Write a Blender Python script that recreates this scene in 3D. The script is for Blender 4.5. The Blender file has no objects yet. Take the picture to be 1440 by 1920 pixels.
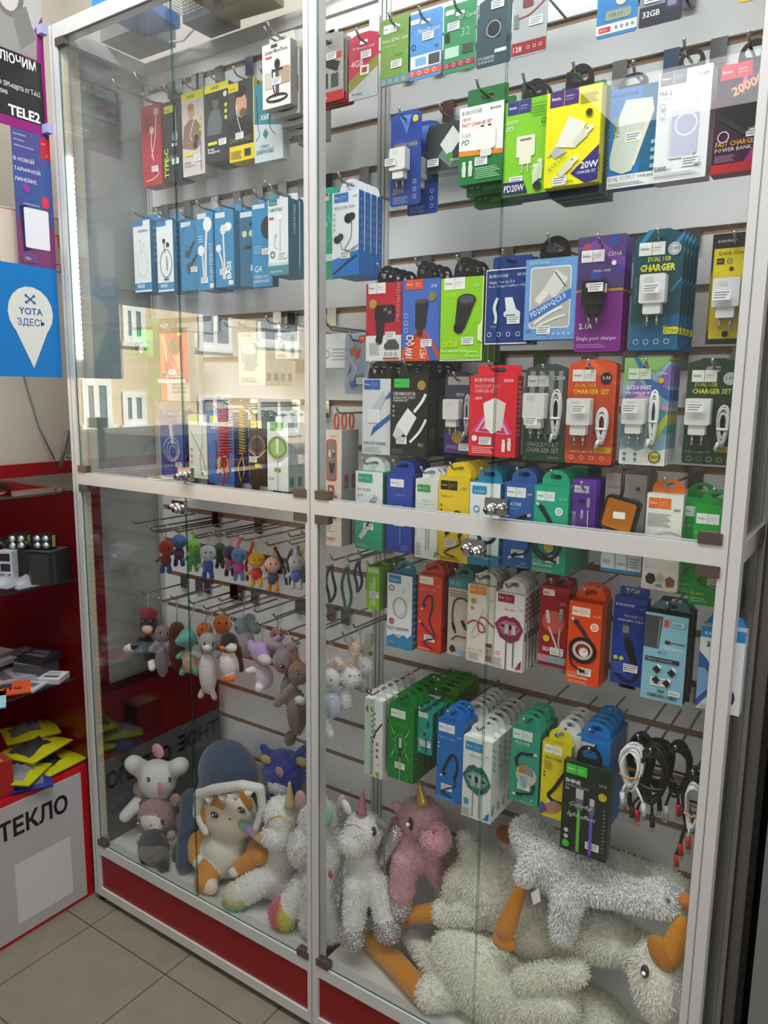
import bpy, bmesh, math, random
from mathutils import Vector, Matrix
random.seed(7)
S = bpy.context.scene
COL = S.collection
# ---------------------------------------------------------------- camera
cam_d = bpy.data.cameras.new('camera'); cam = bpy.data.objects.new('camera', cam_d); COL.objects.link(cam)
cam_d.sensor_fit = 'HORIZONTAL'; cam_d.sensor_width = 36.0; cam_d.lens = 36.0 * 1405.671 / 1440.0
cam_d.clip_start = 0.02; cam_d.clip_end = 200
cam.matrix_world = Matrix([[0.829609, -0.098857, 0.549524, 1.755227], [0.558218, 0.125848, -0.820095, -1.160219], [0.011915, 0.987112, 0.159588, 1.444482], [0.0, 0.0, 0.0, 1.0]])
S.camera = cam
CAMPOS = [1.7552, -1.1602, 1.4445]
S.view_settings.view_transform = 'Standard'; S.view_settings.look = 'None'
S.view_settings.gamma = 1; S.view_settings.use_curve_mapping = False
S.view_settings.exposure = 0.1
S.cycles.transparent_max_bounces = 32
# ---------------------------------------------------------------- world, sun, lamps
W = bpy.data.worlds.new('world'); S.world = W; W.use_nodes = True
nt = W.node_tree; nt.nodes.clear()
wo = nt.nodes.new('ShaderNodeOutputWorld'); bg = nt.nodes.new('ShaderNodeBackground')
sky = nt.nodes.new('ShaderNodeTexSky'); sky.sky_type = 'HOSEK_WILKIE'; sky.turbidity = 3.5
sky.sun_direction = Vector((0.75, -0.25, 0.6)).normalized()
nt.links.new(sky.outputs[0], bg.inputs[0]); bg.inputs[1].default_value = 1.5
nt.links.new(bg.outputs[0], wo.inputs[0])
def lamp(name, kind, loc, energy, col=(1, 1, 1), direction=None, **kw):
    l = bpy.data.lights.new(name, kind); l.energy = energy; l.color = col
    for k, v in kw.items(): setattr(l, k, v)
    o = bpy.data.objects.new(name, l); COL.objects.link(o); o.location = loc
    if direction is not None: o.rotation_euler = Vector(direction).to_track_quat('-Z', 'Y').to_euler()
    return o
lamp('sun', 'SUN', (0, 0, 6), 30.0, (1, .95, .86), (-0.75, 0.25, -0.6), angle=0.01)
lamp('ceiling_lamp_front', 'AREA', (1.0, -0.62, 2.83), 44.0, (.97, .99, 1), (0, 0.12, -1), shape='RECTANGLE', size=2.2, size_y=0.4)
lamp('ceiling_lamp_back', 'AREA', (1.3, -2.7, 2.83), 13.0, (.97, .99, 1), (0, 0, -1), shape='RECTANGLE', size=1.8, size_y=0.6)
lamp('right_fill_light', 'AREA', (3.3, -1.5, 1.35), 14.0, (1, .98, .94), (-.8, .6, -.08), shape='RECTANGLE', size=1.2, size_y=1.7)  # fill lamp added at the right to brighten that side and the geese
# ---------------------------------------------------------------- materials
def lin(c): return tuple(((v/12.92) if v <= .04045 else ((v+.055)/1.055)**2.4) for v in c)
def hexc(h): return lin(tuple(int(h[i:i+2], 16)/255 for i in (0, 2, 4)))
MATS = {}
def M(h, rough=.4, metal=0.0, **kw):
    key = (h, rough, metal, tuple(sorted(kw.items())))
    if key in MATS: return MATS[key]
    m = bpy.data.materials.new('m_' + h); m.use_nodes = True
    b = m.node_tree.nodes['Principled BSDF']; b.inputs['Base Color'].default_value = (*hexc(h), 1)
    b.inputs['Roughness'].default_value = rough; b.inputs['Metallic'].default_value = metal
    if 'noise' in kw or 'bump' in kw:
        n = m.node_tree.nodes.new('ShaderNodeTexNoise'); n.inputs['Scale'].default_value = kw.get('scale', 40); n.inputs['Detail'].default_value = 4
        tc = m.node_tree.nodes.new('ShaderNodeTexCoord'); m.node_tree.links.new(tc.outputs['Object'], n.inputs['Vector'])
        if 'noise' in kw:
            r = m.node_tree.nodes.new('ShaderNodeMixRGB'); r.blend_type = 'MULTIPLY'; r.inputs[1].default_value = (*hexc(h), 1)
            r.inputs[0].default_value = kw['noise']; m.node_tree.links.new(n.outputs['Fac'], r.inputs[2]); m.node_tree.links.new(r.outputs[0], b.inputs['Base Color'])
        if 'bump' in kw:
            bp = m.node_tree.nodes.new('ShaderNodeBump'); bp.inputs['Strength'].default_value = kw['bump']; bp.inputs['Distance'].default_value = .004
            m.node_tree.links.new(n.outputs['Fac'], bp.inputs['Height']); m.node_tree.links.new(bp.outputs[0], b.inputs['Normal'])
    if kw.get('sheen'):
        b.inputs['Sheen Weight'].default_value = kw['sheen']; b.inputs['Sheen Roughness'].default_value = .5
    if kw.get('coat'): b.inputs['Coat Weight'].default_value = kw['coat']; b.inputs['Coat Roughness'].default_value = .08
    if kw.get('emit'):
        b.inputs['Emission Color'].default_value = (*hexc(h), 1); b.inputs['Emission Strength'].default_value = kw['emit']
    MATS[key] = m; return m
def clear_glass(name, tint, ior=1.5, rough=0.0, k=1.0):
    m = bpy.data.materials.new(name); m.use_nodes = True; t = m.node_tree; t.nodes.clear()
    o = t.nodes.new('ShaderNodeOutputMaterial'); mx = t.nodes.new('ShaderNodeMixShader'); tr = t.nodes.new('ShaderNodeBsdfTransparent')
    gl = t.nodes.new('ShaderNodeBsdfGlossy'); fr = t.nodes.new('ShaderNodeFresnel'); fr.inputs[0].default_value = ior
    ge = t.nodes.new('ShaderNodeNewGeometry'); mr = t.nodes.new('ShaderNodeMapRange'); mr.inputs[3].default_value = ior; mr.inputs[4].default_value = 1/ior
    t.links.new(ge.outputs['Backfacing'], mr.inputs[0]); t.links.new(mr.outputs[0], fr.inputs[0])   # a thin pane: both faces reflect alike
    tr.inputs[0].default_value = (*tint, 1); gl.inputs['Roughness'].default_value = rough; gl.inputs[0].default_value = (k, k, k, 1)
    t.links.new(fr.outputs[0], mx.inputs[0]); t.links.new(tr.outputs[0], mx.inputs[1]); t.links.new(gl.outputs[0], mx.inputs[2]); t.links.new(mx.outputs[0], o.inputs[0])
    return m
GLASS = clear_glass('glass', (.975, .985, .98), 1.45)
PLASTIC = clear_glass('clear_plastic', (.95, .95, .95), 1.35, .04)
EDGE = clear_glass('glass_edge', (.16, .42, .36), 1.6, .1)
ALU = M('cccbca', .42, .15); ALUD = M('8e9496', .35, .5); CHROME = M('c9cbcc', .12, 1.0); STEEL = M('9b9d9e', .2, 1.0)
HINGE = M('6b5f58', .35, .6); WHITE = M('eeeeef', .4); BLACK = M('0c0c0d', .35); BROWN = M('a3856a', .7, 0, noise=.3, scale=30)
RED = M('86030b', .35)
def mat_of(c): return c if not isinstance(c, str) else M(c, .38)
# ---------------------------------------------------------------- mesh builder
TEXT = {}
def text_mesh(s, bold=0.0, it=0.0):
    k = (s, bold, it)
    if k in TEXT: return TEXT[k]
    c = bpy.data.curves.new('t', 'FONT'); c.body = s; c.size = 1; c.resolution_u = 1 if len(s) > 6 else 2; c.offset = bold; c.shear = it
    o = bpy.data.objects.new('t', c); COL.objects.link(o); bpy.context.view_layer.update()
    me = o.evaluated_get(bpy.context.evaluated_depsgraph_get()).to_mesh()
    vs = [(v.co.x, v.co.y) for v in me.vertices]; fs = [tuple(p.vertices) for p in me.polygons]
    bpy.data.objects.remove(o); bpy.data.curves.remove(c)
    if vs:
        x0 = min(v[0] for v in vs); x1 = max(v[0] for v in vs); y0 = min(v[1] for v in vs); y1 = max(v[1] for v in vs)
        vs = [(v[0]-x0, v[1]-y0) for v in vs]
    else: x0 = y0 = 0; x1 = y1 = 1
    TEXT[k] = (vs, fs, x1-x0, y1-y0); return TEXT[k]
class MB:
    def __init__(s): s.v = []; s.f = []; s.m = []; s.mats = []; s.sm = []
    def mi(s, c):
        m = mat_of(c)
        if m not in s.mats: s.mats.append(m)
        return s.mats.index(m)
    def add(s, vs, fs, c, smooth=False):
        n = len(s.v); s.v += [tuple(v) for v in vs]; i = s.mi(c)
        for f in fs: s.f.append(tuple(n+k for k in f)); s.m.append(i); s.sm.append(smooth)
        return s
    def box(s, x0, y0, z0, x1, y1, z1, c, cols=None):
        v = [(x0,y0,z0),(x1,y0,z0),(x1,y1,z0),(x0,y1,z0),(x0,y0,z1),(x1,y0,z1),(x1,y1,z1),(x0,y1,z1)]
        F = [(0,1,5,4),(1,2,6,5),(2,3,7,6),(3,0,4,7),(4,5,6,7),(3,2,1,0)]   # front,right,back,left,top,bottom
        for k, f in enumerate(F): s.add([v[i] for i in f], [(0,1,2,3)], cols[k] if cols else c)
        return s
    def rbox(s, x0, y0, z0, x1, y1, z1, r, c, seg=3):
        # box with rounded vertical-plane corners (outline in xz, depth in y)
        s.prism(rrect(x0, z0, x1, z1, r, seg), y0, y1, c); return s
    def prism(s, pts, y0, y1, c, cs=None, tr=None):
        n = len(pts); a = [(p[0], y0, p[1]) for p in pts]; b = [(p[0], y1, p[1]) for p in pts]
        if tr: a = [tr(p) for p in a]; b = [tr(p) for p in b]
        s.add(a, [tuple(range(n))], c); s.add(b, [tuple(reversed(range(n)))], c)
        for i in range(n):
            j = (i+1) % n; s.add([a[i], b[i], b[j], a[j]], [(0,1,2,3)], cs or c)
        return s
    def tube(s, path, r, c, n=6, closed=False, cap=True, r2=None):
        P = [Vector(p) for p in path]; m = len(P); rings = []
        up = Vector((0.13, .21, 1)).normalized(); vs = []
        prev = None
        for i, p in enumerate(P):
            a = P[(i-1) % m] if closed else P[max(i-1, 0)]; b = P[(i+1) % m] if closed else P[min(i+1, m-1)]
            t = (b-a)
            if t.length < 1e-9: t = Vector((0,0,1))
            t.normalize()
            if prev is None: u = t.cross(up); u = u if u.length > .1 else t.cross(Vector((1,0,0)))
            else: u = prev - t*prev.dot(t)
            u.normalize(); prev = u; w = t.cross(u)
            rr = r if r2 is None else r+(r2-r)*i/max(m-1, 1)
            for k in range(n):
                an = 2*math.pi*k/n; vs.append(p + (u*math.cos(an)+w*math.sin(an))*rr)
        fs = []
        for i in range(m if closed else m-1):
            j = (i+1) % m
            for k in range(n): k2 = (k+1) % n; fs.append((i*n+k, i*n+k2, j*n+k2, j*n+k))
        if cap and not closed: fs.append(tuple(reversed(range(n)))); fs.append(tuple(range((m-1)*n, m*n)))
        s.add(vs, fs, c, True); return s
    def sphere(s, c0, r, c, nu=14, nv=9, rot=None):
        if not hasattr(r, '__len__'): r = (r, r, r)
        vs = []; fs = []
        for i in range(nv+1):
            th = math.pi*i/nv
            for j in range(nu):
                ph = 2*math.pi*j/nu; p = Vector((r[0]*math.sin(th)*math.cos(ph), r[1]*math.sin(th)*math.sin(ph), r[2]*math.cos(th)))
                if rot is not None: p = rot @ p
                vs.append(p+Vector(c0))
        for i in range(nv):
            for j in range(nu): j2 = (j+1) % nu; fs.append((i*nu+j, (i+1)*nu+j, (i+1)*nu+j2, i*nu+j2))
        s.add(vs, fs, c, True); return s
    def text(s, txt, u, v, height, c, tr, maxw=None, bold=0.0, rot=0, cen=False, it=0):
        vs, fs, tw, th = text_mesh(txt, bold, it); k = height/0.84
        if maxw and tw*k > maxw: kx = maxw/tw
        else: kx = k
        if maxw and tw*k < maxw*.5: pass
        ca, sa = math.cos(rot), math.sin(rot); o = -tw*kx/2 if cen else 0
        s.add([tr((u+(x*kx+o)*ca-(y*k)*sa, v+(x*kx+o)*sa+(y*k)*ca)) for x, y in vs], fs, c); return s
    def build(s, name, parent=None, loc=(0,0,0), label=None):
        me = bpy.data.meshes.new(name); me.from_pydata(s.v, [], s.f)
        for m in s.mats: me.materials.append(m)
        me.polygons.foreach_set('material_index', s.m); me.polygons.foreach_set('use_smooth', s.sm); me.update()
        o = bpy.data.objects.new(name, me); COL.objects.link(o); o.location = loc
        if parent is not None: o.parent = parent
        if label: o['label'] = label
        return o
def rrect(x0, z0, x1, z1, r, seg=3):
    pts = []
    r = min(r, (x1-x0)/2-1e-5, (z1-z0)/2-1e-5)
    for cx, cz, a0 in ((x1-r, z0+r, -90), (x1-r, z1-r, 0), (x0+r, z1-r, 90), (x0+r, z0+r, 180)):
        for k in range(seg+1):
            a = math.radians(a0+90*k/seg); pts.append((cx+r*math.cos(a), cz+r*math.sin(a)))
    return pts
def circ(x, z, r, n=16, rz=None): return [(x+r*math.cos(2*math.pi*k/n), z+(rz or r)*math.sin(2*math.pi*k/n)) for k in range(n)]
def thing(name, label, cat, loc=(0,0,0), group=None, rot=None):
    o = bpy.data.objects.new(name, None); COL.objects.link(o); o.location = loc; o.empty_display_size = .02
    o['label'] = label; o['category'] = cat
    if group: o['group'] = group
    if rot: o.rotation_euler = rot
    return o
def tag(o, label, cat, group=None):
    o['label'] = label; o['category'] = cat
    if group: o['group'] = group
    return o
def struct(o): o['kind'] = 'structure'; return o
def dup(root, loc, label):
    def cp(o, par):
        c = o.copy(); COL.objects.link(c); c.parent = par
        for ch in o.children: cp(ch, c)
        return c
    c = cp(root, None); c.location = loc; c['label'] = label; return c
def holed_plate(outer, holes, y0, y1, c):
    """a sheet with through holes: outline and holes in the xz plane, thickness along y"""
    bm = bmesh.new(); loops = []
    for L in [outer]+holes:
        vs = [bm.verts.new((p[0], 0, p[1])) for p in L]; loops.append(vs)
        for i in range(len(vs)): bm.edges.new((vs[i], vs[(i+1) % len(vs)]))
    bmesh.ops.triangle_fill(bm, use_beauty=True, use_dissolve=False, edges=bm.edges[:], normal=(0, -1, 0))
    bm.verts.index_update(); fs = [[v.index for v in f.verts] for f in bm.faces]; vs = [v.co.copy() for v in bm.verts]; bm.free()
    b = MB(); b.add([(v.x, y0, v.z) for v in vs], fs, c); b.add([(v.x, y1, v.z) for v in vs], [f[::-1] for f in fs], c)
    for L in [outer]+holes:
        n = len(L)
        for i in range(n):
            p, q = L[i], L[(i+1) % n]; b.add([(p[0], y0, p[1]), (p[0], y1, p[1]), (q[0], y1, q[1]), (q[0], y0, q[1])], [(0,1,2,3)], c)
    return b
# ---------------------------------------------------------------- printed artwork on a flat face
def art(b, ops, w, h, tr3, e0=0.0002):
    """ops in fractions: u across the width, v up the height; sizes in fractions of the width"""
    e = e0
    for op in ops:
        e += .00009; k = op[0]
        def tr(p, e=e): return tr3(p[0], p[1], e)
        if k == 'r':
            _, u0, v0, u1, v1, c = op; b.add([tr((u0*w, v0*h)), tr((u1*w, v0*h)), tr((u1*w, v1*h)), tr((u0*w, v1*h))], [(0,1,2,3)], c)
        elif k == 'rr':
            _, u0, v0, u1, v1, r, c = op; P = rrect(u0*w, v0*h, u1*w, v1*h, r*w); b.add([tr(p) for p in P], [tuple(range(len(P)))], c)
        elif k == 'p':
            P = [(p[0]*w, p[1]*h) for p in op[1]]; b.add([tr(p) for p in P], [tuple(range(len(P)))], op[2])
        elif k == 'c':
            _, u, v, r, c = op[:5]; P = circ(u*w, v*h, r*w, 18, (op[5] if len(op) > 5 else r)*w); b.add([tr(p) for p in P], [tuple(range(18))], c)
        elif k == 'o':
            _, u, v, r, th, c = op[:6]; ru = op[6] if len(op) > 6 else r; n = 22; P = []
            for i in range(n):
                a = 2*math.pi*i/n; P.append((u*w+math.cos(a)*(r+th/2)*w, v*h+math.sin(a)*(ru+th/2)*w)); P.append((u*w+math.cos(a)*(r-th/2)*w, v*h+math.sin(a)*(ru-th/2)*w))
            b.add([tr(p) for p in P], [(2*i, (2*i+2) % (2*n), (2*i+3) % (2*n), 2*i+1) for i in range(n)], c)
        elif k == 'l':
            P = [Vector((p[0]*w, p[1]*h)) for p in op[1]]; th = op[2]*w/2; V = []
            if len(op) > 4: P = smooth2(P)
            for i, p in enumerate(P):
                d = P[min(i+1, len(P)-1)]-P[max(i-1, 0)]; d.normalize(); nn = Vector((-d.y, d.x)); V += [p+nn*th, p-nn*th]
            b.add([tr(p) for p in V], [(2*i+1, 2*i+3, 2*i+2, 2*i) for i in range(len(P)-1)], op[3])
        elif k == 't':
            _, u, v, hh, s, c = op[:6]; kw = op[6] if len(op) > 6 else {}
            kw = dict(kw); mw = kw.pop('mw', None); b.text(s, u*w, v*h, hh*w, c, tr, maxw=(mw*w if mw else None), **kw)
        elif k == 'x':      # small print as thin ruled lines
            _, u0, v0, u1, v1, n, c = op
            for i in range(n):
                z = v0+(v1-v0)*(i+.3)/n; z2 = z+(v1-v0)*.4/n; uu = u1-(u1-u0)*(.25*((i*7) % 3)/3)
                b.add([tr((u0*w, z*h)), tr((uu*w, z*h)), tr((uu*w, z2*h)), tr((u0*w, z2*h))], [(0,1,2,3)], c)
        elif k == 'h':      # two brand squares
            _, u, v, sz, c, tc = op; g = sz*.04; hz = sz*w/h
            art(b, [('r', u, v, u+sz, v+hz, c), ('r', u+sz+g, v, u+2*sz+g, v+hz, c), ('t', u+sz*.14, v+hz*.42, sz*.26, 'hoco.', tc, dict(mw=sz*.72, bold=.02)),
                    ('t', u+sz*1.14, v+hz*.52, sz*.12, 'PREMIUM', tc, dict(mw=sz*.76)), ('t', u+sz*1.14, v+hz*.32, sz*.1, 'PRODUCT', tc, dict(mw=sz*.6))], w, h, tr3, e)
            e += .0005
        elif k == 'usb':    # plug picture: u,v, length, angle, shell colour, cable colour
            _, u, v, L, ang, c1, c2 = op; ca, sa = math.cos(math.radians(ang)), math.sin(math.radians(ang))
            def q(a, bb): return ((u*w+(a*ca-bb*sa)*L*w)/w, (v*h+(a*sa+bb*ca)*L*w)/h)
            art(b, [('p', [q(-.5,-.13), q(.15,-.17), q(.15,.17), q(-.5,.13)], c2), ('p', [q(.15,-.12), q(.5,-.12), q(.5,.12), q(.15,.12)], c1),
                    ('p', [q(.25,.03), q(.33,.03), q(.33,.08), q(.25,.08)], '444444')], w, h, tr3, e); e += .0004
        elif k == 'chg':    # printed charger picture with prongs down
            _, u, v, s_, c = op; g = s_*w/h
            art(b, [('rr', u-s_*.5, v, u+s_*.5, v+g*1.0, .04, c), ('r', u-s_*.32, v-g*.35, u+s_*.32, v, c), ('r', u-s_*.2, v-g*.75, u-s_*.12, v-g*.35, 'c0c0bc'),
                    ('r', u+s_*.12, v-g*.75, u+s_*.2, v-g*.35, 'c0c0bc'), ('rr', u-s_*.3, v+g*.78, u+s_*.3, v+g*.86, .01, '707478')], w, h, tr3, e); e += .0006
def smooth2(P):
    out = []; n = len(P)
    for i in range(n-1):
        p0, p1, p2, p3 = P[max(i-1, 0)], P[i], P[i+1], P[min(i+2, n-1)]
        for k in range(5):
            t = k/5; out.append(0.5*((2*p1)+(p2-p0)*t+(2*p0-5*p1+4*p2-p3)*t*t+(3*p1-p0-3*p2+p3)*t*t*t))
    out.append(P[-1]); return out

# ================================================================ the room
def plane_mat(name, build):
    m = bpy.data.materials.new(name); m.use_nodes = True; build(m.node_tree, m.node_tree.nodes['Principled BSDF']); return m
def tiles(t, b):
    tc = t.nodes.new('ShaderNodeTexCoord'); mp = t.nodes.new('ShaderNodeMapping'); mp.inputs['Location'].default_value = (-.085, .076, 0)
    br = t.nodes.new('ShaderNodeTexBrick'); br.offset = 0; br.inputs['Scale'].default_value = 1; br.inputs['Brick Width'].default_value = .303; br.inputs['Row Height'].default_value = .303
    br.inputs['Mortar Size'].default_value = .0018; br.inputs['Mortar Smooth'].default_value = .2
    br.inputs['Color1'].default_value = (*hexc('8a8272'), 1); br.inputs['Color2'].default_value = (*hexc('837b6c'), 1); br.inputs['Mortar'].default_value = (*hexc('4a443c'), 1)
    n = t.nodes.new('ShaderNodeTexNoise'); n.inputs['Scale'].default_value = 14; n.inputs['Detail'].default_value = 6
    mx = t.nodes.new('ShaderNodeMixRGB'); mx.blend_type = 'MULTIPLY'; mx.inputs[0].default_value = .3
    t.links.new(tc.outputs['Object'], mp.inputs[0]); t.links.new(mp.outputs[0], br.inputs['Vector']); t.links.new(tc.outputs['Object'], n.inputs['Vector'])
    t.links.new(br.outputs[0], mx.inputs[1]); t.links.new(n.outputs[0], mx.inputs[2]); t.links.new(mx.outputs[0], b.inputs['Base Color']); b.inputs['Roughness'].default_value = .42
FLOORM = plane_mat('floor_tiles', tiles)
WALLM = M('dcd5c8', .7, 0, noise=.12, scale=6); WALLW = M('cfcbc8', .7, 0, noise=.1, scale=5)
struct(MB().box(-.75, -4, -.1, 4, .9, 0, FLOORM).build('floor'))
struct(MB().box(-.75, -4, 2.9, 4, .9, 3.0, 'f0f0ee').build('ceiling'))
struct(MB().box(-.75, .34, 0, 1.62, .44, 2.9, WALLM).build('wall_back'))
struct(MB().box(4, -4, 0, 4.1, .9, 2.9, WALLM).build('wall_right'))
struct(MB().box(-.75, -4.1, 0, 4, -4, 2.9, WALLM).build('wall_front'))
wl = MB()
WIN = (-1.6, -.27, 1.14, 1.77)     # street window: from y, to y, sill, head
wl.box(-.55, -4, 0, -.42, WIN[0], 2.9, WALLW); wl.box(-.55, WIN[1], 0, -.42, .34, 2.9, WALLM)
wl.box(-.55, WIN[0], 0, -.42, WIN[1], WIN[2], WALLW); wl.box(-.55, WIN[0], WIN[3], -.42, WIN[1], 2.9, WALLW)
struct(wl.build('wall_left'))
wf = MB()
for y in (WIN[0], WIN[1]-.05): wf.box(-.52, y, WIN[2], -.46, y+.05, WIN[3], 'eceeee')
wf.box(-.52, WIN[0], WIN[2], -.46, WIN[1], WIN[2]+.04, 'eceeee'); wf.box(-.52, WIN[0], WIN[3]-.04, -.46, WIN[1], WIN[3], 'eceeee')
window = struct(wf.build('window_1'))
wg = MB().box(-.495, WIN[0]+.02, WIN[2]+.02, -.49, WIN[1]-.02, WIN[3]-.02, GLASS).build('window_pane', window)
# ---- the street behind the window: brick house and a parked car
def bricks(t, b):
    tc = t.nodes.new('ShaderNodeTexCoord'); mp = t.nodes.new('ShaderNodeMapping'); mp.inputs['Rotation'].default_value = (0, math.radians(90), math.radians(90))
    sx = t.nodes.new('ShaderNodeSeparateXYZ'); cb = t.nodes.new('ShaderNodeCombineXYZ')
    br = t.nodes.new('ShaderNodeTexBrick'); br.inputs['Scale'].default_value = 1; br.inputs['Brick Width'].default_value = .26; br.inputs['Row Height'].default_value = .085
    br.inputs['Mortar Size'].default_value = .006; br.inputs['Color1'].default_value = (*hexc('e6d3ac'), 1); br.inputs['Color2'].default_value = (*hexc('dcc498'), 1); br.inputs['Mortar'].default_value = (*hexc('e0d6c0'), 1)
    t.links.new(tc.outputs['Object'], sx.inputs[0]); t.links.new(sx.outputs[1], cb.inputs[0]); t.links.new(sx.outputs[2], cb.inputs[1]); t.links.new(cb.outputs[0], br.inputs['Vector']); t.links.new(br.outputs[0], b.inputs['Base Color'])
BR = plane_mat('yellow_brick', bricks)
HW = [(4.15, 5.04, 0.91, 2.1, [4.55]), (2.93, 3.68, 3.15, 4.15, [3.25]), (3.01, 3.8, 0.87, 1.78, [3.35]), (-0.43, 0.95, 3.14, 4.31, [0.21]), (-3.77, -1.6, 3.41, 4.52, [-2.73]), (-3.74, -1.54, 0.39, 1.63, [-2.69]), (-0.35, 1.05, 0.69, 1.71, [0.3])]
house = thing('brick_house', 'yellow brick house with white framed windows across the street, seen mirrored in door glass', 'building', (-16, -16, -.45))
MB().box(-.4, -14, 0, 0, 12, 9, BR).build('wall', house)
def house_window(y0, y1, z0, z1, mull):
    f = MB()
    f.box(0, y0, z0, .06, y1, z0+.16, 'f4f4f2'); f.box(0, y0, z1-.16, .06, y1, z1, 'f4f4f2')
    for y in [y0, y1-.16]+mull: f.box(0, y, z0+.16, .055, y+.16, z1-.16, 'f4f4f2')
    f.box(0, y0-.1, z0-.12, .12, y1+.1, z0, 'e8e8e6')
    o = f.build('window', house); MB().box(.005, y0+.05, z0+.05, .02, y1-.05, z1-.05, M('6f8088', .1)).build('pane', o)
for a in HW: house_window(*a)
MB().box(0, -14, 0, .05, 12, .35, 'e9dcc6').build('plinth', house)
car = thing('parked_car', 'dark grey parked car on the street, seen mirrored in door glass', 'car', (-5.6, -5.1, -.45))
pr = [(-2.1,.35),(2.1,.35),(2.15,.75),(1.5,.95),(.9,1.38),(-.9,1.4),(-1.5,1.0),(-2.1,.85)]
cb_ = MB(); n_ = len(pr)
for s_, e_ in ((-.85, .85),):
    cb_.add([(s_, p[0], p[1]) for p in pr], [tuple(range(n_))], '3f4447'); cb_.add([(e_, p[0], p[1]) for p in pr], [tuple(reversed(range(n_)))], '3f4447')
    for i in range(n_): p, q = pr[i], pr[(i+1) % n_]; cb_.add([(s_, *p), (e_, *p), (e_, *q), (s_, *q)], [(0,1,2,3)], '3f4447')
cb_.build('body', car)
MB().box(.86, -.85, .98, .87, .85, 1.3, M('20262a', .1)).build('side_window', car)
for y in (-1.3, 1.3):
    for x in (-.8, .8): MB().tube([(x-.1, y, .33), (x+.1, y, .33)], .33, '101010', 20).build('wheel', car)
struct(MB().box(-30, -30, -.55, -.56, 20, -.45, M('8a8884', .8)).build('ground'))
# ================================================================ display cabinet
CAB = thing('display_cabinet', 'tall aluminium and glass display cabinet with slatwall back and red base panels', 'display cabinet', (0, 0, 0))
XP = (0.0, .785, 1.5657); PW = .03; ZT = 2.257; ZTT = 2.29; ZM0 = 1.197; ZM1 = 1.228; DB = .30
def prof(x0, y0, z0, x1, y1, z1, b):
    b.box(x0, y0, z0, x1, y1, z1, ALU)
fr = MB()
for x in XP:
    fr.box(x, 0, .02, x+PW, .03, ZTT, ALU); 
    fr.box(x+.012, -.0006, .02, x+.0135, 0, ZTT, ALUD)
    fr.box(x+.004, .03, .02, x+.026, .034, ZTT, ALUD)
fr.build('front_post', CAB).data.update()
fb = MB()
for x in (0.0, .773, 1.5657):
    for dx in (0, .011, .022): fb.box(x+dx, .262, .17, x+dx+.008, .30, ZTT, ALU)
    fb.box(x+.008, .27, .17, x+.022, .298, ZTT, ALUD)
fb.build('rear_post', CAB)
for i in range(2):
    x0, x1 = XP[i]+PW, XP[i+1]
    MB().box(x0, 0, ZM0, x1, .028, ZM1, ALU).build('middle_rail', CAB)
    MB().box(x0, 0, ZT, x1, .03, ZTT, ALU).build('top_rail', CAB)
    MB().box(x0, 0, .15, x1, .03, .179, ALU).build('lower_rail', CAB)
    MB().box(x0, 0, .02, x1, .03, .045, ALU).build('base_rail', CAB)
    MB().box(x0, .26, ZT, x1, .29, ZTT, ALU).build('rear_top_rail', CAB)
    MB().box(x0, .006, .045, x1, .012, .15, RED).build('base_panel', CAB, label='dark red panel under the doors')
    MB().box(x0, .03, .16, x1, .262, .175, M('dfdfd8', .3)).build('bottom_shelf', CAB)
    MB().box(XP[i]+.004, .004, ZTT, XP[i+1]+.02, .296, ZTT+.006, GLASS).build('glass_roof', CAB)
for x in (0.0, 1.5657):
    for z0, z1 in ((ZT, ZTT), (ZM0, ZM1), (.15, .179), (.02, .045)): MB().box(x+.002, .03, z0, x+.028, .262, z1, ALU).build('side_rail', CAB)
    sx = x+.008 if x == 0 else x+.018
    MB().box(sx, .03, ZM1, sx+.005, .262, ZT, GLASS).build('side_glass', CAB); MB().box(sx, .03, .179, sx+.005, .262, ZM0, GLASS).build('side_glass', CAB)
MB().box(.004, .075, ZM1, .007, .262, ZT, M('a4a8a6', .5)).build('side_board', CAB, label='grey board behind the left side glass'); MB().box(.004, .075, .179, .007, .262, ZM0, M('9da09e', .5)).build('side_board', CAB, label='grey board behind the left side glass')
MB().box(.004, .048, .179, .007, .075, ZM0, M('7a101c', .4)).build('side_strip', CAB, label='dark red strip behind the left side glass'); MB().box(.004, .034, ZM1, .007, .075, ZT, M('e0d8c8', .6)).build('side_strip', CAB, label='cream strip behind the led strip')
for x in (.015, .8, 1.58):
    for y in (.02, .28): MB().tube([(x, y, 0), (x, y, .02)], .013, '111111', 12).build('foot', CAB)
# slatwall
GZ = [2.2193, 2.1155, 2.0193, 1.9226, 1.823, 1.7225, 1.6265, 1.5202, 1.4139, 1.3111, 1.2084, 1.1056, 1.0089, 0.9122, 0.8156, 0.7179, 0.6202, 0.526, 0.4257, 0.3257]
for i in range(2):
    x0, x1 = ((.03, .773), (.803, 1.5657))[i]
    b = MB(); zs = sorted(GZ); lo = .17
    for g in zs:
        b.box(x0, .266, lo, x1, .281, g-.0075, WHITE); lo = g+.0075
        b.box(x0, .266, g-.0078, x1, .2675, g-.0066, 'f4f4f2')
    b.box(x0, .266, lo, x1, .281, ZT, WHITE)
    b.box(x0, .2725, .17, x1, .29, ZT, BROWN)
    b.build('slatwall_panel', CAB)
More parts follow.
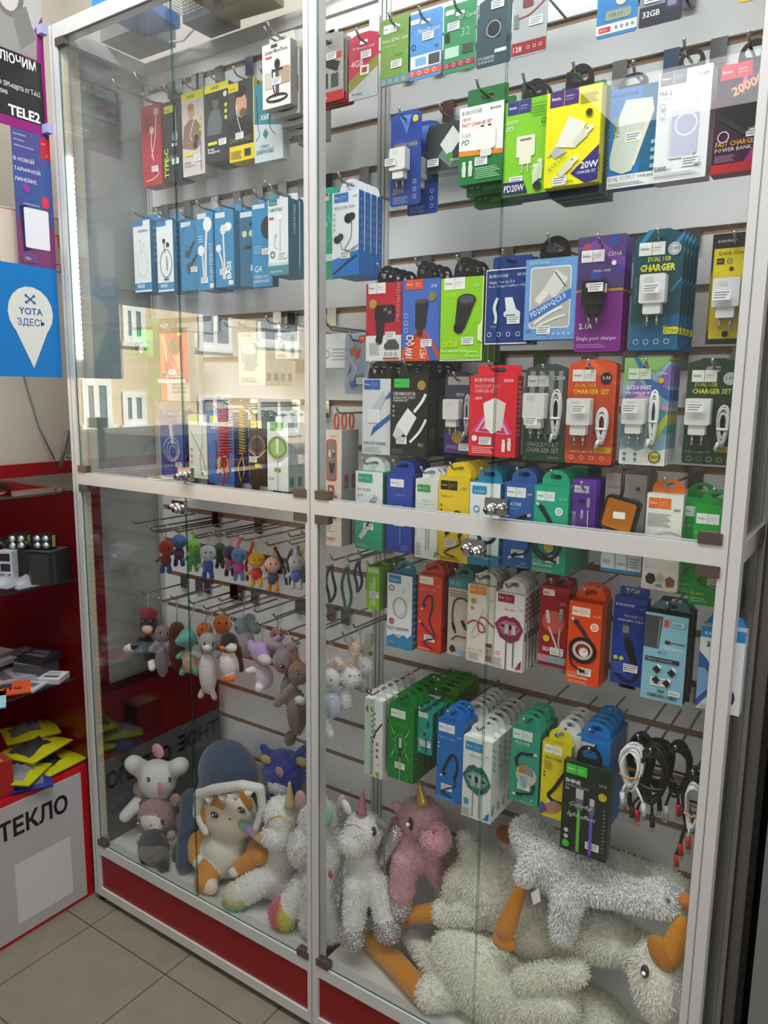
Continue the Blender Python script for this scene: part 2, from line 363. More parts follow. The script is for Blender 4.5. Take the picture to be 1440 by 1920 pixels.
# doors: two leaves per opening, four openings
def lock(par, x, y, z, flip):
    b = MB(); b.rbox(x-.021, y-.012, z-.014, x+.021, y-.001, z+.016, .003, CHROME)
    b.tube([(x-flip*.008, y-.012, z-.003), (x-flip*.008, y-.022, z-.003)], .0095, CHROME, 16); b.tube([(x-flip*.008, y-.02, z-.003), (x-flip*.008, y-.03, z-.003)], .0068, CHROME, 14)
    b.tube([(x+flip*.011, y-.012, z+.001), (x+flip*.011, y-.024, z+.001)], .0075, CHROME, 12)
    b.box(x-flip*.008-.0011, y-.0312, z-.008, x-flip*.008+.0011, y-.03, z+.003, '222222')
    b.build('lock', par, label='chrome cam lock with keyhole')
def door(x0, x1, z0, z1, hinge_left, has_lock, top, key):
    d = MB(); cols = [GLASS]*6
    d.box(x0, .004, z0, x1, .0075, z1, GLASS, [GLASS, EDGE, GLASS, EDGE, EDGE, EDGE]); o = d.build('glass_door', CAB)
    hx = x0+.012 if hinge_left else x1-.012
    for z in (z0+.008, z1-.008):
        MB().rbox(hx-.017, -.002, z-.009, hx+.017, .014, z+.009, .002, HINGE).build('hinge', o, label='brown metal pivot hinge')
    if has_lock: lock(o, key, .003, (z0+.022) if top else (z1-.022), 1 if top else -1)
for i, (a, b_) in enumerate(((.031, .784), (.816, 1.5645))):
    mid = (.423, 1.197)[i]
    for (z0, z1, top) in ((ZM1+.001, ZT-.001, True), (.18, ZM0-.001, False)):
        key = ((.437, .412), (1.212, 1.172))[i][0 if top else 1]
        door(a, mid-.0015, z0, z1, True, False, top, key); door(mid+.0015, b_, z0, z1, False, True, top, key)
# led strip up the inside of the front left post
ls = MB(); ls.box(.0302, .012, 1.235, .0315, .022, 2.25, 'd8cfae')
led = thing('led_strip', 'white led strip running up inside the left front post', 'light strip', (0, 0, 0)); led.location = (.0302, .014, 1.235)
ls = MB(); ls.box(0, 0, .0, .0013, .010, 1.02, 'd8cfae'); ls.build('tape', led)
lb = MB()
for k in range(39): z = .28+k*.0125; lb.box(.0013, -.001, z, .006, .011, z+.0065, M('ffffff', .4, emit=6.0))
lb.build('diodes', led)
l2 = MB(); l2.box(0, 0, 0, .0013, .007, .98, 'c9bb98')
for k in range(60): l2.box(.0013, .0015, .01+k*.016, .002, .0055, .018+k*.016, 'e8dc9a')
tag(l2.build('unlit_led_strip', None, (.0302, .02, .19)), 'unlit yellowish led strip hanging down behind the lower left post', 'light strip')
# ---- gap at the right with the next cabinet
struct(MB().box(1.60, .345, 0, 1.85, .36, 2.9, M('131214', .7)).build('gap_shade_panel'))  # near-black panel: the shade in the gap is put into its colour
struct(MB().box(1.615, .30, 0, 1.627, .335, 2.9, M('57534f', .85, 0, noise=.5, scale=60)).build('trim_2'))
nb = thing('neighbour_cabinet', 'dark edge of the next glass cabinet right of the tall one', 'display cabinet', (1.655, .1, 0))
MB().box(0, 0, .02, .03, .03, 2.3, ALUD).build('post', nb); MB().box(.004, .03, .02, .012, .24, 2.3, M('6e0f16', .3)).build('side_panel', nb)
# ================================================================ hooks
def hook(x, z, y, label, zg, hang=0.0):
    o = MB()
    o.box(x-.013, .258, zg-.034, x+.013, .2605, zg+.006, STEEL); o.box(x-.013, .2605, zg-.004, x+.013, .274, zg-.001, STEEL)
    o.tube([(x, .259, z), (x, y+.012, z), (x, y+.006, z+.003), (x, y-.001, z+.012)], .0023, STEEL, 7); o.sphere((x, y-.001, z+.0122), .0027, CHROME, 8, 5)
    m = o.build('slatwall_hook'); 
    for v in m.data.vertices: v.co.x -= x; v.co.z -= z; v.co.y -= .26
    m.location = (x, .26, z); tag(m, label, 'hook', 'slatwall hooks'); return m

# ================================================================ hanging goods
ORD = ['front', 'second', 'third', 'fourth', 'fifth', 'sixth', 'seventh', 'eighth', 'ninth']
def price_tag(par, w, h, u, v, y=-.0009, sw=.024):
    b = MB(); x = (u-.5)*w; z = v*h; hh = sw*.55
    b.box(x-sw/2, y-.0003, z-hh/2, x+sw/2, y, z+hh/2, 'f2f2f0')
    for k in range(3): b.box(x-sw*.42, y-.00045, z+hh*(.3-.27*k)-.0008, x+sw*(.42-.1*k), y-.0003, z+hh*(.3-.27*k)+.0008, '8a8f96')
    b.build('price_tag', par, label='white paper price sticker')
def slot(zc, w): return rrect(-w/2, zc-.0042, w/2, zc+.0042, .004, 2)
def mini_charger(par, x, z, s, col, y, t=.018):
    c = MB(); c.rbox(x-s/2, y-t, z, x+s/2, y, z+s*1.12, s*.08, col); c.rbox(x-s*.34, y-t*.85, z-s*.42, x+s*.34, y, z, s*.06, col)
    c.rbox(x-s*.3, y-t-.0003, z+s*.8, x+s*.05, y-t, z+s*1.0, .001, 'd7d9d8')
    o = c.build('charger', par, label='plug charger inside the clear blister')
    for sx in (-1, 1):
        p = MB(); p.tube([(x+sx*s*.19, y-t*.4, z-s*.42), (x+sx*s*.19, y-t*.4, z-s*.86)], .0019, CHROME, 8); p.build('prong', o)
def cable_coil(par, x, z, wd, ht, y, col, n=4):
    b = MB()
    for k in range(n):
        f = 1-.13*k; P = []
        for i in range(20):
            a = 2*math.pi*i/20; P.append((x+math.cos(a)*wd/2*f*(.75+.25*math.sin(a)), y-.003-.0022*(k % 2), z+ht/2+math.sin(a)*ht/2*f))
        b.tube(P, .0017, col, 6, closed=True)
    b.tube([(x-wd*.38, y-.006, z+ht*.42), (x+wd*.38, y-.006, z+ht*.42)], .0022, 'f4f4f4', 6)
    b.tube([(x-.004, y-.004, z+ht*.1), (x-.008, y-.004, z-.006)], .0032, col, 6)
    b.build('cable', par, label='coiled cable inside the clear blister')
def pack(name, desc, cat, x, y, z, w, h, t, n, step, style, face, side, ops, tg, kw):
    kw = dict(kw); th_ = kw.get('th', .42)*w; tc = kw.get('tc', face); grp = desc+' stack' if n > 1 else kw.get('group')
    o = thing(name, desc, cat, (x, y, z), grp)
    top = None
    if style in ('card', 'cardflat'):
        pk = kw.get('pk', .06)*w if style == 'card' else 0; r = .06*w
        out = rrect(-w/2, 0, w/2, h, r, 3)
        if pk: out = [(-w/2+r, 0)]+[(w/2-r, 0), (w/2-r*.3, r*.3), (w/2, r), (w/2, h-pk*2.2), (w/2-r*.4, h-pk*1.5), (w*.2, h), (-w*.2, h), (-w/2+r*.4, h-pk*1.5), (-w/2, h-pk*2.2), (-w/2, r), (-w/2+r*.3, r*.3)]
        hz = h-.016-kw.get('hd', 0)
        b = holed_plate(out, [slot(hz, w*.3)], 0, .0022, face); art(b, ops, w, h, lambda u, v, e: (u-w/2, -e, v)); b.build('card', o)
        e = .003+t*.35; q = MB(); q.add([(-w*.47, -.0016, h*.015), (w*.47, -.0016, h*.015), (w*.47, -.0016, h*.97-pk*2.4), (-w*.47, -.0016, h*.97-pk*2.4)], [(0,1,2,3)], PLASTIC); 
        if 'chg' in kw:
            u, v, s, c = kw['chg']; mini_charger(o, (u-.5)*w, v*h, s*w, c, -.001)
            s2 = s*w; q.rbox((u-.5)*w-s2*.62, -.024, v*h-s2*.95, (u-.5)*w+s2*.62, -.0016, v*h+s2*1.35, .006, PLASTIC)
        if 'coil' in kw:
            u, v, a, c_, c = kw['coil']; cable_coil(o, (u-.5)*w, v*h, a*w, c_*h, -.003, c)
        if kw.get('window'):
            u0, v0, u1, v1 = kw['window']; q.rbox((u0-.5)*w, -.010, v0*h, (u1-.5)*w, -.0016, v1*h, .004, PLASTIC)
        q.build('blister', o, label='clear plastic blister cover'); holez = hz; top = h
        dep = .026 if 'chg' in kw else .004
    elif style == 'clearbox':
        b = MB(); b.rbox(-w/2, .004, 0, w/2, t, h, .008, face); art(b, ops, w, h, lambda u, v, e: (u-w/2, .004-e, v)); b.build('liner', o)
        if 'chg' in kw: u, v, s, c = kw['chg']; mini_charger(o, (u-.5)*w, v*h, s*w, c, .003, .015)
        MB().rbox(-w/2-.002, -.014, -.002, w/2+.002, t+.001, h+.002, .009, PLASTIC).build('clear_case', o)
        hd = holed_plate([(-.015, h), (.015, h), (.015, h+.014), (.008, h+.022), (-.008, h+.022), (-.015, h+.014)], [slot(h+.012, .014)], t-.002, t, PLASTIC); hd.build('hang_tab', o)
        holez = h+.012; dep = t
    elif style == 'pouch':
        b = MB(); nz, nx = 10, 6; V = []; random.seed(int(x*1000))
        for sgn in (-1, 1):
            for i in range(nz+1):
                for j in range(nx+1):
                    u, v = j/nx, i/nz; bul = math.sin(math.pi*u)**.5*math.sin(math.pi*min(1, v*1.15 if v < .87 else .999))**.5 if 0 < u < 1 and 0 < v < .87 else 0
                    V.append(((u-.5)*w, sgn*bul*t*.5*(1+.25*random.uniform(-1, 1)), v*h))
        F = []
        for s_ in range(2):
            o0 = s_*(nz+1)*(nx+1)
            for i in range(nz):
                for j in range(nx):
                    a = o0+i*(nx+1)+j; q_ = (a, a+1, a+nx+2, a+nx+1); F.append(q_ if s_ == 0 else q_[::-1])
        b.add(V, F, M(face, .15, 0, coat=.6), True); art(b, ops, w, h, lambda u, v, e: (u-w/2, -t*.55-e, v)); b.build('foil_pouch', o); holez = h*.95; dep = t
    else:
        b = MB(); sides = side if isinstance(side, (list, tuple)) else [side]
        b.box(-w/2, 0, 0, w/2, t, h, face, [face, side, tc if tc != '0c0c0d' else side, side, side, side])
        art(b, ops, w, h, lambda u, v, e: (u-w/2, -e, v))
        if kw.get('sops'): art(b, kw['sops'], t, h, lambda u, v, e: (w/2+e, u, v))
        b.build('carton', o)
        if style == 'dome':
            rw = kw.get('tw', .40)*w; P = [(-rw, h), (rw, h)]+[(rw*math.cos(math.radians(a)), h+th_*.25+(th_*.75)*math.sin(math.radians(a))) for a in range(0, 181, 15)]
            holez = h+th_*.55; hp = holed_plate(P, [slot(holez, w*.34)], t-.0012, t, tc); hp.build('hang_tab', o)
        elif style == 'black':
            rw = kw.get('tw', .26)*w; tx = kw.get('tx', 0)*w; P = [(-rw, h), (rw, h)]+[(rw*math.cos(math.radians(a)), h+th_*.3+(th_*.7)*math.sin(math.radians(a))) for a in range(0, 181, 15)]
            holez = h+th_*.55; P = [(p[0]+tx, p[1]) for p in P]; hl = [(p[0]+tx, p[1]) for p in rrect(-rw*.6, h+th_*.3, rw*.6, h+th_*.72, .006, 3)]
            hp = holed_plate(P, [hl], t*.5-.001, t*.5+.001, '0e0e10'); hp.build('hang_tab', o, label='black plastic hang tab')
        elif style == 'rect':
            rw = kw.get('tw', .46)*w; P = rrect(-rw, h, rw, h+th_, .004); P = [(p[0], max(p[1], h)) for p in P]
            holez = h+th_*.55; hp = holed_plate(P, [slot(holez, w*.3)], t-.0012, t, tc); hp.build('hang_tab', o)
        elif style == 'poly':
            rw = .46*w; P = [(-rw, h), (rw, h), (rw*.72, h+th_), (-rw*.72, h+th_)]; holez = h+th_*.5
            holed_plate(P, [slot(holez, w*.26)], t-.0012, t, tc).build('hang_tab', o)
        else: holez = h+.006
        dep = t
    if tg: price_tag(o, w, h, tg[0], tg[1], y=(kw.get('ty', -.0009)))
    if kw.get('tilt'): o.rotation_euler.y = math.radians(kw['tilt'])
    if kw.get('lean'): o.rotation_euler.x = math.radians(kw['lean'])
    dz = kw.get('dz', 0); dx = kw.get('dx', 0)
    if n > 1:
        base = o['label']; o['label'] = base+(', in front of its stack')
        for k in range(1, n):
            dup(o, (x+dx*k, y+step*k, z+dz*k), base+(', rearmost of its stack' if k == n-1 else ', '+ORD[k]+' from the front'))
    if not kw.get('nohook'):
        zh = z+holez; zg = min([g for g in GZ if g > zh+.004] or [GZ[0]]); hook(x, zh+.001, kw.get('hy', max(.034, y-.022)), 'chrome hook carrying the '+desc, zg)
    return o

pack('memory_card_pack','grey and red memory card pack with red bottom band','memory card',0.7654,0.1000,2.0089,0.0738,0.1242,0.004,4,0.012,'card','a9a59d','888888',[('r', 0, 0.0, 1, 0.14, 'c8242c'), ('t', 0.05, 0.04, 0.11, 'SanDisk', 'f0f0ee', {'bold': 0.02}), ('r', 0.08, 0.2, 0.5, 0.42, '2a2a2c'), ('r', 0.6, 0.2, 0.85, 0.4, '46524a'), ('p', [(0.3, 0.55), (0.8, 0.42), (0.9, 0.55), (0.4, 0.66)], '1c1c1f'), ('r', 0.7, 0.62, 0.95, 0.7, 'd23b3b'), ('t', 0.72, 0.5, 0.09, '80', '141416', {})],(0.62, 0.66),{'pk': 0.03})
pack('memory_card_pack','crimson and grey 4GB memory card pack','memory card',0.8506,0.1000,1.9994,0.0680,0.1165,0.004,1,0.01,'card','c3304e','888888',[('p', [(0, 0), (1, 0), (1, 0.45), (0, 0.12)], 'b9bcc0'), ('p', [(0, 0.12), (0, 0.3), (0.45, 0.45), (1, 0.62), (1, 0.45)], '8d8f33'), ('t', 0.08, 0.5, 0.2, '4GB', 'f0f0ee', {}), ('t', 0.12, 0.74, 0.09, 'TF Memory Card', 'f0f0ee', {'mw': 0.8}), ('rr', 0.4, 0.36, 0.7, 0.5, 0.03, 'e9e9e9'), ('r', 0.46, 0.39, 0.64, 0.47, 'b33a3a'), ('t', 0.1, 0.06, 0.08, 'TF CARD', '141416', {})],(0.6, 0.66),{})
pack('memory_card_pack','olive green micro card pack with wavy grey foot','memory card',0.9233,0.1000,2.0099,0.0654,0.1156,0.004,1,0.01,'cardflat','79a046','888888',[('h', 0.1, 0.78, 0.22, 'f0f0ee', '666666'), ('t', 0.08, 0.64, 0.12, 'Micro SDHC Card', 'f0f0ee', {'mw': 0.85}), ('t', 0.08, 0.56, 0.07, 'memory card', 'c9e0a0', {'mw': 0.5}), ('t', 0.5, 0.42, 0.08, 'class10', '27451b', {'mw': 0.3}), ('r', 0, 0, 1, 0.12, '6e8e97'), ('o', 0.12, 0.06, 0.045, 0.014, 'd8e0e0'), ('o', 0.3466666666666667, 0.06, 0.045, 0.014, 'd8e0e0'), ('o', 0.5733333333333334, 0.06, 0.045, 0.014, 'd8e0e0'), ('o', 0.8, 0.06, 0.045, 0.014, 'd8e0e0')],(0.55, 0.3),{})
pack('memory_card_pack','light blue memory card pack with orange band','memory card',0.9876,0.1000,2.0078,0.0701,0.1118,0.004,1,0.01,'cardflat','4f94d4','888888',[('r', 0, 0.05, 1, 0.13, 'e4572e'), ('t', 0.28, 0.68, 0.13, 'MicroSD Card', 'f0f0ee', {'it': 0.2, 'mw': 0.66}), ('rr', 0.06, 0.84, 0.34, 0.91, 0.03, 'dfeaf5'), ('rr', 0.08, 0.16, 0.98, 0.36, 0.02, 'e8ecee'), ('r', 0.62, 0.18, 0.95, 0.34, '474a4a'), ('rr', 0.22, 0.2, 0.55, 0.32, 0.03, '7fb1df'), ('o', 0.16, 0.5, 0.06, 0.02, '2b3b4a'), ('t', 0.8, 0.42, 0.1, '16', '141416', {}), ('o', 0.12, 0.09, 0.045, 0.014, 'fff0e0'), ('o', 0.3466666666666667, 0.09, 0.045, 0.014, 'fff0e0'), ('o', 0.5733333333333334, 0.09, 0.045, 0.014, 'fff0e0'), ('o', 0.8, 0.09, 0.045, 0.014, 'fff0e0')],(0.6, 0.62),{})
pack('memory_card_pack','green SD card pack with crimson band','memory card',1.0581,0.1000,2.0046,0.0641,0.1110,0.004,1,0.01,'cardflat','2f8f5c','888888',[('r', 0, 0.07, 1, 0.15, 'a82248'), ('t', 0.45, 0.76, 0.13, 'SD Card', 'dff0e6', {'it': 0.2}), ('rr', 0.06, 0.86, 0.34, 0.93, 0.03, 'dfeaf5'), ('t', 0.55, 0.5, 0.26, '32', '8cc7a4', {}), ('rr', 0.06, 0.22, 0.5, 0.38, 0.03, 'b9d8c8'), ('r', 0.6, 0.24, 0.93, 0.38, '3d4a42'), ('r', 0.05, 0.46, 0.2, 0.6, '1d1d1f'), ('o', 0.12, 0.11, 0.045, 0.014, 'f3d7df'), ('o', 0.3466666666666667, 0.11, 0.045, 0.014, 'f3d7df'), ('o', 0.5733333333333334, 0.11, 0.045, 0.014, 'f3d7df'), ('o', 0.8, 0.11, 0.045, 0.014, 'f3d7df')],(0.32, 0.68),{})
pack('memory_card_pack','dark teal pack with usb card reader','memory card',1.1247,0.1000,2.0005,0.0647,0.1438,0.004,1,0.01,'cardflat','2c4a55','888888',[('rr', 0.32, 0.3, 0.7, 0.5, 0.06, '16181a'), ('o', 0.5, 0.4, 0.2, 0.03, '9fb2b8'), ('p', [(0.0, 0.7), (0.9, 0.85), (1, 0.95), (0.1, 0.98)], 'd8e2e6'), ('r', 0.1, 0.76, 0.3, 0.9, '3d8ea0'), ('r', 0.55, 0.13, 0.9, 0.17, 'dfe5e8'), ('t', 0.05, 0.08, 0.08, 'OTG READER', 'f0f0ee', {'mw': 0.5}), ('t', 0.08, 0.55, 0.09, 'TECHNOLOGY', 'f0f0ee', {'rot': 1.57}), ('o', 0.1, 0.05, 0.03, 0.014, 'c5d1d6'), ('o', 0.2, 0.05, 0.03, 0.014, 'c5d1d6'), ('o', 0.30000000000000004, 0.05, 0.03, 0.014, 'c5d1d6'), ('o', 0.4, 0.05, 0.03, 0.014, 'c5d1d6'), ('o', 0.5, 0.05, 0.03, 0.014, 'c5d1d6')],(0.6, 0.66),{})
pack('memory_card_pack','maroon and silver 128GB flash card pack','memory card',1.1899,0.1000,2.0025,0.0620,0.1322,0.004,1,0.01,'cardflat','b3b6ba','888888',[('p', [(0, 0.68), (0.5, 0.78), (1, 1), (0, 1)], '8f1c22'), ('r', 0, 0.02, 1, 0.17, '9a1f25'), ('t', 0.06, 0.06, 0.16, '128', 'f0f0ee', {}), ('t', 0.06, 0.9, 0.1, 'OltraMax', 'f4e6e6', {}), ('c', 0.72, 0.86, 0.2, '1a1a1a'), ('t', 0.6, 0.84, 0.12, '45', 'e3c26a', {}), ('rr', 0.3, 0.56, 0.6, 0.66, 0.04, '7c2a30'), ('l', [(0.05, 0.45), (0.5, 0.47), (0.95, 0.6)], 0.03, 'a83238', 1), ('r', 0.06, 0.34, 0.2, 0.5, '7d8387'), ('o', 0.5, 0.09, 0.04, 0.014, 'f3d7d7'), ('o', 0.675, 0.09, 0.04, 0.014, 'f3d7d7'), ('o', 0.85, 0.09, 0.04, 0.014, 'f3d7d7')],(0.7, 0.38),{})
pack('memory_card_pack','blue flash drive pack with white foot band','flash drive',1.3370,0.1000,1.9992,0.0635,0.1152,0.004,1,0.01,'card','2f86c8','888888',[('r', 0, 0.04, 1, 0.16, 'f0f0ee'), ('r', 0.06, 0.06, 0.36, 0.13, 'd23c2c'), ('t', 0.09, 0.08, 0.06, '8T-16', 'f0f0ee', {}), ('rr', 0.22, 0.2, 0.85, 0.32, 0.05, '9fa38e'), ('t', 0.3, 0.24, 0.09, 'USB 2.0', '141416', {}), ('c', 0.62, 0.5, 0.2, '16181a'), ('c', 0.6, 0.44, 0.14, 'e6d9cc'), ('c', 0.42, 0.62, 0.06, 'bfe0f4'), ('o', 0.5, 0.1, 0.03, 0.014, '33516b'), ('o', 0.6333333333333333, 0.1, 0.03, 0.014, '33516b'), ('o', 0.7666666666666666, 0.1, 0.03, 0.014, '33516b'), ('o', 0.9000000000000001, 0.1, 0.03, 0.014, '33516b')],None,{})
pack('memory_card_pack','black and grey 32GB memory card pack','memory card',1.4037,0.1000,1.9999,0.0635,0.1070,0.004,1,0.01,'card','8e9297','888888',[('r', 0.0, 0.0, 1, 0.26, '2a2438'), ('t', 0.08, 0.12, 0.15, '32GB', 'f0f0ee', {'bold': 0.02}), ('r', 0.6, 0.16, 0.92, 0.48, '37306b'), ('t', 0.66, 0.36, 0.12, '350', 'f0f0ee', {}), ('r', 0.66, 0.2, 0.86, 0.3, '8b93a6'), ('p', [(0, 0.55), (0.4, 0.5), (0.6, 0.62), (0.2, 0.7)], '3b3d42'), ('r', 0.1, 0.45, 0.45, 0.5, 'cfd3d6')],(0.3, 0.36),{})
pack('memory_card_pack','bright yellow blister pack cut by the frame top','memory card',1.5275,0.1200,2.0091,0.0337,0.0953,0.004,1,0.01,'card','e9c91c','888888',[('r', 0.1, 0.1, 0.9, 0.3, '2a2a2a')],None,{'hy': 0.06})
pack('charger_box','dark blue single port 20W charger pack','charger',0.9494,0.1000,1.7920,0.0670,0.1672,0.004,2,0.034,'card','23479c','1d3a80',[('t', 0.12, 0.62, 0.13, 'SINGLE PORT CHARGER', 'd8c84a', {'mw': 0.78}), ('t', 0.15, 0.585, 0.06, 'For charging', 'c9d4ef', {'mw': 0.6}), ('t', 0.08, 0.13, 0.16, '20W', 'e0c23a', {'it': 0.2}), ('c', 0.82, 0.9, 0.09, 'e3c742'), ('x', 0.1, 0.02, 0.6, 0.1, 5, '9fb0dd'), ('p', [(0.3, 0.95), (0.7, 0.95), (0.55, 0.75)], '5e86d0'), ('o', 0.82, 0.24, 0.05, 0.015, 'c9d4ef'), ('o', 0.82, 0.15999999999999998, 0.05, 0.015, 'c9d4ef'), ('o', 0.82, 0.07999999999999999, 0.05, 0.015, 'c9d4ef')],(0.2, 0.45),{'chg': (0.4, 0.36, 0.52, 'e8e8e4'), 'dx': 0.018, 'dz': -0.012, 'ty': -0.021})
pack('charger_box','clear case with tilted white charger on dark card','charger',1.0214,0.1200,1.8461,0.0758,0.0863,0.03,1,0.02,'clearbox','3a4246','3a4246',[('p', [(0.3, 0.35), (0.62, 0.1), (0.75, 0.25), (0.45, 0.5)], '7b858c'), ('p', [(0.35, 0.58), (0.7, 0.92), (0.95, 0.65), (0.6, 0.3)], 'e8e8e4'), ('c', 0.62, 0.3, 0.1, '49a13a'), ('t', 0.65, 0.2, 0.1, 'Hoco', 'f0f0ee', {}), ('x', 0.62, 0.08, 0.95, 0.18, 3, '9bb09b')],(0.2, 0.22),{'ty': -0.001})
pack('charger_box','white, orange and green fast charge set box','charger',1.1221,0.0700,1.8025,0.0842,0.1263,0.022,3,0.024,'rect','1f7a35','17612a',[('r', 0, 0.38, 1, 1, 'f0f0ee'), ('p', [(0, 0.38), (1, 0.34), (1, 0.4), (0, 0.45)], 'e58a2b'), ('t', 0.06, 0.9, 0.1, 'BOROFONE', '141416', {'mw': 0.45}), ('t', 0.7, 0.91, 0.07, 'BA46A', '141416', {}), ('t', 0.06, 0.82, 0.09, '18W', 'd2692a', {'it': 0.2}), ('t', 0.06, 0.75, 0.08, 'FAST CHARGE SET', 'd2692a', {'it': 0.2, 'mw': 0.7, 'bold': 0.01}), ('t', 0.06, 0.52, 0.12, 'PD', '258a4a', {'it': 0.2}), ('usb', 0.13, 0.2, 0.3, 90, 'e8e8e4', 'd8d8d4'), ('usb', 0.28, 0.2, 0.3, 90, 'e8e8e4', 'd8d8d4'), ('t', 0.06, 0.62, 0.1, '3.6A', 'c9b98f', {}), ('x', 0.4, 0.05, 0.95, 0.2, 6, 'a8d0a8'), ('rr', 0.42, 0.42, 0.84, 0.72, 0.07, 'f4efe6'), ('rr', 0.5, 0.33, 0.76, 0.42, 0.04, 'e0dcd2'), ('r', 0.5, 0.71, 0.58, 0.73, '141416'), ('r', 0.66, 0.71, 0.74, 0.73, '141416')],(0.52, 0.28),{'dz': -0.014, 'tc': '1c6a30', 'dx': 0.004})
pack('charger_box','lime green 20W charger box with navy badges','charger',1.2103,0.0600,1.7694,0.0781,0.1489,0.024,2,0.026,'black','84c926','2f3f78',[('h', 0.06, 0.86, 0.26, '34357e', 'f0f0ee'), ('t', 0.04, 0.76, 0.08, 'QC3.0', 'f0f0ee', {'it': 0.2}), ('t', 0.04, 0.69, 0.11, 'PD', 'f0f0ee', {'it': 0.2}), ('chg', 0.5, 0.4, 0.42, 'ece6cf'), ('p', [(0.0, 0.02), (0.58, 0.02), (0.48, 0.15), (0, 0.15)], '262a63'), ('t', 0.04, 0.045, 0.16, 'PD20W', 'f0f0ee', {'bold': 0.01, 'mw': 0.46}), ('usb', 0.84, 0.25, 0.4, 90, 'e4ecd0', 'cfe0b0'), ('usb', 0.74, 0.2, 0.4, 90, 'e4ecd0', 'cfe0b0'), ('c', 0.8, 0.08, 0.09, '2a2b30'), ('o', 0.9, 0.74, 0.05, 0.02, '2c5a1a'), ('x', 0.6, 0.82, 0.95, 0.94, 4, '5a9a20')],(0.3, 0.16),{'tx': 0.1})
pack('charger_box','bright yellow 20W charger set box with purple corner','charger',1.2950,0.0450,1.7703,0.0884,0.1428,0.02,1,0.02,'black','f2e80c','d8c90a',[('h', 0.06, 0.84, 0.26, '4a2a78', 'f0f0ee'), ('x', 0.62, 0.82, 0.95, 0.93, 5, '8a8510'), ('p', [(0.5, 0.12), (1, 0.38), (1, 0.02), (0.78, 0.0)], '35267a'), ('t', 0.68, 0.15, 0.13, '20W', 'f0f0ee', {'bold': 0.02}), ('t', 0.62, 0.1, 0.06, 'CHARGER SET', 'f0f0ee', {'mw': 0.34}), ('p', [(0.2, 0.42), (0.42, 0.72), (0.75, 0.62), (0.58, 0.38)], 'ece9dd'), ('p', [(0.2, 0.42), (0.1, 0.36), (0.2, 0.3), (0.42, 0.36)], 'b9bcc4'), ('l', [(0.06, 0.33), (0.16, 0.38)], 0.035, 'c9c7b8'), ('usb', 0.7, 0.5, 0.42, 40, 'eae6d2', 'dcd8c0'), ('usb', 0.45, 0.2, 0.42, 40, 'eae6d2', 'dcd8c0'), ('t', 0.1, 0.16, 0.08, 'QC3.0 PD', '2f7a3c', {'rot': 0.6}), ('c', 0.8, 0.72, 0.06, '3c3a10'), ('t', 0.4, 0.02, 0.06, 'C80A', '141416', {})],(0.3, 0.06),{'tx': 0.05, 'sops': [('t', 0.3, 0.1, 0.5, 'C80A', '141416', {'rot': 1.57})]})
pack('charger_box','green charger box stack behind the yellow one','charger',1.2866,0.0850,1.7645,0.0829,0.1653,0.022,3,0.026,'rect','1d7c4c','17653e',[('r', 0, 0, 1, 0.06, '2a2b5e')],None,{'th': 0.12, 'nohook': 1, 'sops': [('r', 0, 0, 1, 0.1, '262a55'), ('x', 0.2, 0.2, 0.8, 0.9, 16, '59b585')]})
pack('power_bank_box','blue dual output power bank box with beige bank','power bank',1.3832,0.0700,1.7617,0.0745,0.1446,0.022,1,0.02,'black','1b78c4','155e9c',[('p', [(0.65, 0), (1, 0), (1, 1), (0.65, 1)], '16658c'), ('r', 0, 0, 1, 0.13, 'f0f0ee'), ('t', 0.03, 0.07, 0.11, 'DUAL OUTPUT', '1e4f8a', {'mw': 0.56}), ('t', 0.63, 0.08, 0.07, 'POWER BANK', '141416', {'mw': 0.33}), ('x', 0.03, 0.015, 0.8, 0.055, 3, '7a8fa8'), ('t', 0.06, 0.92, 0.09, 'BOROFONE', '123c66', {'mw': 0.5}), ('p', [(0.2, 0.74), (0.32, 0.88), (0.85, 0.86), (0.88, 0.76), (0.5, 0.16), (0.3, 0.14), (0.05, 0.2), (0.03, 0.32)], 'cfd6cb'), ('p', [(0.55, 0.2), (0.9, 0.74), (0.86, 0.82), (0.5, 0.24)], 'e8e2c4'), ('t', 0.22, 0.52, 0.14, '10000', '8fa05a', {'rot': 1.65, 'bold': 0.02}), ('rr', 0.87, 0.4, 0.95, 0.44, 0.01, '9cc3dd'), ('rr', 0.87, 0.32, 0.95, 0.36, 0.01, '9cc3dd'), ('rr', 0.87, 0.24000000000000002, 0.95, 0.28, 0.01, '9cc3dd'), ('rr', 0.87, 0.16000000000000003, 0.95, 0.2, 0.01, '9cc3dd')],(0.5, 0.5),{'tx': -0.1, 'th': 0.32, 'tw': 0.3})
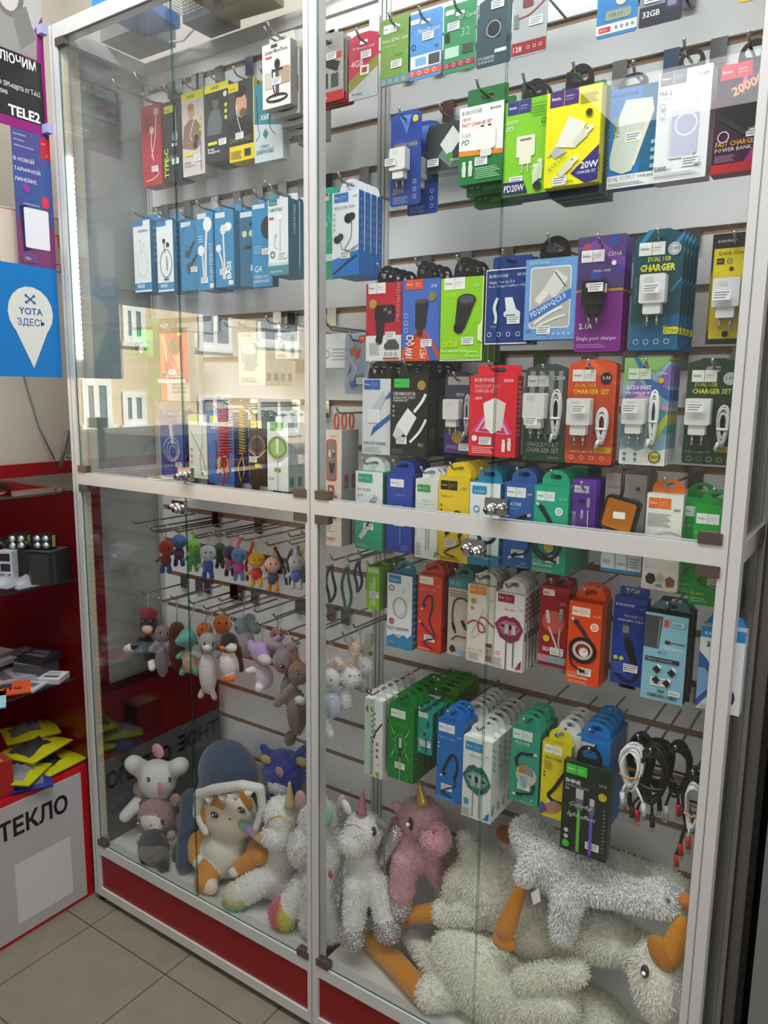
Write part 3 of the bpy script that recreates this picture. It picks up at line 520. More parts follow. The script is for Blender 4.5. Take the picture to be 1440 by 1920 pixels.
pack('power_bank_box','white magnetic power bank box','power bank',1.4580,0.0550,1.7579,0.0748,0.1526,0.03,1,0.02,'black','eeeef2','c9c9cf',[('h', 0.04, 0.88, 0.24, '8a8a8e', 'f0f0ee'), ('t', 0.04, 0.79, 0.1, 'MAGNETIC', '55585c', {'mw': 0.55}), ('t', 0.04, 0.755, 0.05, 'WIRELESS CHARGING', '9a9ca0', {'mw': 0.62}), ('t', 0.76, 0.9, 0.08, 'J109', '55585c', {}), ('rr', 0.27, 0.2, 0.75, 0.85, 0.05, 'dfe0ea'), ('rr', 0.29, 0.215, 0.73, 0.835, 0.05, 'ececf2'), ('rr', 0.3, 0.22, 0.8, 0.64, 0.06, 'c6c9e0'), ('o', 0.58, 0.5, 0.2, 0.03, 'f6f6fa'), ('t', 0.02, 0.1, 0.1, '5000', '3a3c40', {'bold': 0.01}), ('t', 0.24, 0.1, 0.05, 'mAh', '3a3c40', {}), ('t', 0.78, 0.1, 0.09, 'PD', '2f7a5c', {'it': 0.2}), ('x', 0.02, 0.03, 0.9, 0.075, 3, '9a9ca0'), ('rr', 0.06, 0.66, 0.18, 0.72, 0.03, 'd5d6da'), ('o', 0.12, 0.69, 0.05, 0.012, '6b6d72'), ('o', 0.12, 0.61, 0.05, 0.012, '6b6d72')],(0.7, 0.16),{'tx': 0.05})
pack('power_bank_box','magenta and black power bank box','power bank',1.5427,0.0500,1.7567,0.0795,0.1430,0.028,1,0.02,'black','b0247e','8f1d24',[('p', [(0, 0), (0.45, 0.0), (1, 0.55), (1, 1), (0, 1)], '3a1030'), ('p', [(0.3, 1), (0.5, 1), (1, 0.5), (1, 0.2)], '7d1f78'), ('p', [(0.0, 0.0), (1, 0.0), (1, 0.09), (0, 0.09)], 'b8262c'), ('p', [(0.4, 0.75), (0.48, 1), (0.54, 1), (0.46, 0.7)], 'd94fae'), ('p', [(0.65, 0.85), (0.72, 1), (0.78, 1), (0.7, 0.8)], 'e36cc0'), ('h', 0.06, 0.87, 0.25, 'd8213f', 'f0f0ee'), ('p', [(0.08, 0.55), (0.6, 0.78), (1.0, 0.62), (1, 0.5), (0.55, 0.36)], '17171b'), ('p', [(0.08, 0.55), (0.1, 0.5), (0.55, 0.32), (0.55, 0.38)], '2e2e34'), ('t', 0.3, 0.7, 0.17, '20000', 'f0b070', {'rot': 0.35, 'bold': 0.03}), ('t', 0.06, 0.25, 0.1, 'FAST CHARGE', 'e8b23a', {'mw': 0.62, 'bold': 0.01}), ('t', 0.06, 0.2, 0.08, 'POWER BANK', 'e8d8e0', {'mw': 0.6}), ('x', 0.06, 0.1, 0.4, 0.17, 5, 'b9849f'), ('o', 0.18, 0.34, 0.09, 0.02, 'd8c0cc')],(0.7, 0.36),{'tx': 0.05})
pack('car_charger_box','red and white box with black car charger picture','car charger',0.9045,0.1000,1.5033,0.0845,0.1498,0.022,4,0.026,'black','c01f33','8e1826',[('r', 0, 0, 1, 0.33, 'ece9e6'), ('h', 0.06, 0.87, 0.24, 'f0f0ee', '666666'), ('c', 0.2, 0.74, 0.11, 'c0973f'), ('rr', 0.25, 0.5, 0.82, 0.72, 0.1, '1d1d20'), ('p', [(0.28, 0.55), (0.55, 0.55), (0.48, 0.27), (0.3, 0.28)], '27272b'), ('c', 0.38, 0.27, 0.1, '1d1d20'), ('rr', 0.5, 0.64, 0.6, 0.68, 0.01, '77777c'), ('rr', 0.63, 0.6, 0.73, 0.64, 0.01, '77777c'), ('t', 0.95, 0.5, 0.1, 'STRONG&STEADY', 'e8a0a8', {'rot': 1.57}), ('x', 0.1, 0.08, 0.4, 0.24, 8, '9a9896'), ('p', [(0.52, 0.2), (0.65, 0.27), (0.85, 0.27), (0.95, 0.2), (0.92, 0.15), (0.55, 0.15)], '4a4c50'), ('r', 0.5, 0.02, 0.95, 0.04, 'b8283a'), ('o', 0.58, 0.09, 0.04, 0.014, '6a6a6a'), ('o', 0.715, 0.09, 0.04, 0.014, '6a6a6a'), ('o', 0.85, 0.09, 0.04, 0.014, '6a6a6a')],(0.7, 0.33),{'th': 0.4, 'tx': -0.0})
pack('car_charger_box','blue box with orange ray band and car charger','car charger',0.9991,0.0850,1.5017,0.0830,0.1503,0.022,4,0.026,'black','4169c0','2c4a8c',[('p', [(0, 0), (1, 0), (1, 0.1), (0.62, 0.38), (0.4, 0.38), (0, 0.12)], 'dc4a20'), ('p', [(0.0, 0.0), (0.1, 0), (0.45, 0.35), (0.4, 0.38)], 'a63a1c'), ('p', [(0.75, 0), (1, 0.0), (0.6, 0.38)], '3f62b4'), ('h', 0.1, 0.88, 0.22, 'e2502a', 'f0f0ee'), ('t', 0.76, 0.89, 0.08, 'Z46', 'f0f0ee', {}), ('c', 0.8, 0.78, 0.1, '8f7d3c'), ('p', [(0.36, 0.72), (0.7, 0.72), (0.62, 0.4), (0.36, 0.4)], '242629'), ('c', 0.53, 0.72, 0.17, '33363a', 0.07), ('c', 0.53, 0.73, 0.13, '5a4a44', 0.05), ('r', 0.42, 0.3, 0.56, 0.4, '33363a'), ('t', 0.34, 0.03, 0.24, '18W QC3', 'f0f0ee', {'rot': 1.5, 'bold': 0.02, 'mw': 0.52}), ('t', 0.66, 0.03, 0.2, 'METAL', 'f0f0ee', {'rot': 1.5, 'mw': 0.34}), ('o', 0.12, 0.56, 0.05, 0.012, 'c8d4f0'), ('o', 0.12, 0.4700000000000001, 0.05, 0.012, 'c8d4f0'), ('o', 0.12, 0.38000000000000006, 0.05, 0.012, 'c8d4f0')],(0.66, 0.22),{'tw': 0.2})
pack('car_charger_box','lime green box with black car charger picture','car charger',1.0910,0.0750,1.5002,0.0869,0.1472,0.022,3,0.026,'black','8fd01c','5a7f1c',[('r', 0, 0, 1, 0.01, 'f0f0ee'), ('r', 0.975, 0.0, 1, 1, 'd9f0a8'), ('h', 0.08, 0.86, 0.24, 'f0f0ee', '6a8a3a'), ('t', 0.78, 0.88, 0.07, 'Z47', 'e8f8d0', {}), ('t', 0.08, 0.77, 0.09, 'QC3.0', 'd8f020', {'it': 0.2}), ('o', 0.55, 0.5, 0.24, 0.01, 'a8dd50'), ('o', 0.55, 0.5, 0.3, 0.01, 'a8dd50'), ('p', [(0.4, 0.74), (0.8, 0.68), (0.58, 0.38), (0.36, 0.44)], '232527'), ('c', 0.62, 0.73, 0.22, '303335', 0.12), ('c', 0.62, 0.735, 0.17, '50565a', 0.08), ('c', 0.45, 0.4, 0.12, '1a1c1d'), ('t', 0.06, 0.16, 0.13, 'QC3.0', 'd8e81a', {'mw': 0.36, 'bold': 0.02}), ('t', 0.06, 0.1, 0.06, 'Dual output fast charging', 'e8f8d0', {'mw': 0.62}), ('x', 0.06, 0.02, 0.45, 0.08, 3, 'b6dd70'), ('l', [(0.62, 0.06), (0.72, 0.11), (0.88, 0.11), (0.96, 0.06), (0.62, 0.06)], 0.012, 'e8f8d0'), ('p', [(0.9, 0.25), (1, 0.22), (1, 0.5), (0.96, 0.45), (0.9, 0.42)], 'e4f7c0')],(0.66, 0.24),{})
pack('car_charger_box','navy car charger box with white cable picture','car charger',1.1813,0.0700,1.5278,0.0802,0.1269,0.02,2,0.026,'rect','1d3c7e','162e60',[('r', 0, 0, 1, 0.015, 'f0f0ee'), ('r', 0, 0, 0.015, 1, 'f0f0ee'), ('r', 0, 0.985, 1, 1, 'f0f0ee'), ('t', 0.08, 0.89, 0.08, 'BOROFONE', 'f0f0ee', {'mw': 0.44}), ('t', 0.74, 0.9, 0.06, 'BZ12A', 'f0f0ee', {}), ('t', 0.08, 0.8, 0.07, 'Single Port QC3.0', 'd8e0f4', {'mw': 0.6}), ('t', 0.08, 0.75, 0.06, 'In-car Charger Set(Micro USB)', 'd8e0f4', {'mw': 0.85}), ('p', [(0.46, 0.62), (0.64, 0.62), (0.76, 0.42), (0.52, 0.36)], 'e4e8ea'), ('c', 0.64, 0.4, 0.2, 'dfe4e6', 0.1), ('rr', 0.5, 0.36, 0.72, 0.39, 0.01, '50565a'), ('l', [(0.3, 0.62), (0.22, 0.5), (0.27, 0.36), (0.25, 0.28)], 0.07, 'dfe4e6', 1), ('t', 0.15, 0.22, 0.05, 'QC3.0', 'b9c4e4', {}), ('o', 0.12, 0.13, 0.045, 0.014, 'c9d4f0'), ('o', 0.3466666666666667, 0.13, 0.045, 0.014, 'c9d4f0'), ('o', 0.5733333333333334, 0.13, 0.045, 0.014, 'c9d4f0'), ('o', 0.8, 0.13, 0.045, 0.014, 'c9d4f0')],(0.68, 0.32),{'th': 0.3})
pack('car_charger_box','light blue windowed car charger and cable box','car charger',1.2663,0.0550,1.5322,0.0890,0.1308,0.03,1,0.026,'black','6ea0dc','3f6fb0',[('rr', 0.1, 0.14, 0.9, 0.9, 0.06, 'e6ecf2'), ('rr', 0.12, 0.155, 0.88, 0.885, 0.05, 'b9b8b2'), ('p', [(0.2, 0.5), (0.35, 0.62), (0.5, 0.58), (0.3, 0.44)], 'e8e6e0'), ('p', [(0.36, 0.62), (0.6, 0.86), (0.84, 0.74), (0.6, 0.5)], 'dddcd8'), ('l', [(0.58, 0.83), (0.8, 0.64)], 0.02, '4a4c50'), ('p', [(0.1, 0.36), (0.9, 0.62), (0.9, 0.5), (0.1, 0.22)], '3f78c8'), ('t', 0.17, 0.265, 0.12, 'PD20W+QC3.0', 'f0f0ee', {'rot': 0.48, 'mw': 0.75, 'bold': 0.01}), ('l', [(0.2, 0.2), (0.5, 0.33), (0.75, 0.4)], 0.05, 'eceae4', 1), ('l', [(0.3, 0.18), (0.6, 0.26), (0.82, 0.3)], 0.05, 'e4e2dc', 1), ('t', 0.1, 0.93, 0.07, 'BOROFONE', 'd8e890', {'mw': 0.36}), ('p', [(0.93, 0.6), (0.97, 0.68), (0.95, 0.64)], 'e8e020'), ('t', 0.05, 0.09, 0.07, 'PD', '1d6a4a', {'it': 0.2}), ('o', 0.5, 0.07, 0.02, 0.014, 'bcd4f0'), ('o', 0.6, 0.07, 0.02, 0.014, 'bcd4f0'), ('o', 0.7, 0.07, 0.02, 0.014, 'bcd4f0'), ('o', 0.8, 0.07, 0.02, 0.014, 'bcd4f0'), ('o', 0.9, 0.07, 0.02, 0.014, 'bcd4f0')],(0.4, 0.12),{'tw': 0.3})
pack('charger_pack','purple single port charger blister with black plug','charger',1.3490,0.0550,1.5110,0.0759,0.1791,0.006,3,0.018,'card','8a2a96','6a2075',[('r', 0, 0.55, 1, 1, '55407a'), ('p', [(0, 0.9), (0.4, 0.97), (1, 0.8), (1, 0.7), (0.5, 0.85)], '7d4aa0'), ('c', 0.2, 0.9, 0.1, 'b04a6a'), ('c', 0.75, 0.95, 0.12, '384c9a'), ('c', 0.9, 0.7, 0.1, '4b3aa0'), ('c', 0.4, 0.65, 0.12, '3f5cae'), ('r', 0, 0.52, 1, 0.545, 'b8923a'), ('h', 0.08, 0.78, 0.24, 'f0f0ee', '7a3a44'), ('t', 0.65, 0.82, 0.09, 'CS11A', 'f0f0ee', {'mw': 0.28}), ('c', 0.78, 0.76, 0.05, 'e8e8ec'), ('t', 0.35, 0.69, 0.06, 'SMALL AND', 'c8d0f4', {}), ('t', 0.1, 0.2, 0.13, '2.1A', 'f0f0ee', {'bold': 0.02}), ('t', 0.06, 0.09, 0.1, 'Single port charger', 'e8d0f0', {'mw': 0.86}), ('x', 0.06, 0.03, 0.7, 0.07, 2, 'b878c0')],(0.52, 0.545),{'chg': (0.42, 0.4, 0.44, '1d1f22'), 'ty': -0.0245, 'pk': 0.1})
pack('charger_pack','dark teal dual usb charger blister with white plug','charger',1.4396,0.0450,1.5113,0.0726,0.1775,0.006,5,0.019,'card','17505c','123e48',[('p', [(0, 0.0), (1, 0.0), (1, 0.3), (0, 0.22)], '1a6a9a'), ('p', [(0.1, 0.9), (0.3, 1), (0.4, 1), (0.15, 0.86)], '2f8ab8'), ('p', [(0.75, 0.85), (1, 0.97), (1, 0.93), (0.8, 0.82)], '2f8ab8'), ('p', [(0.8, 0.5), (1, 0.6), (1, 0.57), (0.8, 0.47)], '2a86b4'), ('h', 0.1, 0.79, 0.26, 'f0f0ee', '50565a'), ('c', 0.82, 0.83, 0.13, 'd8dcdc'), ('o', 0.82, 0.83, 0.1, 0.01, '4a5a5c'), ('t', 0.74, 0.82, 0.08, '2.4A', '3d4a4c', {}), ('t', 0.3, 0.735, 0.11, 'DUAL USB', 'e6e236', {'it': 0.15, 'mw': 0.46, 'bold': 0.01}), ('t', 0.14, 0.655, 0.16, 'CHARGER', 'e6e236', {'it': 0.1, 'mw': 0.72, 'bold': 0.03}), ('rr', 0.7, 0.13, 1.0, 0.19, 0.03, 'dfe020'), ('t', 0.73, 0.14, 0.09, 'C73A', '17505c', {'it': 0.2}), ('o', 0.15, 0.07, 0.05, 0.014, 'b8d0d4'), ('o', 0.36, 0.07, 0.05, 0.014, 'b8d0d4'), ('o', 0.57, 0.07, 0.05, 0.014, 'b8d0d4'), ('o', 0.78, 0.07, 0.05, 0.014, 'b8d0d4')],(0.48, 0.5),{'chg': (0.48, 0.385, 0.52, 'eeeef0'), 'ty': -0.0245, 'pk': 0.1, 'dx': 0.001})
pack('charger_pack','yellow and black quick charger blister with white plug','charger',1.5454,0.0500,1.5180,0.0620,0.1559,0.006,1,0.018,'cardflat','e6cf1a','a09010',[('r', 0, 0.87, 1, 1, '1d1e20'), ('r', 0, 0, 0.05, 1, '1d1e20'), ('r', 0.95, 0, 1, 1, '1d1e20'), ('r', 0, 0, 1, 0.05, '1d1e20'), ('t', 0.12, 0.92, 0.07, 'BOROFONE', 'f0f0ee', {'mw': 0.4}), ('t', 0.14, 0.8, 0.1, 'Quick Charger', '4a4414', {'mw': 0.72}), ('r', 0.12, 0.73, 0.28, 0.78, '2a2a20'), ('t', 0.14, 0.745, 0.05, '18W', 'e6cf1a', {}), ('o', 0.4, 0.755, 0.05, 0.02, '4aa02a'), ('c', 0.45, 0.68, 0.05, '2a2a20'), ('c', 0.42, 0.09, 0.07, '2a2a20')],(0.35, 0.43),{'chg': (0.42, 0.33, 0.58, 'ececf4'), 'ty': -0.0245})
pack('charger_box','white box with blue arrow charger picture','charger',0.8959,0.0900,1.3174,0.0682,0.1507,0.022,4,0.026,'black','dfe1e4','b0b4b8',[('h', 0.06, 0.86, 0.28, '2f66b8', 'f0f0ee'), ('p', [(0.35, 0.6), (0.75, 0.85), (0.85, 0.75), (0.5, 0.5)], 'c3cad4'), ('p', [(0.3, 0.24), (0.4, 0.36), (1, 0.55), (1, 0.48), (0.45, 0.3)], '2f66b8'), ('p', [(0.8, 0.74), (1, 0.84), (1, 0.76)], '2f66b8'), ('rr', 0.2, 0.42, 0.65, 0.6, 0.06, 'eceef0'), ('t', 0.06, 0.13, 0.1, 'DUAL-PORT CHARGER', '33475f', {'mw': 0.8, 'bold': 0.01}), ('x', 0.06, 0.03, 0.7, 0.1, 4, '9aa0a8')],None,{'th': 0.5, 'tw': 0.4})
pack('charger_box','black box with white plug and lightning cable picture','charger',0.9821,0.0750,1.3196,0.0844,0.1494,0.034,4,0.036,'black','1b1d20','131417',[('h', 0.1, 0.88, 0.2, '35c94a', '103f18'), ('c', 0.83, 0.91, 0.11, 'a88a34'), ('t', 0.08, 0.78, 0.09, 'USB INDICATOR', 'f0f0ee', {'mw': 0.6, 'bold': 0.01}), ('t', 0.08, 0.735, 0.07, 'SINGLE PORT SAFETY', 'f0f0ee', {'mw': 0.6}), ('t', 0.08, 0.7, 0.06, 'CHARGING SET', 'f0f0ee', {'mw': 0.4}), ('p', [(0.18, 0.4), (0.48, 0.62), (0.72, 0.5), (0.45, 0.25)], 'e8eae8'), ('p', [(0.18, 0.4), (0.08, 0.26), (0.2, 0.2), (0.4, 0.3)], 'cfd2d0'), ('l', [(0.95, 0.8), (0.85, 0.7), (0.65, 0.57)], 0.07, 'f0f0ee', 1), ('l', [(0.97, 0.48), (0.8, 0.32), (0.55, 0.18)], 0.06, 'f0f0ee', 1), ('t', 0.78, 0.13, 0.1, 'N1', 'c8ccd0', {}), ('x', 0.06, 0.02, 0.4, 0.09, 4, '6a7075'), ('o', 0.1, 0.64, 0.02, 0.01, 'f0f0ee'), ('o', 0.1, 0.5800000000000001, 0.02, 0.01, 'f0f0ee'), ('o', 0.1, 0.52, 0.02, 0.01, 'f0f0ee')],(0.32, 0.2),{'th': 0.45, 'tw': 0.4, 'sops': [('r', 0.2, 0.1, 0.8, 0.85, '1a2433'), ('o', 0.5, 0.3, 0.2, 0.05, '3fae4a')]})
pack('charger_pack','dark violet charger set blister with grey coiled cable','charger',1.0825,0.0900,1.3301,0.0592,0.1510,0.006,1,0.02,'card','3b3550','2a2540',[('r', 0, 0, 1, 0.25, '4f3583'), ('r', 0.1, 0.84, 0.85, 0.94, 'a5a39a'), ('t', 0.4, 0.7, 0.13, '18W', 'd0cfe0', {}), ('c', 0.48, 0.2, 0.2, 'c8a93a'), ('x', 0.1, 0.05, 0.5, 0.1, 2, 'b0a8cc')],(0.75, 0.08),{'chg': (0.38, 0.42, 0.56, 'e0e0dc'), 'coil': (0.86, 0.22, 0.24, 0.5, 'bdbdc0'), 'ty': -0.0015})
pack('charger_box','tall red charger set box with plug in triangle','charger',1.1692,0.0550,1.3313,0.0911,0.1420,0.024,1,0.02,'rect','df2235','b51a2a',[('t', 0.1, 0.92, 0.09, 'BOROFONE', 'f0f0ee', {'mw': 0.42}), ('t', 0.72, 0.92, 0.07, 'BA59A', 'f0f0ee', {'mw': 0.2}), ('t', 0.1, 0.84, 0.08, 'SINGLE PORT QC3.0', 'ffb0b8', {'mw': 0.54}), ('t', 0.1, 0.79, 0.08, 'CHARGER SET', 'ffc0c8', {'mw': 0.44}), ('p', [(0.05, 0.3), (0.52, 0.74), (0.95, 0.28)], 'd83f7a'), ('p', [(0.13, 0.3), (0.52, 0.68), (0.87, 0.28)], 'e8a0c8'), ('p', [(0.2, 0.31), (0.52, 0.62), (0.8, 0.29)], 'c02a6a'), ('p', [(0.28, 0.34), (0.52, 0.58), (0.72, 0.32)], 'e8a0c8'), ('p', [(0.3, 0.66), (0.55, 0.73), (0.78, 0.66), (0.72, 0.36), (0.5, 0.28), (0.36, 0.36)], 'f2ece6'), ('p', [(0.55, 0.73), (0.78, 0.66), (0.72, 0.36), (0.52, 0.3)], 'dcd4cc'), ('t', 0.12, 0.7, 0.07, '18W', 'f0f0ee', {}), ('c', 0.13, 0.22, 0.06, 'f0f0ee'), ('x', 0.08, 0.03, 0.55, 0.12, 4, 'ffb8b8'), ('usb', 0.76, 0.14, 0.24, 90, 'f0f0ee', 'f0e0e0'), ('usb', 0.88, 0.16, 0.24, 90, 'f0f0ee', 'f0e0e0')],(0.36, 0.19),{'th': 0.2, 'sops': [('x', 0.2, 0.25, 0.8, 0.95, 12, 'ff8a90')]})
pack('charger_pack','dark striped single port charger set blister','charger',1.2664,0.0600,1.3285,0.0774,0.1637,0.006,1,0.02,'card','3f4a44','2f3a34',[('r', 0.1, 0.28, 0.22, 0.93, '8c908e'), ('r', 0.32, 0.28, 0.44, 0.93, '8c908e'), ('r', 0.54, 0.28, 0.66, 0.93, '8c908e'), ('r', 0.76, 0.28, 0.86, 0.93, '8c908e'), ('r', 0, 0.0, 1, 0.27, '2a4a38'), ('h', 0.05, 0.77, 0.24, 'c9cbc6', '555555'), ('t', 0.64, 0.84, 0.1, 'C81A', 'f0f0ee', {'it': 0.2}), ('t', 0.1, 0.15, 0.12, 'SINGLE PORT', 'c6cec8', {'mw': 0.72}), ('t', 0.08, 0.09, 0.12, 'CHARGER SET', 'c6cec8', {'mw': 0.76}), ('t', 0.6, 0.03, 0.06, '5V/2.1A', 'c6cec8', {})],(0.28, 0.42),{'chg': (0.3, 0.44, 0.5, 'ebebe6'), 'coil': (0.76, 0.24, 0.3, 0.5, 'd8d8d8'), 'ty': -0.0245})
pack('charger_pack','orange dual usb charger set blister','charger',1.3448,0.0550,1.3291,0.0793,0.1700,0.006,2,0.02,'card','d8502a','b0401f',[('p', [(0.3, 0.95), (0.5, 1), (1, 0.8), (1, 0.75)], 'e2683c'), ('h', 0.09, 0.79, 0.24, 'f0f0ee', 'b04a2a'), ('c', 0.8, 0.82, 0.12, '33282a'), ('t', 0.72, 0.81, 0.08, '2.4A', 'f0f0ee', {}), ('t', 0.16, 0.735, 0.1, 'DUAL USB', 'f0c020', {'it': 0.1, 'mw': 0.44, 'bold': 0.01}), ('t', 0.12, 0.668, 0.12, 'CHARGER SET', 'f0d020', {'mw': 0.76, 'bold': 0.02}), ('rr', 0.62, 0.11, 0.98, 0.17, 0.03, 'd8b020'), ('t', 0.65, 0.12, 0.08, 'C73A', '8a4020', {'it': 0.2}), ('t', 0.1, 0.1, 0.06, 'Cable Length 1M', 'f0f0ee', {'mw': 0.5}), ('o', 0.15, 0.06, 0.04, 0.014, 'ffb090'), ('o', 0.3666666666666667, 0.06, 0.04, 0.014, 'ffb090'), ('o', 0.5833333333333334, 0.06, 0.04, 0.014, 'ffb090'), ('o', 0.8, 0.06, 0.04, 0.014, 'ffb090')],(0.35, 0.53),{'chg': (0.32, 0.375, 0.49, 'ececea'), 'coil': (0.78, 0.2, 0.3, 0.34, 'e0e4ec'), 'ty': -0.0245})
pack('charger_pack','swirled pastel marble fast charger set blister','charger',1.4344,0.0450,1.3340,0.0702,0.1660,0.006,4,0.02,'card','8fb4c8','5a6a90',[('p', [(0, 0.6), (0.3, 0.8), (0.6, 0.7), (1, 0.95), (1, 0.75), (0.5, 0.5), (0, 0.45)], '8a6cb4'), ('p', [(0, 0.75), (0.4, 0.95), (0.7, 0.85), (1, 1), (0, 1)], '86b86a'), ('p', [(0.3, 1), (0.6, 0.8), (1, 0.7), (1, 0.6), (0.5, 0.75), (0.2, 1)], '3b6ca8'), ('p', [(0, 0.25), (0.5, 0.4), (1, 0.3), (1, 0.5), (0.4, 0.55), (0, 0.4)], '4aa0a8'), ('p', [(0.5, 0.2), (1, 0.5), (1, 0.4), (0.7, 0.18)], 'c9c850'), ('p', [(0.0, 0.5), (0.4, 0.62), (1, 0.5), (1, 0.54), (0.4, 0.67), (0, 0.55)], 'd8a8c8'), ('r', 0, 0, 1, 0.13, 'eceeea'), ('p', [(0, 0.13), (0.2, 0.16), (0.4, 0.13), (0.6, 0.17), (0.8, 0.13), (1, 0.16), (1, 0.1), (0, 0.1)], 'eceeea'), ('h', 0.1, 0.8, 0.24, 'dfe8d0', '4a7a3a'), ('t', 0.7, 0.84, 0.08, 'C109A', 'd8e8ff', {'mw': 0.24}), ('c', 0.82, 0.79, 0.06, 'd8a820'), ('t', 0.06, 0.7, 0.1, 'QC3.0 FAST', 'f0f0ee', {'bold': 0.02, 'mw': 0.56}), ('t', 0.06, 0.66, 0.07, 'SAFE CHARGER SET', 'f0e8ff', {'mw': 0.56}), ('c', 0.78, 0.08, 0.13, '2f3a2a'), ('c', 0.78, 0.08, 0.11, 'c8c040'), ('t', 0.69, 0.065, 0.09, '18W', '141416', {}), ('c', 0.12, 0.1, 0.035, '2f8a5a'), ('c', 0.12, 0.05, 0.035, '2f8a5a'), ('c', 0.36, 0.1, 0.035, '2f8a5a'), ('c', 0.36, 0.05, 0.035, '2f8a5a')],(0.26, 0.53),{'chg': (0.32, 0.385, 0.5, 'ececea'), 'coil': (0.72, 0.2, 0.24, 0.5, 'ececec'), 'ty': -0.0245, 'sops': []})
pack('charger_pack','dark green dual usb charger set blister','charger',1.5300,0.0450,1.3408,0.0716,0.1570,0.006,1,0.02,'card','23402f','1a3024',[('h', 0.09, 0.78, 0.24, 'f0f0ee', '4a5a50'), ('c', 0.83, 0.81, 0.13, 'c9cdc8'), ('t', 0.74, 0.8, 0.08, '2.4A', '33403a', {}), ('t', 0.16, 0.735, 0.1, 'DUAL USB', 'c6d02a', {'it': 0.1, 'mw': 0.44, 'bold': 0.01}), ('t', 0.12, 0.668, 0.12, 'CHARGER SET', 'd8e02a', {'mw': 0.76, 'bold': 0.02}), ('rr', 0.64, 0.12, 0.98, 0.18, 0.03, 'c8b820'), ('t', 0.67, 0.13, 0.08, 'C73A', '23402f', {'it': 0.2}), ('t', 0.06, 0.1, 0.06, 'Cable Length 1M', 'b9c6bc', {'mw': 0.5}), ('o', 0.15, 0.05, 0.05, 0.014, '9ab0a0'), ('o', 0.35, 0.05, 0.05, 0.014, '9ab0a0'), ('o', 0.5499999999999999, 0.05, 0.05, 0.014, '9ab0a0'), ('o', 0.75, 0.05, 0.05, 0.014, '9ab0a0')],(0.26, 0.54),{'chg': (0.3, 0.375, 0.49, 'eaeaea'), 'coil': (0.78, 0.18, 0.3, 0.38, 'd8d8dc'), 'ty': -0.0245})
pack('cable_box','tall white 3M cable box with red figures','cable',0.7760,0.1000,1.1123,0.0511,0.2495,0.06,1,0.03,'none','e4d8cc','a9a9ae',[('rr', 0.2, 0.56, 0.75, 0.92, 0.14, 'c8443c'), ('rr', 0.26, 0.58, 0.69, 0.9, 0.12, '8a7a78'), ('usb', 0.38, 0.8, 0.3, 90, 'd8d8d8', 'eceae4'), ('usb', 0.6, 0.8, 0.3, 90, 'd8d8d8', '23262a'), ('l', [(0.4, 0.72), (0.5, 0.64), (0.6, 0.72)], 0.12, '3a3434', 1), ('rr', 0.3, 0.42, 0.62, 0.53, 0.05, 'c8443c'), ('t', 0.38, 0.445, 0.3, '3', 'f0f0ee', {'bold': 0.03}), ('t', 0.66, 0.42, 0.15, 'M', 'c8443c', {'bold': 0.02}), ('t', 0.2, 0.38, 0.08, 'LENGTH', 'c8443c', {}), ('t', 0.4, 0.94, 0.09, 'MOXOM', 'c8443c', {'mw': 0.4}), ('p', [(0.55, 0.28), (0.95, 0.36), (0.7, 0.24), (0.5, 0.25)], '1d1d1f'), ('t', 0.2, 0.05, 0.14, 'CABLE', 'c8443c', {'mw': 0.56, 'bold': 0.02}), ('r', 0.05, 0.2, 0.08, 0.5, 'c8443c')],(0.4, 0.16),{'nohook': 1, 'sops': [('rr', 0.15, 0.5, 0.4, 0.62, 0.05, 'a84a48'), ('rr', 0.6, 0.5, 0.85, 0.62, 0.05, 'a84a48'), ('t', 0.22, 0.53, 0.15, '3', 'f0f0ee', {}), ('t', 0.66, 0.53, 0.15, '3', 'f0f0ee', {}), ('p', [(0.5, 0.2), (0.6, 0.3), (0.62, 0), (0.5, 0)], '222222')]})
pack('cable_box','white and teal cable box with silver plug','cable',0.9005,0.0600,1.1257,0.0661,0.1594,0.018,6,0.02,'dome','e9ebe9','1f9c78',[('p', [(0, 0), (1, 0), (1, 0.38), (0, 0.38)], '22a67e'), ('h', 0.1, 0.86, 0.26, '2ea67e', 'f0f0ee'), ('t', 0.08, 0.75, 0.1, 'Fast charging', '3f8f78', {'mw': 0.5}), ('t', 0.08, 0.68, 0.08, 'for iP', '141416', {'mw': 0.2}), ('usb', 0.62, 0.6, 0.6, 60, 'b9bcc0', '8d9194'), ('usb', 0.35, 0.22, 0.5, 50, 'e4d8d0', 'd0d8d4'), ('l', [(0.6, 0.5), (0.5, 0.35), (0.45, 0.3)], 0.06, '1d1f22', 1), ('x', 0.06, 0.03, 0.5, 0.08, 3, '9ad8c0')],(0.5, 0.3),{'tc': 'dcdcdc', 'sops': [('r', 0, 0, 1, 0.38, '1f9c78'), ('x', 0.3, 0.4, 0.7, 0.95, 14, '2a3a44')]})
pack('cable_box','royal blue cable box with 1M badge','cable',0.9733,0.0600,1.1300,0.0589,0.1562,0.018,4,0.02,'dome','1d3fa8','173287',[('h', 0.14, 0.83, 0.26, 'f0f0ee', '2a4aa0'), ('t', 0.35, 0.72, 0.08, 'USB to iP', 'b0c0f0', {'mw': 0.36}), ('o', 0.55, 0.52, 0.2, 0.02, 'a8bcf0'), ('t', 0.47, 0.53, 0.12, '1M', 'c8d4f8', {}), ('r', 0.54, 0.1, 0.57, 0.48, '7f98dc'), ('c', 0.55, 0.4, 0.05, 'c8d4f8'), ('x', 0.6, 0.03, 0.9, 0.1, 4, '6f88d0')],(0.5, 0.38),{'sops': [('x', 0.2, 0.1, 0.8, 0.95, 14, '3d5cc0')]})
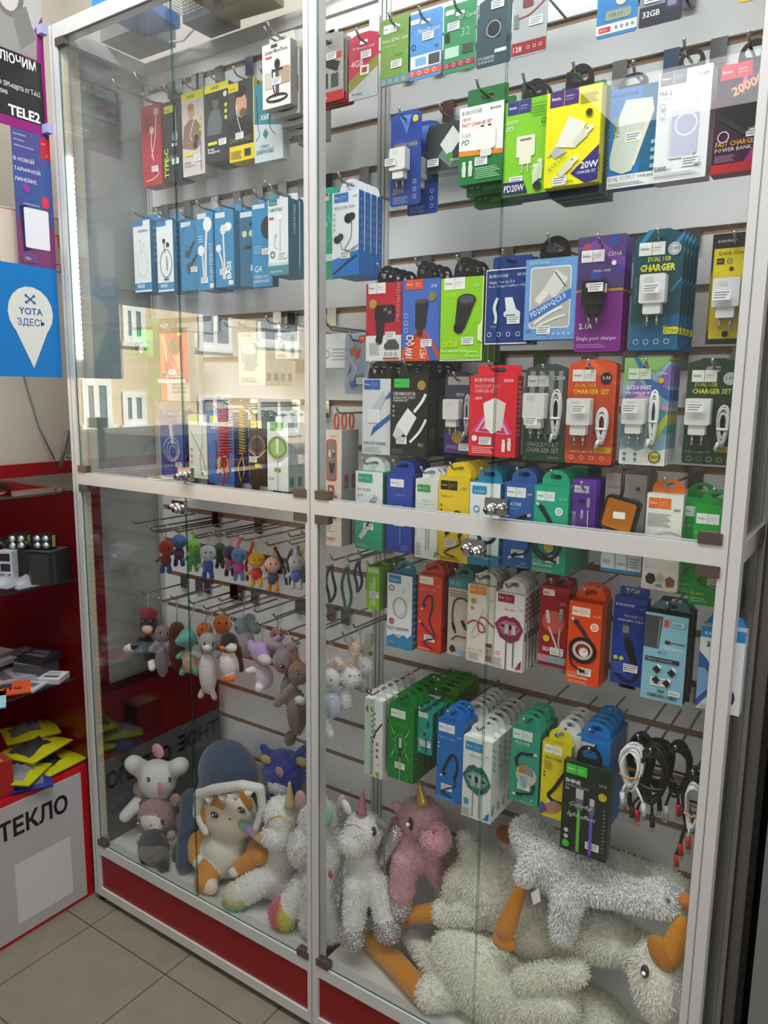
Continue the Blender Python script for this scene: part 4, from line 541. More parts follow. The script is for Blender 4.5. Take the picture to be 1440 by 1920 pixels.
pack('cable_box','white and green cable box beside yellow one','cable',1.0353,0.0600,1.1259,0.0503,0.1537,0.018,4,0.02,'dome','dfe2df','c0c4c0',[('h', 0.08, 0.84, 0.28, '2f9c46', 'f0f0ee'), ('t', 0.3, 0.72, 0.08, 'USB to iP', '4a8a70', {'mw': 0.4}), ('t', 0.08, 0.68, 0.05, '2.0m Fast Charging Data Cable', '6a8a80', {'mw': 0.8}), ('c', 0.55, 0.52, 0.38, '5f8a68', 0.3), ('c', 0.55, 0.5, 0.26, '8fae90', 0.18), ('r', 0.48, 0.1, 0.52, 0.5, '9aa0a0'), ('r', 0.6, 0.1, 0.64, 0.5, '9aa0a0'), ('t', 0.1, 0.28, 0.08, '100%', '2f9c46', {'rot': 1.57}), ('p', [(0.85, 0.03), (0.98, 0.12), (0.9, 0.09), (0.95, 0.04)], '2f9c46'), ('x', 0.05, 0.04, 0.3, 0.2, 6, '6a9a80')],None,{})
pack('cable_box','yellow cable box with black hooked cable','cable',1.0990,0.0500,1.1302,0.0636,0.1585,0.018,5,0.02,'dome','e8c81c','c4a612',[('h', 0.06, 0.85, 0.27, '1d1d1f', 'e8c81c'), ('t', 0.74, 0.86, 0.09, 'X73', '4a4010', {}), ('t', 0.06, 0.76, 0.09, 'USB-A to iP', '5a4c10', {'mw': 0.4}), ('c', 0.1, 0.67, 0.035, '8a6a1a'), ('c', 0.1, 0.6100000000000001, 0.035, '8a6a1a'), ('c', 0.1, 0.55, 0.035, '8a6a1a'), ('l', [(0.25, 0.36), (0.42, 0.5), (0.6, 0.6), (0.78, 0.55), (0.8, 0.42), (0.7, 0.3)], 0.09, '1d1f22', 1), ('usb', 0.28, 0.33, 0.28, 215, 'd8d8d8', '1d1f22'), ('l', [(0.7, 0.3), (0.75, 0.22), (0.45, 0.16), (0.25, 0.1), (0.6, 0.06)], 0.05, '1d1f22', 1), ('p', [(-0.02, 0.05), (0.1, 0.17), (0.04, 0.1), (0.1, 0.06)], '2f9c46'), ('x', 0.1, 0.015, 0.8, 0.06, 3, '5a4c10')],(0.42, 0.22),{})
pack('cable_box','white and blue cable box under the upper lock','cable',1.1621,0.0500,1.1319,0.0604,0.1517,0.02,5,0.021,'dome','e8eef2','1c86b8',[('rr', 0.08, 0.86, 0.56, 0.96, 0.03, '1f94c4'), ('t', 0.16, 0.885, 0.09, 'Celebrat', 'f0f0ee', {'mw': 0.34}), ('o', 0.24, 0.68, 0.09, 0.03, '2a8ab8'), ('c', 0.6, 0.4, 0.34, '2b2d30', 0.34), ('c', 0.6, 0.4, 0.22, 'e8eef2', 0.24), ('r', 0, 0, 1, 0.14, '1c86b8'), ('r', 0.0, 0.14, 0.2, 0.22, '1c86b8'), ('t', 0.5, 0.08, 0.07, 'LENGTH', 'f0f0ee', {})],None,{'tc': '1f86a8', 'sops': [('r', 0.2, 0.1, 0.8, 0.13, 'dfeef8'), ('x', 0.25, 0.2, 0.75, 0.9, 12, '8ac8e4')]})
pack('cable_box','denim blue silicone cable box with black plug','cable',1.2296,0.0500,1.1376,0.0582,0.1513,0.018,3,0.02,'dome','2f60a8','274f8a',[('h', 0.08, 0.83, 0.3, 'f0f0ee', '445a7a'), ('t', 0.74, 0.86, 0.08, 'X90', 'f0f0ee', {}), ('t', 0.06, 0.73, 0.12, 'SILICONE', 'dfe8f6', {'mw': 0.5, 'bold': 0.01}), ('t', 0.06, 0.69, 0.05, 'charging data cable', 'b0c4e4', {'mw': 0.5}), ('l', [(0.2, 0.52), (0.45, 0.56), (0.62, 0.6)], 0.14, '1d1f22', 1), ('usb', 0.72, 0.62, 0.34, 20, 'e4e4e0', '1d1f22'), ('l', [(0.6, 0.35), (0.85, 0.33), (0.8, 0.2), (0.4, 0.14)], 0.06, '1d1f22', 1), ('usb', 0.35, 0.14, 0.34, 215, 'e4e4e0', '1d1f22'), ('t', 0.62, 0.05, 0.07, '2.4A', 'c8d8f0', {}), ('t', 0.5, 0.015, 0.06, 'USB-A to iP', 'c8d8f0', {'mw': 0.4})],(0.5, 0.17),{})
pack('cable_box','sea green cable box with braided cable ring','cable',1.2912,0.0400,1.1385,0.0608,0.1505,0.018,6,0.02,'dome','1fa886','178468',[('h', 0.07, 0.83, 0.26, 'dff0ea', '3a8a74'), ('t', 0.74, 0.85, 0.08, 'U110', 'c8f0e4', {'mw': 0.2}), ('c', 0.74, 0.72, 0.12, 'd8ece6'), ('o', 0.74, 0.72, 0.05, 0.02, '1fa886'), ('l', [(0.15, 0.78), (0.4, 0.66), (0.62, 0.5)], 0.13, '23262a', 1), ('usb', 0.2, 0.77, 0.3, 150, 'd8e4e0', '2b2f4a'), ('o', 0.42, 0.33, 0.4, 0.09, '1d2b3a', 0.42), ('o', 0.42, 0.33, 0.28, 0.06, '23405a', 0.3), ('c', 0.5, 0.3, 0.14, 'd8c040'), ('l', [(0.2, 0.25), (0.5, 0.17), (0.75, 0.14)], 0.08, '1d1f22', 1), ('t', 0.06, 0.065, 0.1, 'Extra Durability', 'f0f0ee', {'mw': 0.56, 'bold': 0.01}), ('o', 0.1, 0.12, 0.05, 0.01, 'f0f0ee'), ('o', 0.24, 0.12, 0.05, 0.01, 'f0f0ee'), ('x', 0.06, 0.01, 0.7, 0.05, 3, 'a0e0cc')],(0.62, 0.17),{'sops': [('r', 0.35, 0, 0.65, 1, '1fa07e')]})
pack('cable_pack','violet silicone cable blister pack','cable',1.3441,0.0500,1.2031,0.0404,0.0998,0.006,5,0.017,'cardflat','6a2fb0','552590',[('h', 0.08, 0.78, 0.3, 'e4e0ee', '6a2fb0'), ('t', 0.2, 0.1, 0.2, 'SILICONE', 'f0f0ee', {'rot': 1.57, 'mw': 0.9}), ('usb', 0.7, 0.62, 0.4, 90, 'dcd8e4', 'c8c0d8'), ('usb', 0.45, 0.42, 0.36, 90, 'dcd8e4', 'c8c0d8'), ('l', [(0.7, 0.5), (0.72, 0.1)], 0.04, 'dcd8e4'), ('rr', 0.3, 0.62, 0.55, 0.68, 0.03, '2a2a2c')],(0.45, 0.12),{'window': (0.25, 0.08, 0.9, 0.9)})
pack('cable_box','pale grey fast charging data cable box','cable',1.4057,0.0700,1.1498,0.0664,0.1656,0.03,2,0.035,'rect','a49a98','8a8280',[('t', 0.06, 0.85, 0.08, 'BOROFONE', '6a6060', {'mw': 0.4}), ('t', 0.06, 0.74, 0.09, 'FAST CHARGING', '5a5250', {'mw': 0.8}), ('t', 0.06, 0.69, 0.09, 'DATA CABLE', '5a5250', {'mw': 0.6}), ('c', 0.8, 0.86, 0.05, '4a4444'), ('p', [(0.6, 0.3), (0.75, 0.7), (0.8, 0.7), (0.7, 0.3)], 'c8c0be'), ('r', 0.0, 0.0, 1, 0.2, 'dfe6ee'), ('r', 0, 0, 1, 0.035, '2f7ac0'), ('t', 0.05, 0.08, 0.12, 'PD', '1d6a5a', {'it': 0.2}), ('r', 0.34, 0.04, 0.37, 0.2, '8aa0c0'), ('r', 0.64, 0.04, 0.67, 0.2, '8aa0c0'), ('t', 0.42, 0.08, 0.07, '100W', '5a6a80', {}), ('x', 0.7, 0.06, 0.95, 0.17, 4, '8a9ab0')],None,{'tw': 0.48, 'th': 0.16})
pack('cable_box','white cable box with orange rounded tab','cable',1.4749,0.0450,1.1374,0.0551,0.1533,0.02,1,0.02,'dome','e9ebe4','c4c6c0',[('h', 0.06, 0.85, 0.3, 'e8711c', 'f0f0ee'), ('t', 0.75, 0.83, 0.09, 'X67', '141416', {'bold': 0.01}), ('x', 0.06, 0.66, 0.7, 0.8, 7, '8a8e8a'), ('l', [(0.95, 0.6), (0.6, 0.62), (0.2, 0.55), (0.1, 0.42), (0.3, 0.38)], 0.05, 'cfd2cc', 1), ('t', 0.62, 0.4, 0.14, 'PD', '1d6a5a', {'it': 0.2}), ('r', 0.0, 0.0, 1, 0.04, 'e0d8c8'), ('p', [(0.1, 0.12), (0.2, 0.17), (0.35, 0.16), (0.4, 0.1), (0.3, 0.05), (0.15, 0.06)], '3a3230'), ('p', [(0.42, 0.14), (0.52, 0.19), (0.62, 0.14), (0.6, 0.08), (0.45, 0.08)], 'c8b49a'), ('p', [(0.66, 0.12), (0.78, 0.16), (0.92, 0.12), (0.9, 0.05), (0.7, 0.04)], '7a5a44'), ('p', [(0.4, 0.06), (0.55, 0.07), (0.62, 0.03), (0.4, 0.03)], '7a9ac0'), ('t', 0.1, 0.22, 0.06, 'fast', 'b04a3a', {})],None,{'tc': 'e8711c', 'tw': 0.45})
pack('cable_box','leaf green type-c cable box next to right post','cable',1.5469,0.0400,1.1244,0.0530,0.1566,0.02,2,0.024,'dome','16a03c','12802f',[('h', 0.06, 0.81, 0.3, 'eef2ee', '3f8f54'), ('t', 0.78, 0.8, 0.1, 'X7', 'c8f0c8', {}), ('t', 0.04, 0.7, 0.08, 'Type-C to Type-C', 'c0f0b0', {'mw': 0.72}), ('c', 0.1, 0.62, 0.05, 'b8d820'), ('l', [(0.9, 0.55), (0.7, 0.6), (0.55, 0.5), (0.7, 0.36), (0.5, 0.3)], 0.1, '1d1f22', 1), ('o', 0.55, 0.25, 0.3, 0.03, '1d3a24', 0.14), ('t', 0.06, 0.1, 0.1, 'PD 60W', 'd8e820', {'mw': 0.36, 'bold': 0.01}), ('x', 0.06, 0.03, 0.5, 0.08, 2, 'a0e0a0')],(0.72, 0.24),{'dx': -0.026, 'dz': 0.006})
pack('cable_box','slim lime green silicone cable box','cable',0.8990,0.0800,0.9956,0.0324,0.0915,0.03,3,0.035,'rect','86c41e','6aa016',[('t', 0.5, 0.08, 0.3, 'SILICONE', 'e8f8c8', {'rot': 1.57, 'mw': 2.2}), ('r', 0.5, 0.1, 0.7, 0.75, 'c8e090'), ('r', 0.1, 0.85, 0.9, 0.96, 'c8e0a0')],(0.6, 0.35),{'th': 0.1})
pack('cable_box','white box with blue tab and silver coiled cable','cable',0.9647,0.0800,0.9248,0.0597,0.1540,0.024,1,0.02,'dome','eceff2','2a86bc',[('rr', 0.05, 0.88, 0.55, 0.99, 0.02, '2a86bc'), ('t', 0.12, 0.91, 0.1, 'Celebrat', 'f0f0ee', {'mw': 0.36}), ('o', 0.18, 0.81, 0.09, 0.04, '3a86b0'), ('o', 0.52, 0.56, 0.28, 0.02, '9aa4ac', 0.36), ('o', 0.5, 0.57, 0.24, 0.02, 'b0b8be', 0.32), ('o', 0.54, 0.55, 0.26, 0.015, '8a949c', 0.34), ('usb', 0.68, 0.8, 0.22, 60, 'dfe4e8', 'c4ccd0'), ('c', 0.2, 0.36, 0.11, 'c0404a'), ('t', 0.14, 0.345, 0.07, '2.1A', 'f0f0ee', {}), ('t', 0.06, 0.24, 0.13, 'FAST CHARGING', '2a4a80', {'mw': 0.84, 'rot': 0.06, 'bold': 0.01}), ('p', [(0, 0.0), (1, 0.0), (1, 0.22), (0.85, 0.16), (0.7, 0.2), (0.5, 0.14), (0.3, 0.19), (0, 0.13)], '2a86bc'), ('t', 0.1, 0.07, 0.07, 'iPhone', 'e8a0a0', {})],(0.55, 0.16),{'tc': '2a86a8', 'sops': [('x', 0.2, 0.05, 0.8, 0.95, 10, 'a0d0ec')]})
pack('cable_box','orange red cable box with purple hooked cable','cable',1.0354,0.0800,0.9320,0.0542,0.1565,0.018,4,0.02,'dome','dd3a1c','b02c14',[('h', 0.06, 0.88, 0.28, 'f0f0ee', 'b04a3a'), ('t', 0.76, 0.86, 0.08, 'X73', 'ffc0a8', {}), ('t', 0.06, 0.8, 0.09, 'USB-A to Micro-USB', 'ffb8a0', {'mw': 0.66}), ('l', [(0.2, 0.6), (0.4, 0.72), (0.6, 0.72), (0.6, 0.55), (0.5, 0.42), (0.65, 0.3), (0.75, 0.24)], 0.07, '33285a', 1), ('usb', 0.25, 0.58, 0.3, 235, 'd8d8e0', '33285a'), ('usb', 0.18, 0.36, 0.28, 140, 'd8d8e0', '33285a'), ('l', [(0.25, 0.33), (0.6, 0.24), (0.75, 0.2), (0.4, 0.15), (0.3, 0.1), (0.7, 0.05)], 0.05, '33285a', 1), ('x', 0.05, 0.02, 0.6, 0.05, 2, 'ffb0a0')],(0.52, 0.18),{})
pack('cable_box','beige cable box with teal tab and black cables','cable',1.1026,0.0800,0.9375,0.0516,0.1527,0.018,4,0.02,'dome','c9bfb4','a89e94',[('r', 0, 0.88, 1, 1, '2a7f92'), ('h', 0.03, 0.9, 0.26, '3a96a8', 'f0f0ee'), ('x', 0.06, 0.76, 0.85, 0.86, 3, '7a726a'), ('l', [(0.9, 0.72), (0.6, 0.76), (0.3, 0.72), (0.2, 0.58), (0.22, 0.42)], 0.06, '2a2224', 1), ('usb', 0.28, 0.36, 0.4, 290, '4a4440', '1d1b1c'), ('usb', 0.7, 0.42, 0.4, 300, '4a4440', '1d1b1c'), ('l', [(0.2, 0.2), (0.4, 0.26), (0.8, 0.26)], 0.05, '2a2224', 1), ('p', [(0.1, 0.08), (0.2, 0.14), (0.35, 0.12), (0.38, 0.06), (0.2, 0.04)], '3a2e30'), ('p', [(0.45, 0.1), (0.6, 0.12), (0.75, 0.08), (0.7, 0.03), (0.48, 0.04)], '8aa8c8')],None,{'tc': '2a7f8c'})
pack('cable_box','white box with orange squares and red cable loop','cable',1.1525,0.0700,0.9377,0.0562,0.1504,0.018,4,0.02,'dome','e9e4de','c8c4be',[('h', 0.06, 0.88, 0.3, 'e58a1c', 'f0f0ee'), ('t', 0.8, 0.82, 0.07, 'X67', '6a6a6a', {}), ('c', 0.22, 0.79, 0.1, 'd0a030'), ('c', 0.18, 0.7, 0.06, 'd8801c'), ('l', [(0, 0.48), (0.25, 0.54), (0.6, 0.5), (0.65, 0.42), (0.45, 0.42), (0.42, 0.56), (0.6, 0.6), (0.9, 0.52), (1, 0.5)], 0.05, 'b02440', 1), ('l', [(0.15, 0.35), (0.6, 0.7)], 0.03, 'd8c0c0'), ('usb', 0.3, 0.36, 0.28, 235, 'dcdcdc', 'f0ecea'), ('t', 0.06, 0.15, 0.11, 'SILICONE', 'd09060', {'mw': 0.56}), ('x', 0.06, 0.03, 0.5, 0.13, 5, '9a948e'), ('r', 0.72, 0.05, 0.95, 0.12, '8a6a5a'), ('r', 0.72, 0.14, 0.95, 0.21, 'b89a80'), ('r', 0.72, 0.23, 0.95, 0.28, '6a4a44')],None,{'tc': 'dddad2'})
pack('cable_box','white cable box with pink lips picture','cable',1.2146,0.0600,0.9407,0.0565,0.1441,0.018,5,0.015,'dome','efecea','f4f1ee',[('h', 0.08, 0.88, 0.28, 'a01f4a', 'f0f0ee'), ('t', 0.82, 0.8, 0.07, 'X60', '8a8a8a', {}), ('t', 0.3, 0.78, 0.08, 'USB to Micro', '8a2a4a', {'mw': 0.44}), ('p', [(0, 0.58), (0.2, 0.68), (0.4, 0.71), (0.52, 0.69), (0.65, 0.71), (0.85, 0.66), (1, 0.56), (0.85, 0.42), (0.55, 0.36), (0.2, 0.42)], '8a2a54'), ('p', [(0.1, 0.58), (0.35, 0.65), (0.7, 0.64), (0.92, 0.56), (0.7, 0.46), (0.3, 0.46)], 'c06a90'), ('p', [(0.15, 0.58), (0.5, 0.6), (0.88, 0.56), (0.5, 0.53)], '2a1420'), ('r', 0.36, 0.48, 0.5, 0.6, 'c8cacc'), ('r', 0.6, 0.48, 0.74, 0.6, 'c8cacc'), ('r', 0.41, 0.0, 0.45, 0.48, '5a5c60'), ('r', 0.66, 0.05, 0.7, 0.48, '5a5c60'), ('o', 0.14, 0.2, 0.06, 0.02, 'c05070'), ('x', 0.02, 0.02, 0.3, 0.14, 5, '7a7a7a'), ('p', [(0.75, 0.03), (0.98, 0.16), (0.85, 0.1), (0.95, 0.04)], 'c02a4a')],None,{'tc': 'dcdad4', 'dz': 0.001, 'sops': [('c', 0.5, 0.95, 0.2, 'a8304a'), ('c', 0.5, 0.8799999999999999, 0.2, 'a8304a'), ('c', 0.5, 0.8099999999999999, 0.2, 'a8304a'), ('c', 0.5, 0.74, 0.2, 'a8304a'), ('c', 0.5, 0.6699999999999999, 0.2, 'a8304a'), ('r', 0.35, 0.4, 0.65, 0.5, '33282a')]})
pack('cable_box','dark red silicone cable box with round picture','cable',1.2984,0.0600,0.9658,0.0516,0.1455,0.02,2,0.022,'rect','a01828','80131f',[('rr', 0.08, 0.88, 0.5, 0.96, 0.05, 'f0e0e0'), ('t', 0.12, 0.9, 0.09, 'ERB', 'a01828', {'mw': 0.3, 'bold': 0.02}), ('t', 0.7, 0.78, 0.16, '3A', 'd8b0b0', {}), ('c', 0.5, 0.56, 0.4, 'c8584a', 0.4), ('usb', 0.3, 0.62, 0.45, 100, 'e4e4e4', 'c8ccd0'), ('usb', 0.75, 0.66, 0.45, 85, 'b8bcc0', '8a8e92'), ('l', [(0.35, 0.5), (0.6, 0.3), (0.75, 0.16)], 0.06, 'd8d8d8', 1), ('l', [(0.75, 0.5), (0.72, 0.3), (0.85, 0.1)], 0.06, 'b0a8a8', 1), ('c', 0.28, 0.35, 0.12, 'e0c020'), ('t', 0.16, 0.19, 0.17, 'SILICONE', 'f0f0ee', {'bold': 0.02, 'mw': 0.6}), ('r', 0, 0.05, 1, 0.14, '8aa0a8'), ('r', 0.0, 0.05, 0.3, 0.14, 'c88a90')],(0.66, 0.2),{'th': 0.2})
pack('cable_box','bright orange cable box with braided ring','cable',1.3591,0.0450,0.9521,0.0572,0.1443,0.026,2,0.028,'dome','e84a14','c43c0e',[('h', 0.1, 0.83, 0.27, 'ffe4d8', 'b04a2a'), ('t', 0.74, 0.84, 0.09, 'U110', 'ffd0b8', {'mw': 0.22}), ('c', 0.8, 0.72, 0.13, 'ffe0d0'), ('o', 0.8, 0.72, 0.06, 0.02, 'e84a14'), ('l', [(0.2, 0.76), (0.45, 0.66), (0.7, 0.52)], 0.12, '4a2a3a', 1), ('usb', 0.22, 0.77, 0.28, 150, 'e8e0dc', '3a2430'), ('o', 0.48, 0.42, 0.38, 0.1, '1d1b20', 0.36), ('o', 0.48, 0.42, 0.26, 0.09, 'c8c4c4', 0.24), ('o', 0.5, 0.42, 0.2, 0.04, '2a2226', 0.18), ('c', 0.52, 0.4, 0.14, 'f0e8e4'), ('t', 0.44, 0.4, 0.1, '1.2M', 'd83a14', {'mw': 0.16}), ('l', [(0.1, 0.36), (0.2, 0.22), (0.5, 0.18)], 0.06, '2a2024', 1), ('usb', 0.55, 0.17, 0.26, 10, 'd8d8d8', '2a2024'), ('t', 0.08, 0.06, 0.1, 'Extra Durability', 'f0f0ee', {'mw': 0.6, 'bold': 0.01}), ('o', 0.12, 0.12, 0.05, 0.01, 'f0f0ee'), ('o', 0.26, 0.12, 0.05, 0.01, 'f0f0ee'), ('x', 0.08, 0.01, 0.7, 0.05, 2, 'ffb090')],(0.56, 0.16),{'tw': 0.45})
pack('cable_box','deep blue magnetic charging cable box','cable',1.4289,0.0600,0.9631,0.0533,0.1493,0.022,1,0.02,'rect','1a3f9e','153280',[('t', 0.06, 0.9, 0.1, 'BOROFONE', 'f0f0ee', {'mw': 0.56, 'bold': 0.01}), ('t', 0.78, 0.88, 0.07, 'BU1', 'a8bce8', {}), ('t', 0.32, 0.78, 0.1, 'MAGNETIC', 'c8d4f4', {'mw': 0.6}), ('t', 0.12, 0.73, 0.09, 'CHARGING CABLE', 'dfe6fa', {'mw': 0.8, 'bold': 0.01}), ('p', [(0.28, 0.7), (0.5, 0.7), (0.54, 0.58), (0.34, 0.56)], '4a4e54'), ('r', 0.31, 0.6, 0.5, 0.68, '8a8e96'), ('p', [(0.36, 0.5), (0.62, 0.52), (0.8, 0.28), (0.6, 0.26)], '16171a'), ('c', 0.48, 0.5, 0.13, '26282c'), ('l', [(0.7, 0.3), (0.85, 0.18), (0.7, 0.06), (0.4, 0.06), (0.1, 0.16)], 0.09, '16171a', 1), ('c', 0.14, 0.3, 0.07, 'c8d820'), ('c', 0.32, 0.3, 0.07, 'c8d820'), ('x', 0.05, 0.12, 0.5, 0.26, 7, '5a78c8')],(0.62, 0.2),{'th': 0.26})
pack('cable_box','light blue magnetic cable box with grey phone picture','cable',1.4917,0.0400,0.9563,0.0657,0.1443,0.03,2,0.033,'poly','8ac0d4','15171a',[('p', [(0, 0.6), (0.36, 0.6), (0.42, 0.97), (0, 0.97)], '4a4e52'), ('l', [(0.33, 0.62), (0.36, 0.95)], 0.03, '8a8e90'), ('r', 0.45, 0.86, 0.56, 0.94, 'd84a2a'), ('rr', 0.6, 0.87, 0.94, 0.94, 0.03, '5a6a72'), ('rr', 0.61, 0.873, 0.93, 0.937, 0.03, 'a0cedd'), ('t', 0.64, 0.885, 0.07, 'LIDER', '33424a', {'mw': 0.26}), ('r', 0.5, 0.67, 0.62, 0.71, '33383c'), ('r', 0.62, 0.685, 0.95, 0.695, '33383c'), ('t', 0.42, 0.6, 0.13, '1000mm', 'f0f0ee', {'mw': 0.52}), ('t', 0.36, 0.54, 0.1, 'M-7', '4a5a60', {}), ('r', 0.06, 0.45, 0.86, 0.5, '33383c'), ('t', 0.1, 0.46, 0.06, 'Magnetic connection', 'c8dce4', {'mw': 0.7}), ('t', 0.16, 0.04, 0.1, 'CHARGING CABLE', '141416', {'mw': 0.7, 'bold': 0.02}), ('t', 0.4, 0.1, 0.09, "360'", '141416', {'bold': 0.02}), ('rr', 0.66, 0.09, 0.93, 0.15, 0.01, 'dfe8ea'), ('t', 0.7, 0.105, 0.06, 'iPhone', '141416', {}), ('p', [(0.25, 0.36), (0.35, 0.41), (0.45, 0.37), (0.37, 0.31)], '23262a'), ('p', [(0.6, 0.35), (0.7, 0.39999999999999997), (0.8, 0.36), (0.72, 0.3)], '23262a'), ('p', [(0.5, 0.22), (0.6, 0.27), (0.7, 0.23), (0.62, 0.16999999999999998)], '23262a'), ('p', [(0.25, 0.24), (0.35, 0.29), (0.45, 0.25), (0.37, 0.19)], '23262a'), ('p', [(0.35, 0.41), (0.45, 0.37), (0.45, 0.41), (0.37, 0.43)], 'eef2f2'), ('p', [(0.7, 0.39999999999999997), (0.8, 0.36), (0.8, 0.39999999999999997), (0.72, 0.42)], 'eef2f2'), ('p', [(0.6, 0.27), (0.7, 0.23), (0.7, 0.27), (0.62, 0.29000000000000004)], 'eef2f2')],(0.4, 0.22),{'tc': '5a8a96', 'th': 0.22, 'sops': [('x', 0.2, 0.1, 0.8, 0.9, 12, '5a5e62')]})
pack('cable_box','white and blue 3in1 cable box behind right post','cable',1.5750,0.0400,0.9604,0.0631,0.1331,0.024,1,0.02,'poly','e9eef2','c8d0d8',[('r', 0, 0.87, 1, 1, '2b8cc8'), ('t', 0.1, 0.9, 0.1, 'KAKUSIGA', 'f0f0ee', {'bold': 0.01, 'mw': 0.6}), ('t', 0.15, 0.76, 0.16, '3in1', '2a2f50', {'bold': 0.02}), ('p', [(0, 0.0), (0.5, 0.35), (0.2, 0.6), (0, 0.7)], '3c5cae'), ('p', [(0, 0.1), (0.4, 0.35), (0.15, 0.5), (0, 0.5)], '7fb0dc'), ('usb', 0.4, 0.55, 0.4, 95, 'd8e0ea', '3a4a9a'), ('l', [(0.42, 0.45), (0.5, 0.3), (0.3, 0.2), (0.4, 0.08), (0.7, 0.1)], 0.06, '8a2a3a', 1), ('o', 0.55, 0.2, 0.3, 0.05, '33284a', 0.3), ('x', 0.1, 0.015, 0.7, 0.07, 3, '9aa4b0')],None,{'tc': '2b8cc8', 'th': 0.24})
pack('cable_box','white box with black coiled spring cable','cable',0.9245,0.0500,0.6435,0.0451,0.1706,0.018,6,0.024,'dome','e2e6e0','e8e8e6',[('r', 0, 0.0, 0.55, 1, 'b8d0b8'), ('p', [(0.02, 0.86), (0.2, 0.92), (0.2, 0.8)], 'b04a4a'), ('l', [(0.4, 0.9), (0.38, 0.86), (0.62, 0.825), (0.38, 0.79), (0.62, 0.755), (0.38, 0.72), (0.62, 0.6849999999999999), (0.38, 0.6499999999999999), (0.62, 0.615), (0.38, 0.58), (0.62, 0.5449999999999999), (0.38, 0.51), (0.5, 0.44)], 0.06, '1d1f22'), ('l', [(0.98, 0.72), (0.6, 0.58), (0.55, 0.5)], 0.07, '1d1f22', 1), ('c', 0.72, 0.44, 0.08, 'c85a4a'), ('c', 0.72, 0.36, 0.08, 'c85a4a'), ('c', 0.72, 0.28, 0.08, 'c85a4a'), ('t', 0.5, 0.03, 0.2, 'MY DEVICE MY LIFE 1000M', '2b3a30', {'rot': 1.57, 'mw': 1.6}), ('t', 0.7, 0.16, 0.12, 'HG', 'c85a7a', {}), ('c', 0.75, 0.05, 0.12, 'a0b020')],None,{'tc': 'd8d8d6'})
pack('cable_box','emerald green cable box with lightning bolts','cable',0.9921,0.0500,0.6562,0.0611,0.1601,0.02,6,0.024,'dome','0f7f2c','0c6423',[('h', 0.1, 0.84, 0.28, 'e4eee4', '3a8a4a'), ('t', 0.3, 0.74, 0.06, 'USB to Type-C', '70c080', {'mw': 0.44}), ('o', 0.48, 0.5, 0.2, 0.015, '8ad898', 0.34), ('r', 0.44, 0.44, 0.54, 0.58, 'c8d0cc'), ('rr', 0.42, 0.32, 0.56, 0.45, 0.03, '3a4440'), ('r', 0.47, 0, 0.5, 0.32, 'a8c8b0'), ('p', [(0.7, 0.62), (0.88, 0.74), (0.72, 0.6)], '9ae0a8'), ('p', [(0.26, 0.62), (0.07999999999999996, 0.74), (0.24, 0.6)], '9ae0a8'), ('p', [(0.7, 0.38), (0.88, 0.26), (0.72, 0.4)], '9ae0a8'), ('p', [(0.26, 0.38), (0.07999999999999996, 0.26), (0.24, 0.4)], '9ae0a8'), ('p', [(0.7, 0.524), (0.88, 0.548), (0.72, 0.52)], '9ae0a8'), ('p', [(0.26, 0.524), (0.07999999999999996, 0.548), (0.24, 0.52)], '9ae0a8'), ('o', 0.75, 0.07, 0.07, 0.012, '60b870')],(0.48, 0.2),{'sops': [('x', 0.3, 0.1, 0.7, 0.9, 9, '2f9a4a')]})
pack('cable_box','small teal silicone cable box between taller ones','cable',1.0426,0.0600,0.7250,0.0349,0.0891,0.02,3,0.026,'rect','1f9c8c','187e70',[('h', 0.06, 0.86, 0.3, 'dff0ec', '3a8a7e'), ('t', 0.22, 0.05, 0.16, 'SILICONE', 'f0f0ee', {'rot': 1.57, 'mw': 1.6}), ('usb', 0.7, 0.72, 0.36, 90, '1d1f22', '2a2d30'), ('usb', 0.5, 0.5, 0.36, 80, 'b0a070', '2a2d30'), ('l', [(0.6, 0.4), (0.62, 0.05)], 0.07, '23262a')],(0.55, 0.25),{'th': 0.2})
pack('cable_box','olive green cable box stack behind the teal one','cable',1.0388,0.1300,0.7015,0.0642,0.1191,0.02,5,0.022,'rect','3f8a1e','326e18',[('h', 0.06, 0.86, 0.25, 'f0f0ee', '4a8a2a')],None,{'th': 0.3})
pack('cable_box','blue cable box with angled black plug','cable',1.1079,0.0450,0.6511,0.0573,0.1648,0.018,3,0.02,'dome','1a6fc0','155a9c',[('h', 0.06, 0.86, 0.3, 'eef2f6', '3a6aa0'), ('t', 0.78, 0.82, 0.08, 'X73', 'f0f0ee', {}), ('t', 0.06, 0.77, 0.09, 'USB-A to Type-C', 'b8d4f0', {'mw': 0.7}), ('c', 0.08, 0.71, 0.03, 'e8f060'), ('c', 0.08, 0.66, 0.03, 'e8f060'), ('l', [(0.25, 0.36), (0.42, 0.5), (0.6, 0.6), (0.78, 0.55), (0.8, 0.42), (0.7, 0.3)], 0.09, '16202e', 1), ('usb', 0.28, 0.33, 0.28, 215, 'dfe4ea', '16202e'), ('l', [(0.7, 0.3), (0.75, 0.22), (0.45, 0.16), (0.25, 0.1), (0.6, 0.06)], 0.05, '16202e', 1), ('x', 0.05, 0.01, 0.7, 0.05, 2, '8abce8')],(0.42, 0.17),{'tc': '1f7ad0'})
pack('cable_box','white cable box stack behind the blue one','cable',1.1249,0.1100,0.6424,0.0579,0.1673,0.018,5,0.02,'dome','e4e6e4','d0d2d0',[],None,{'tc': 'dcdedc'})
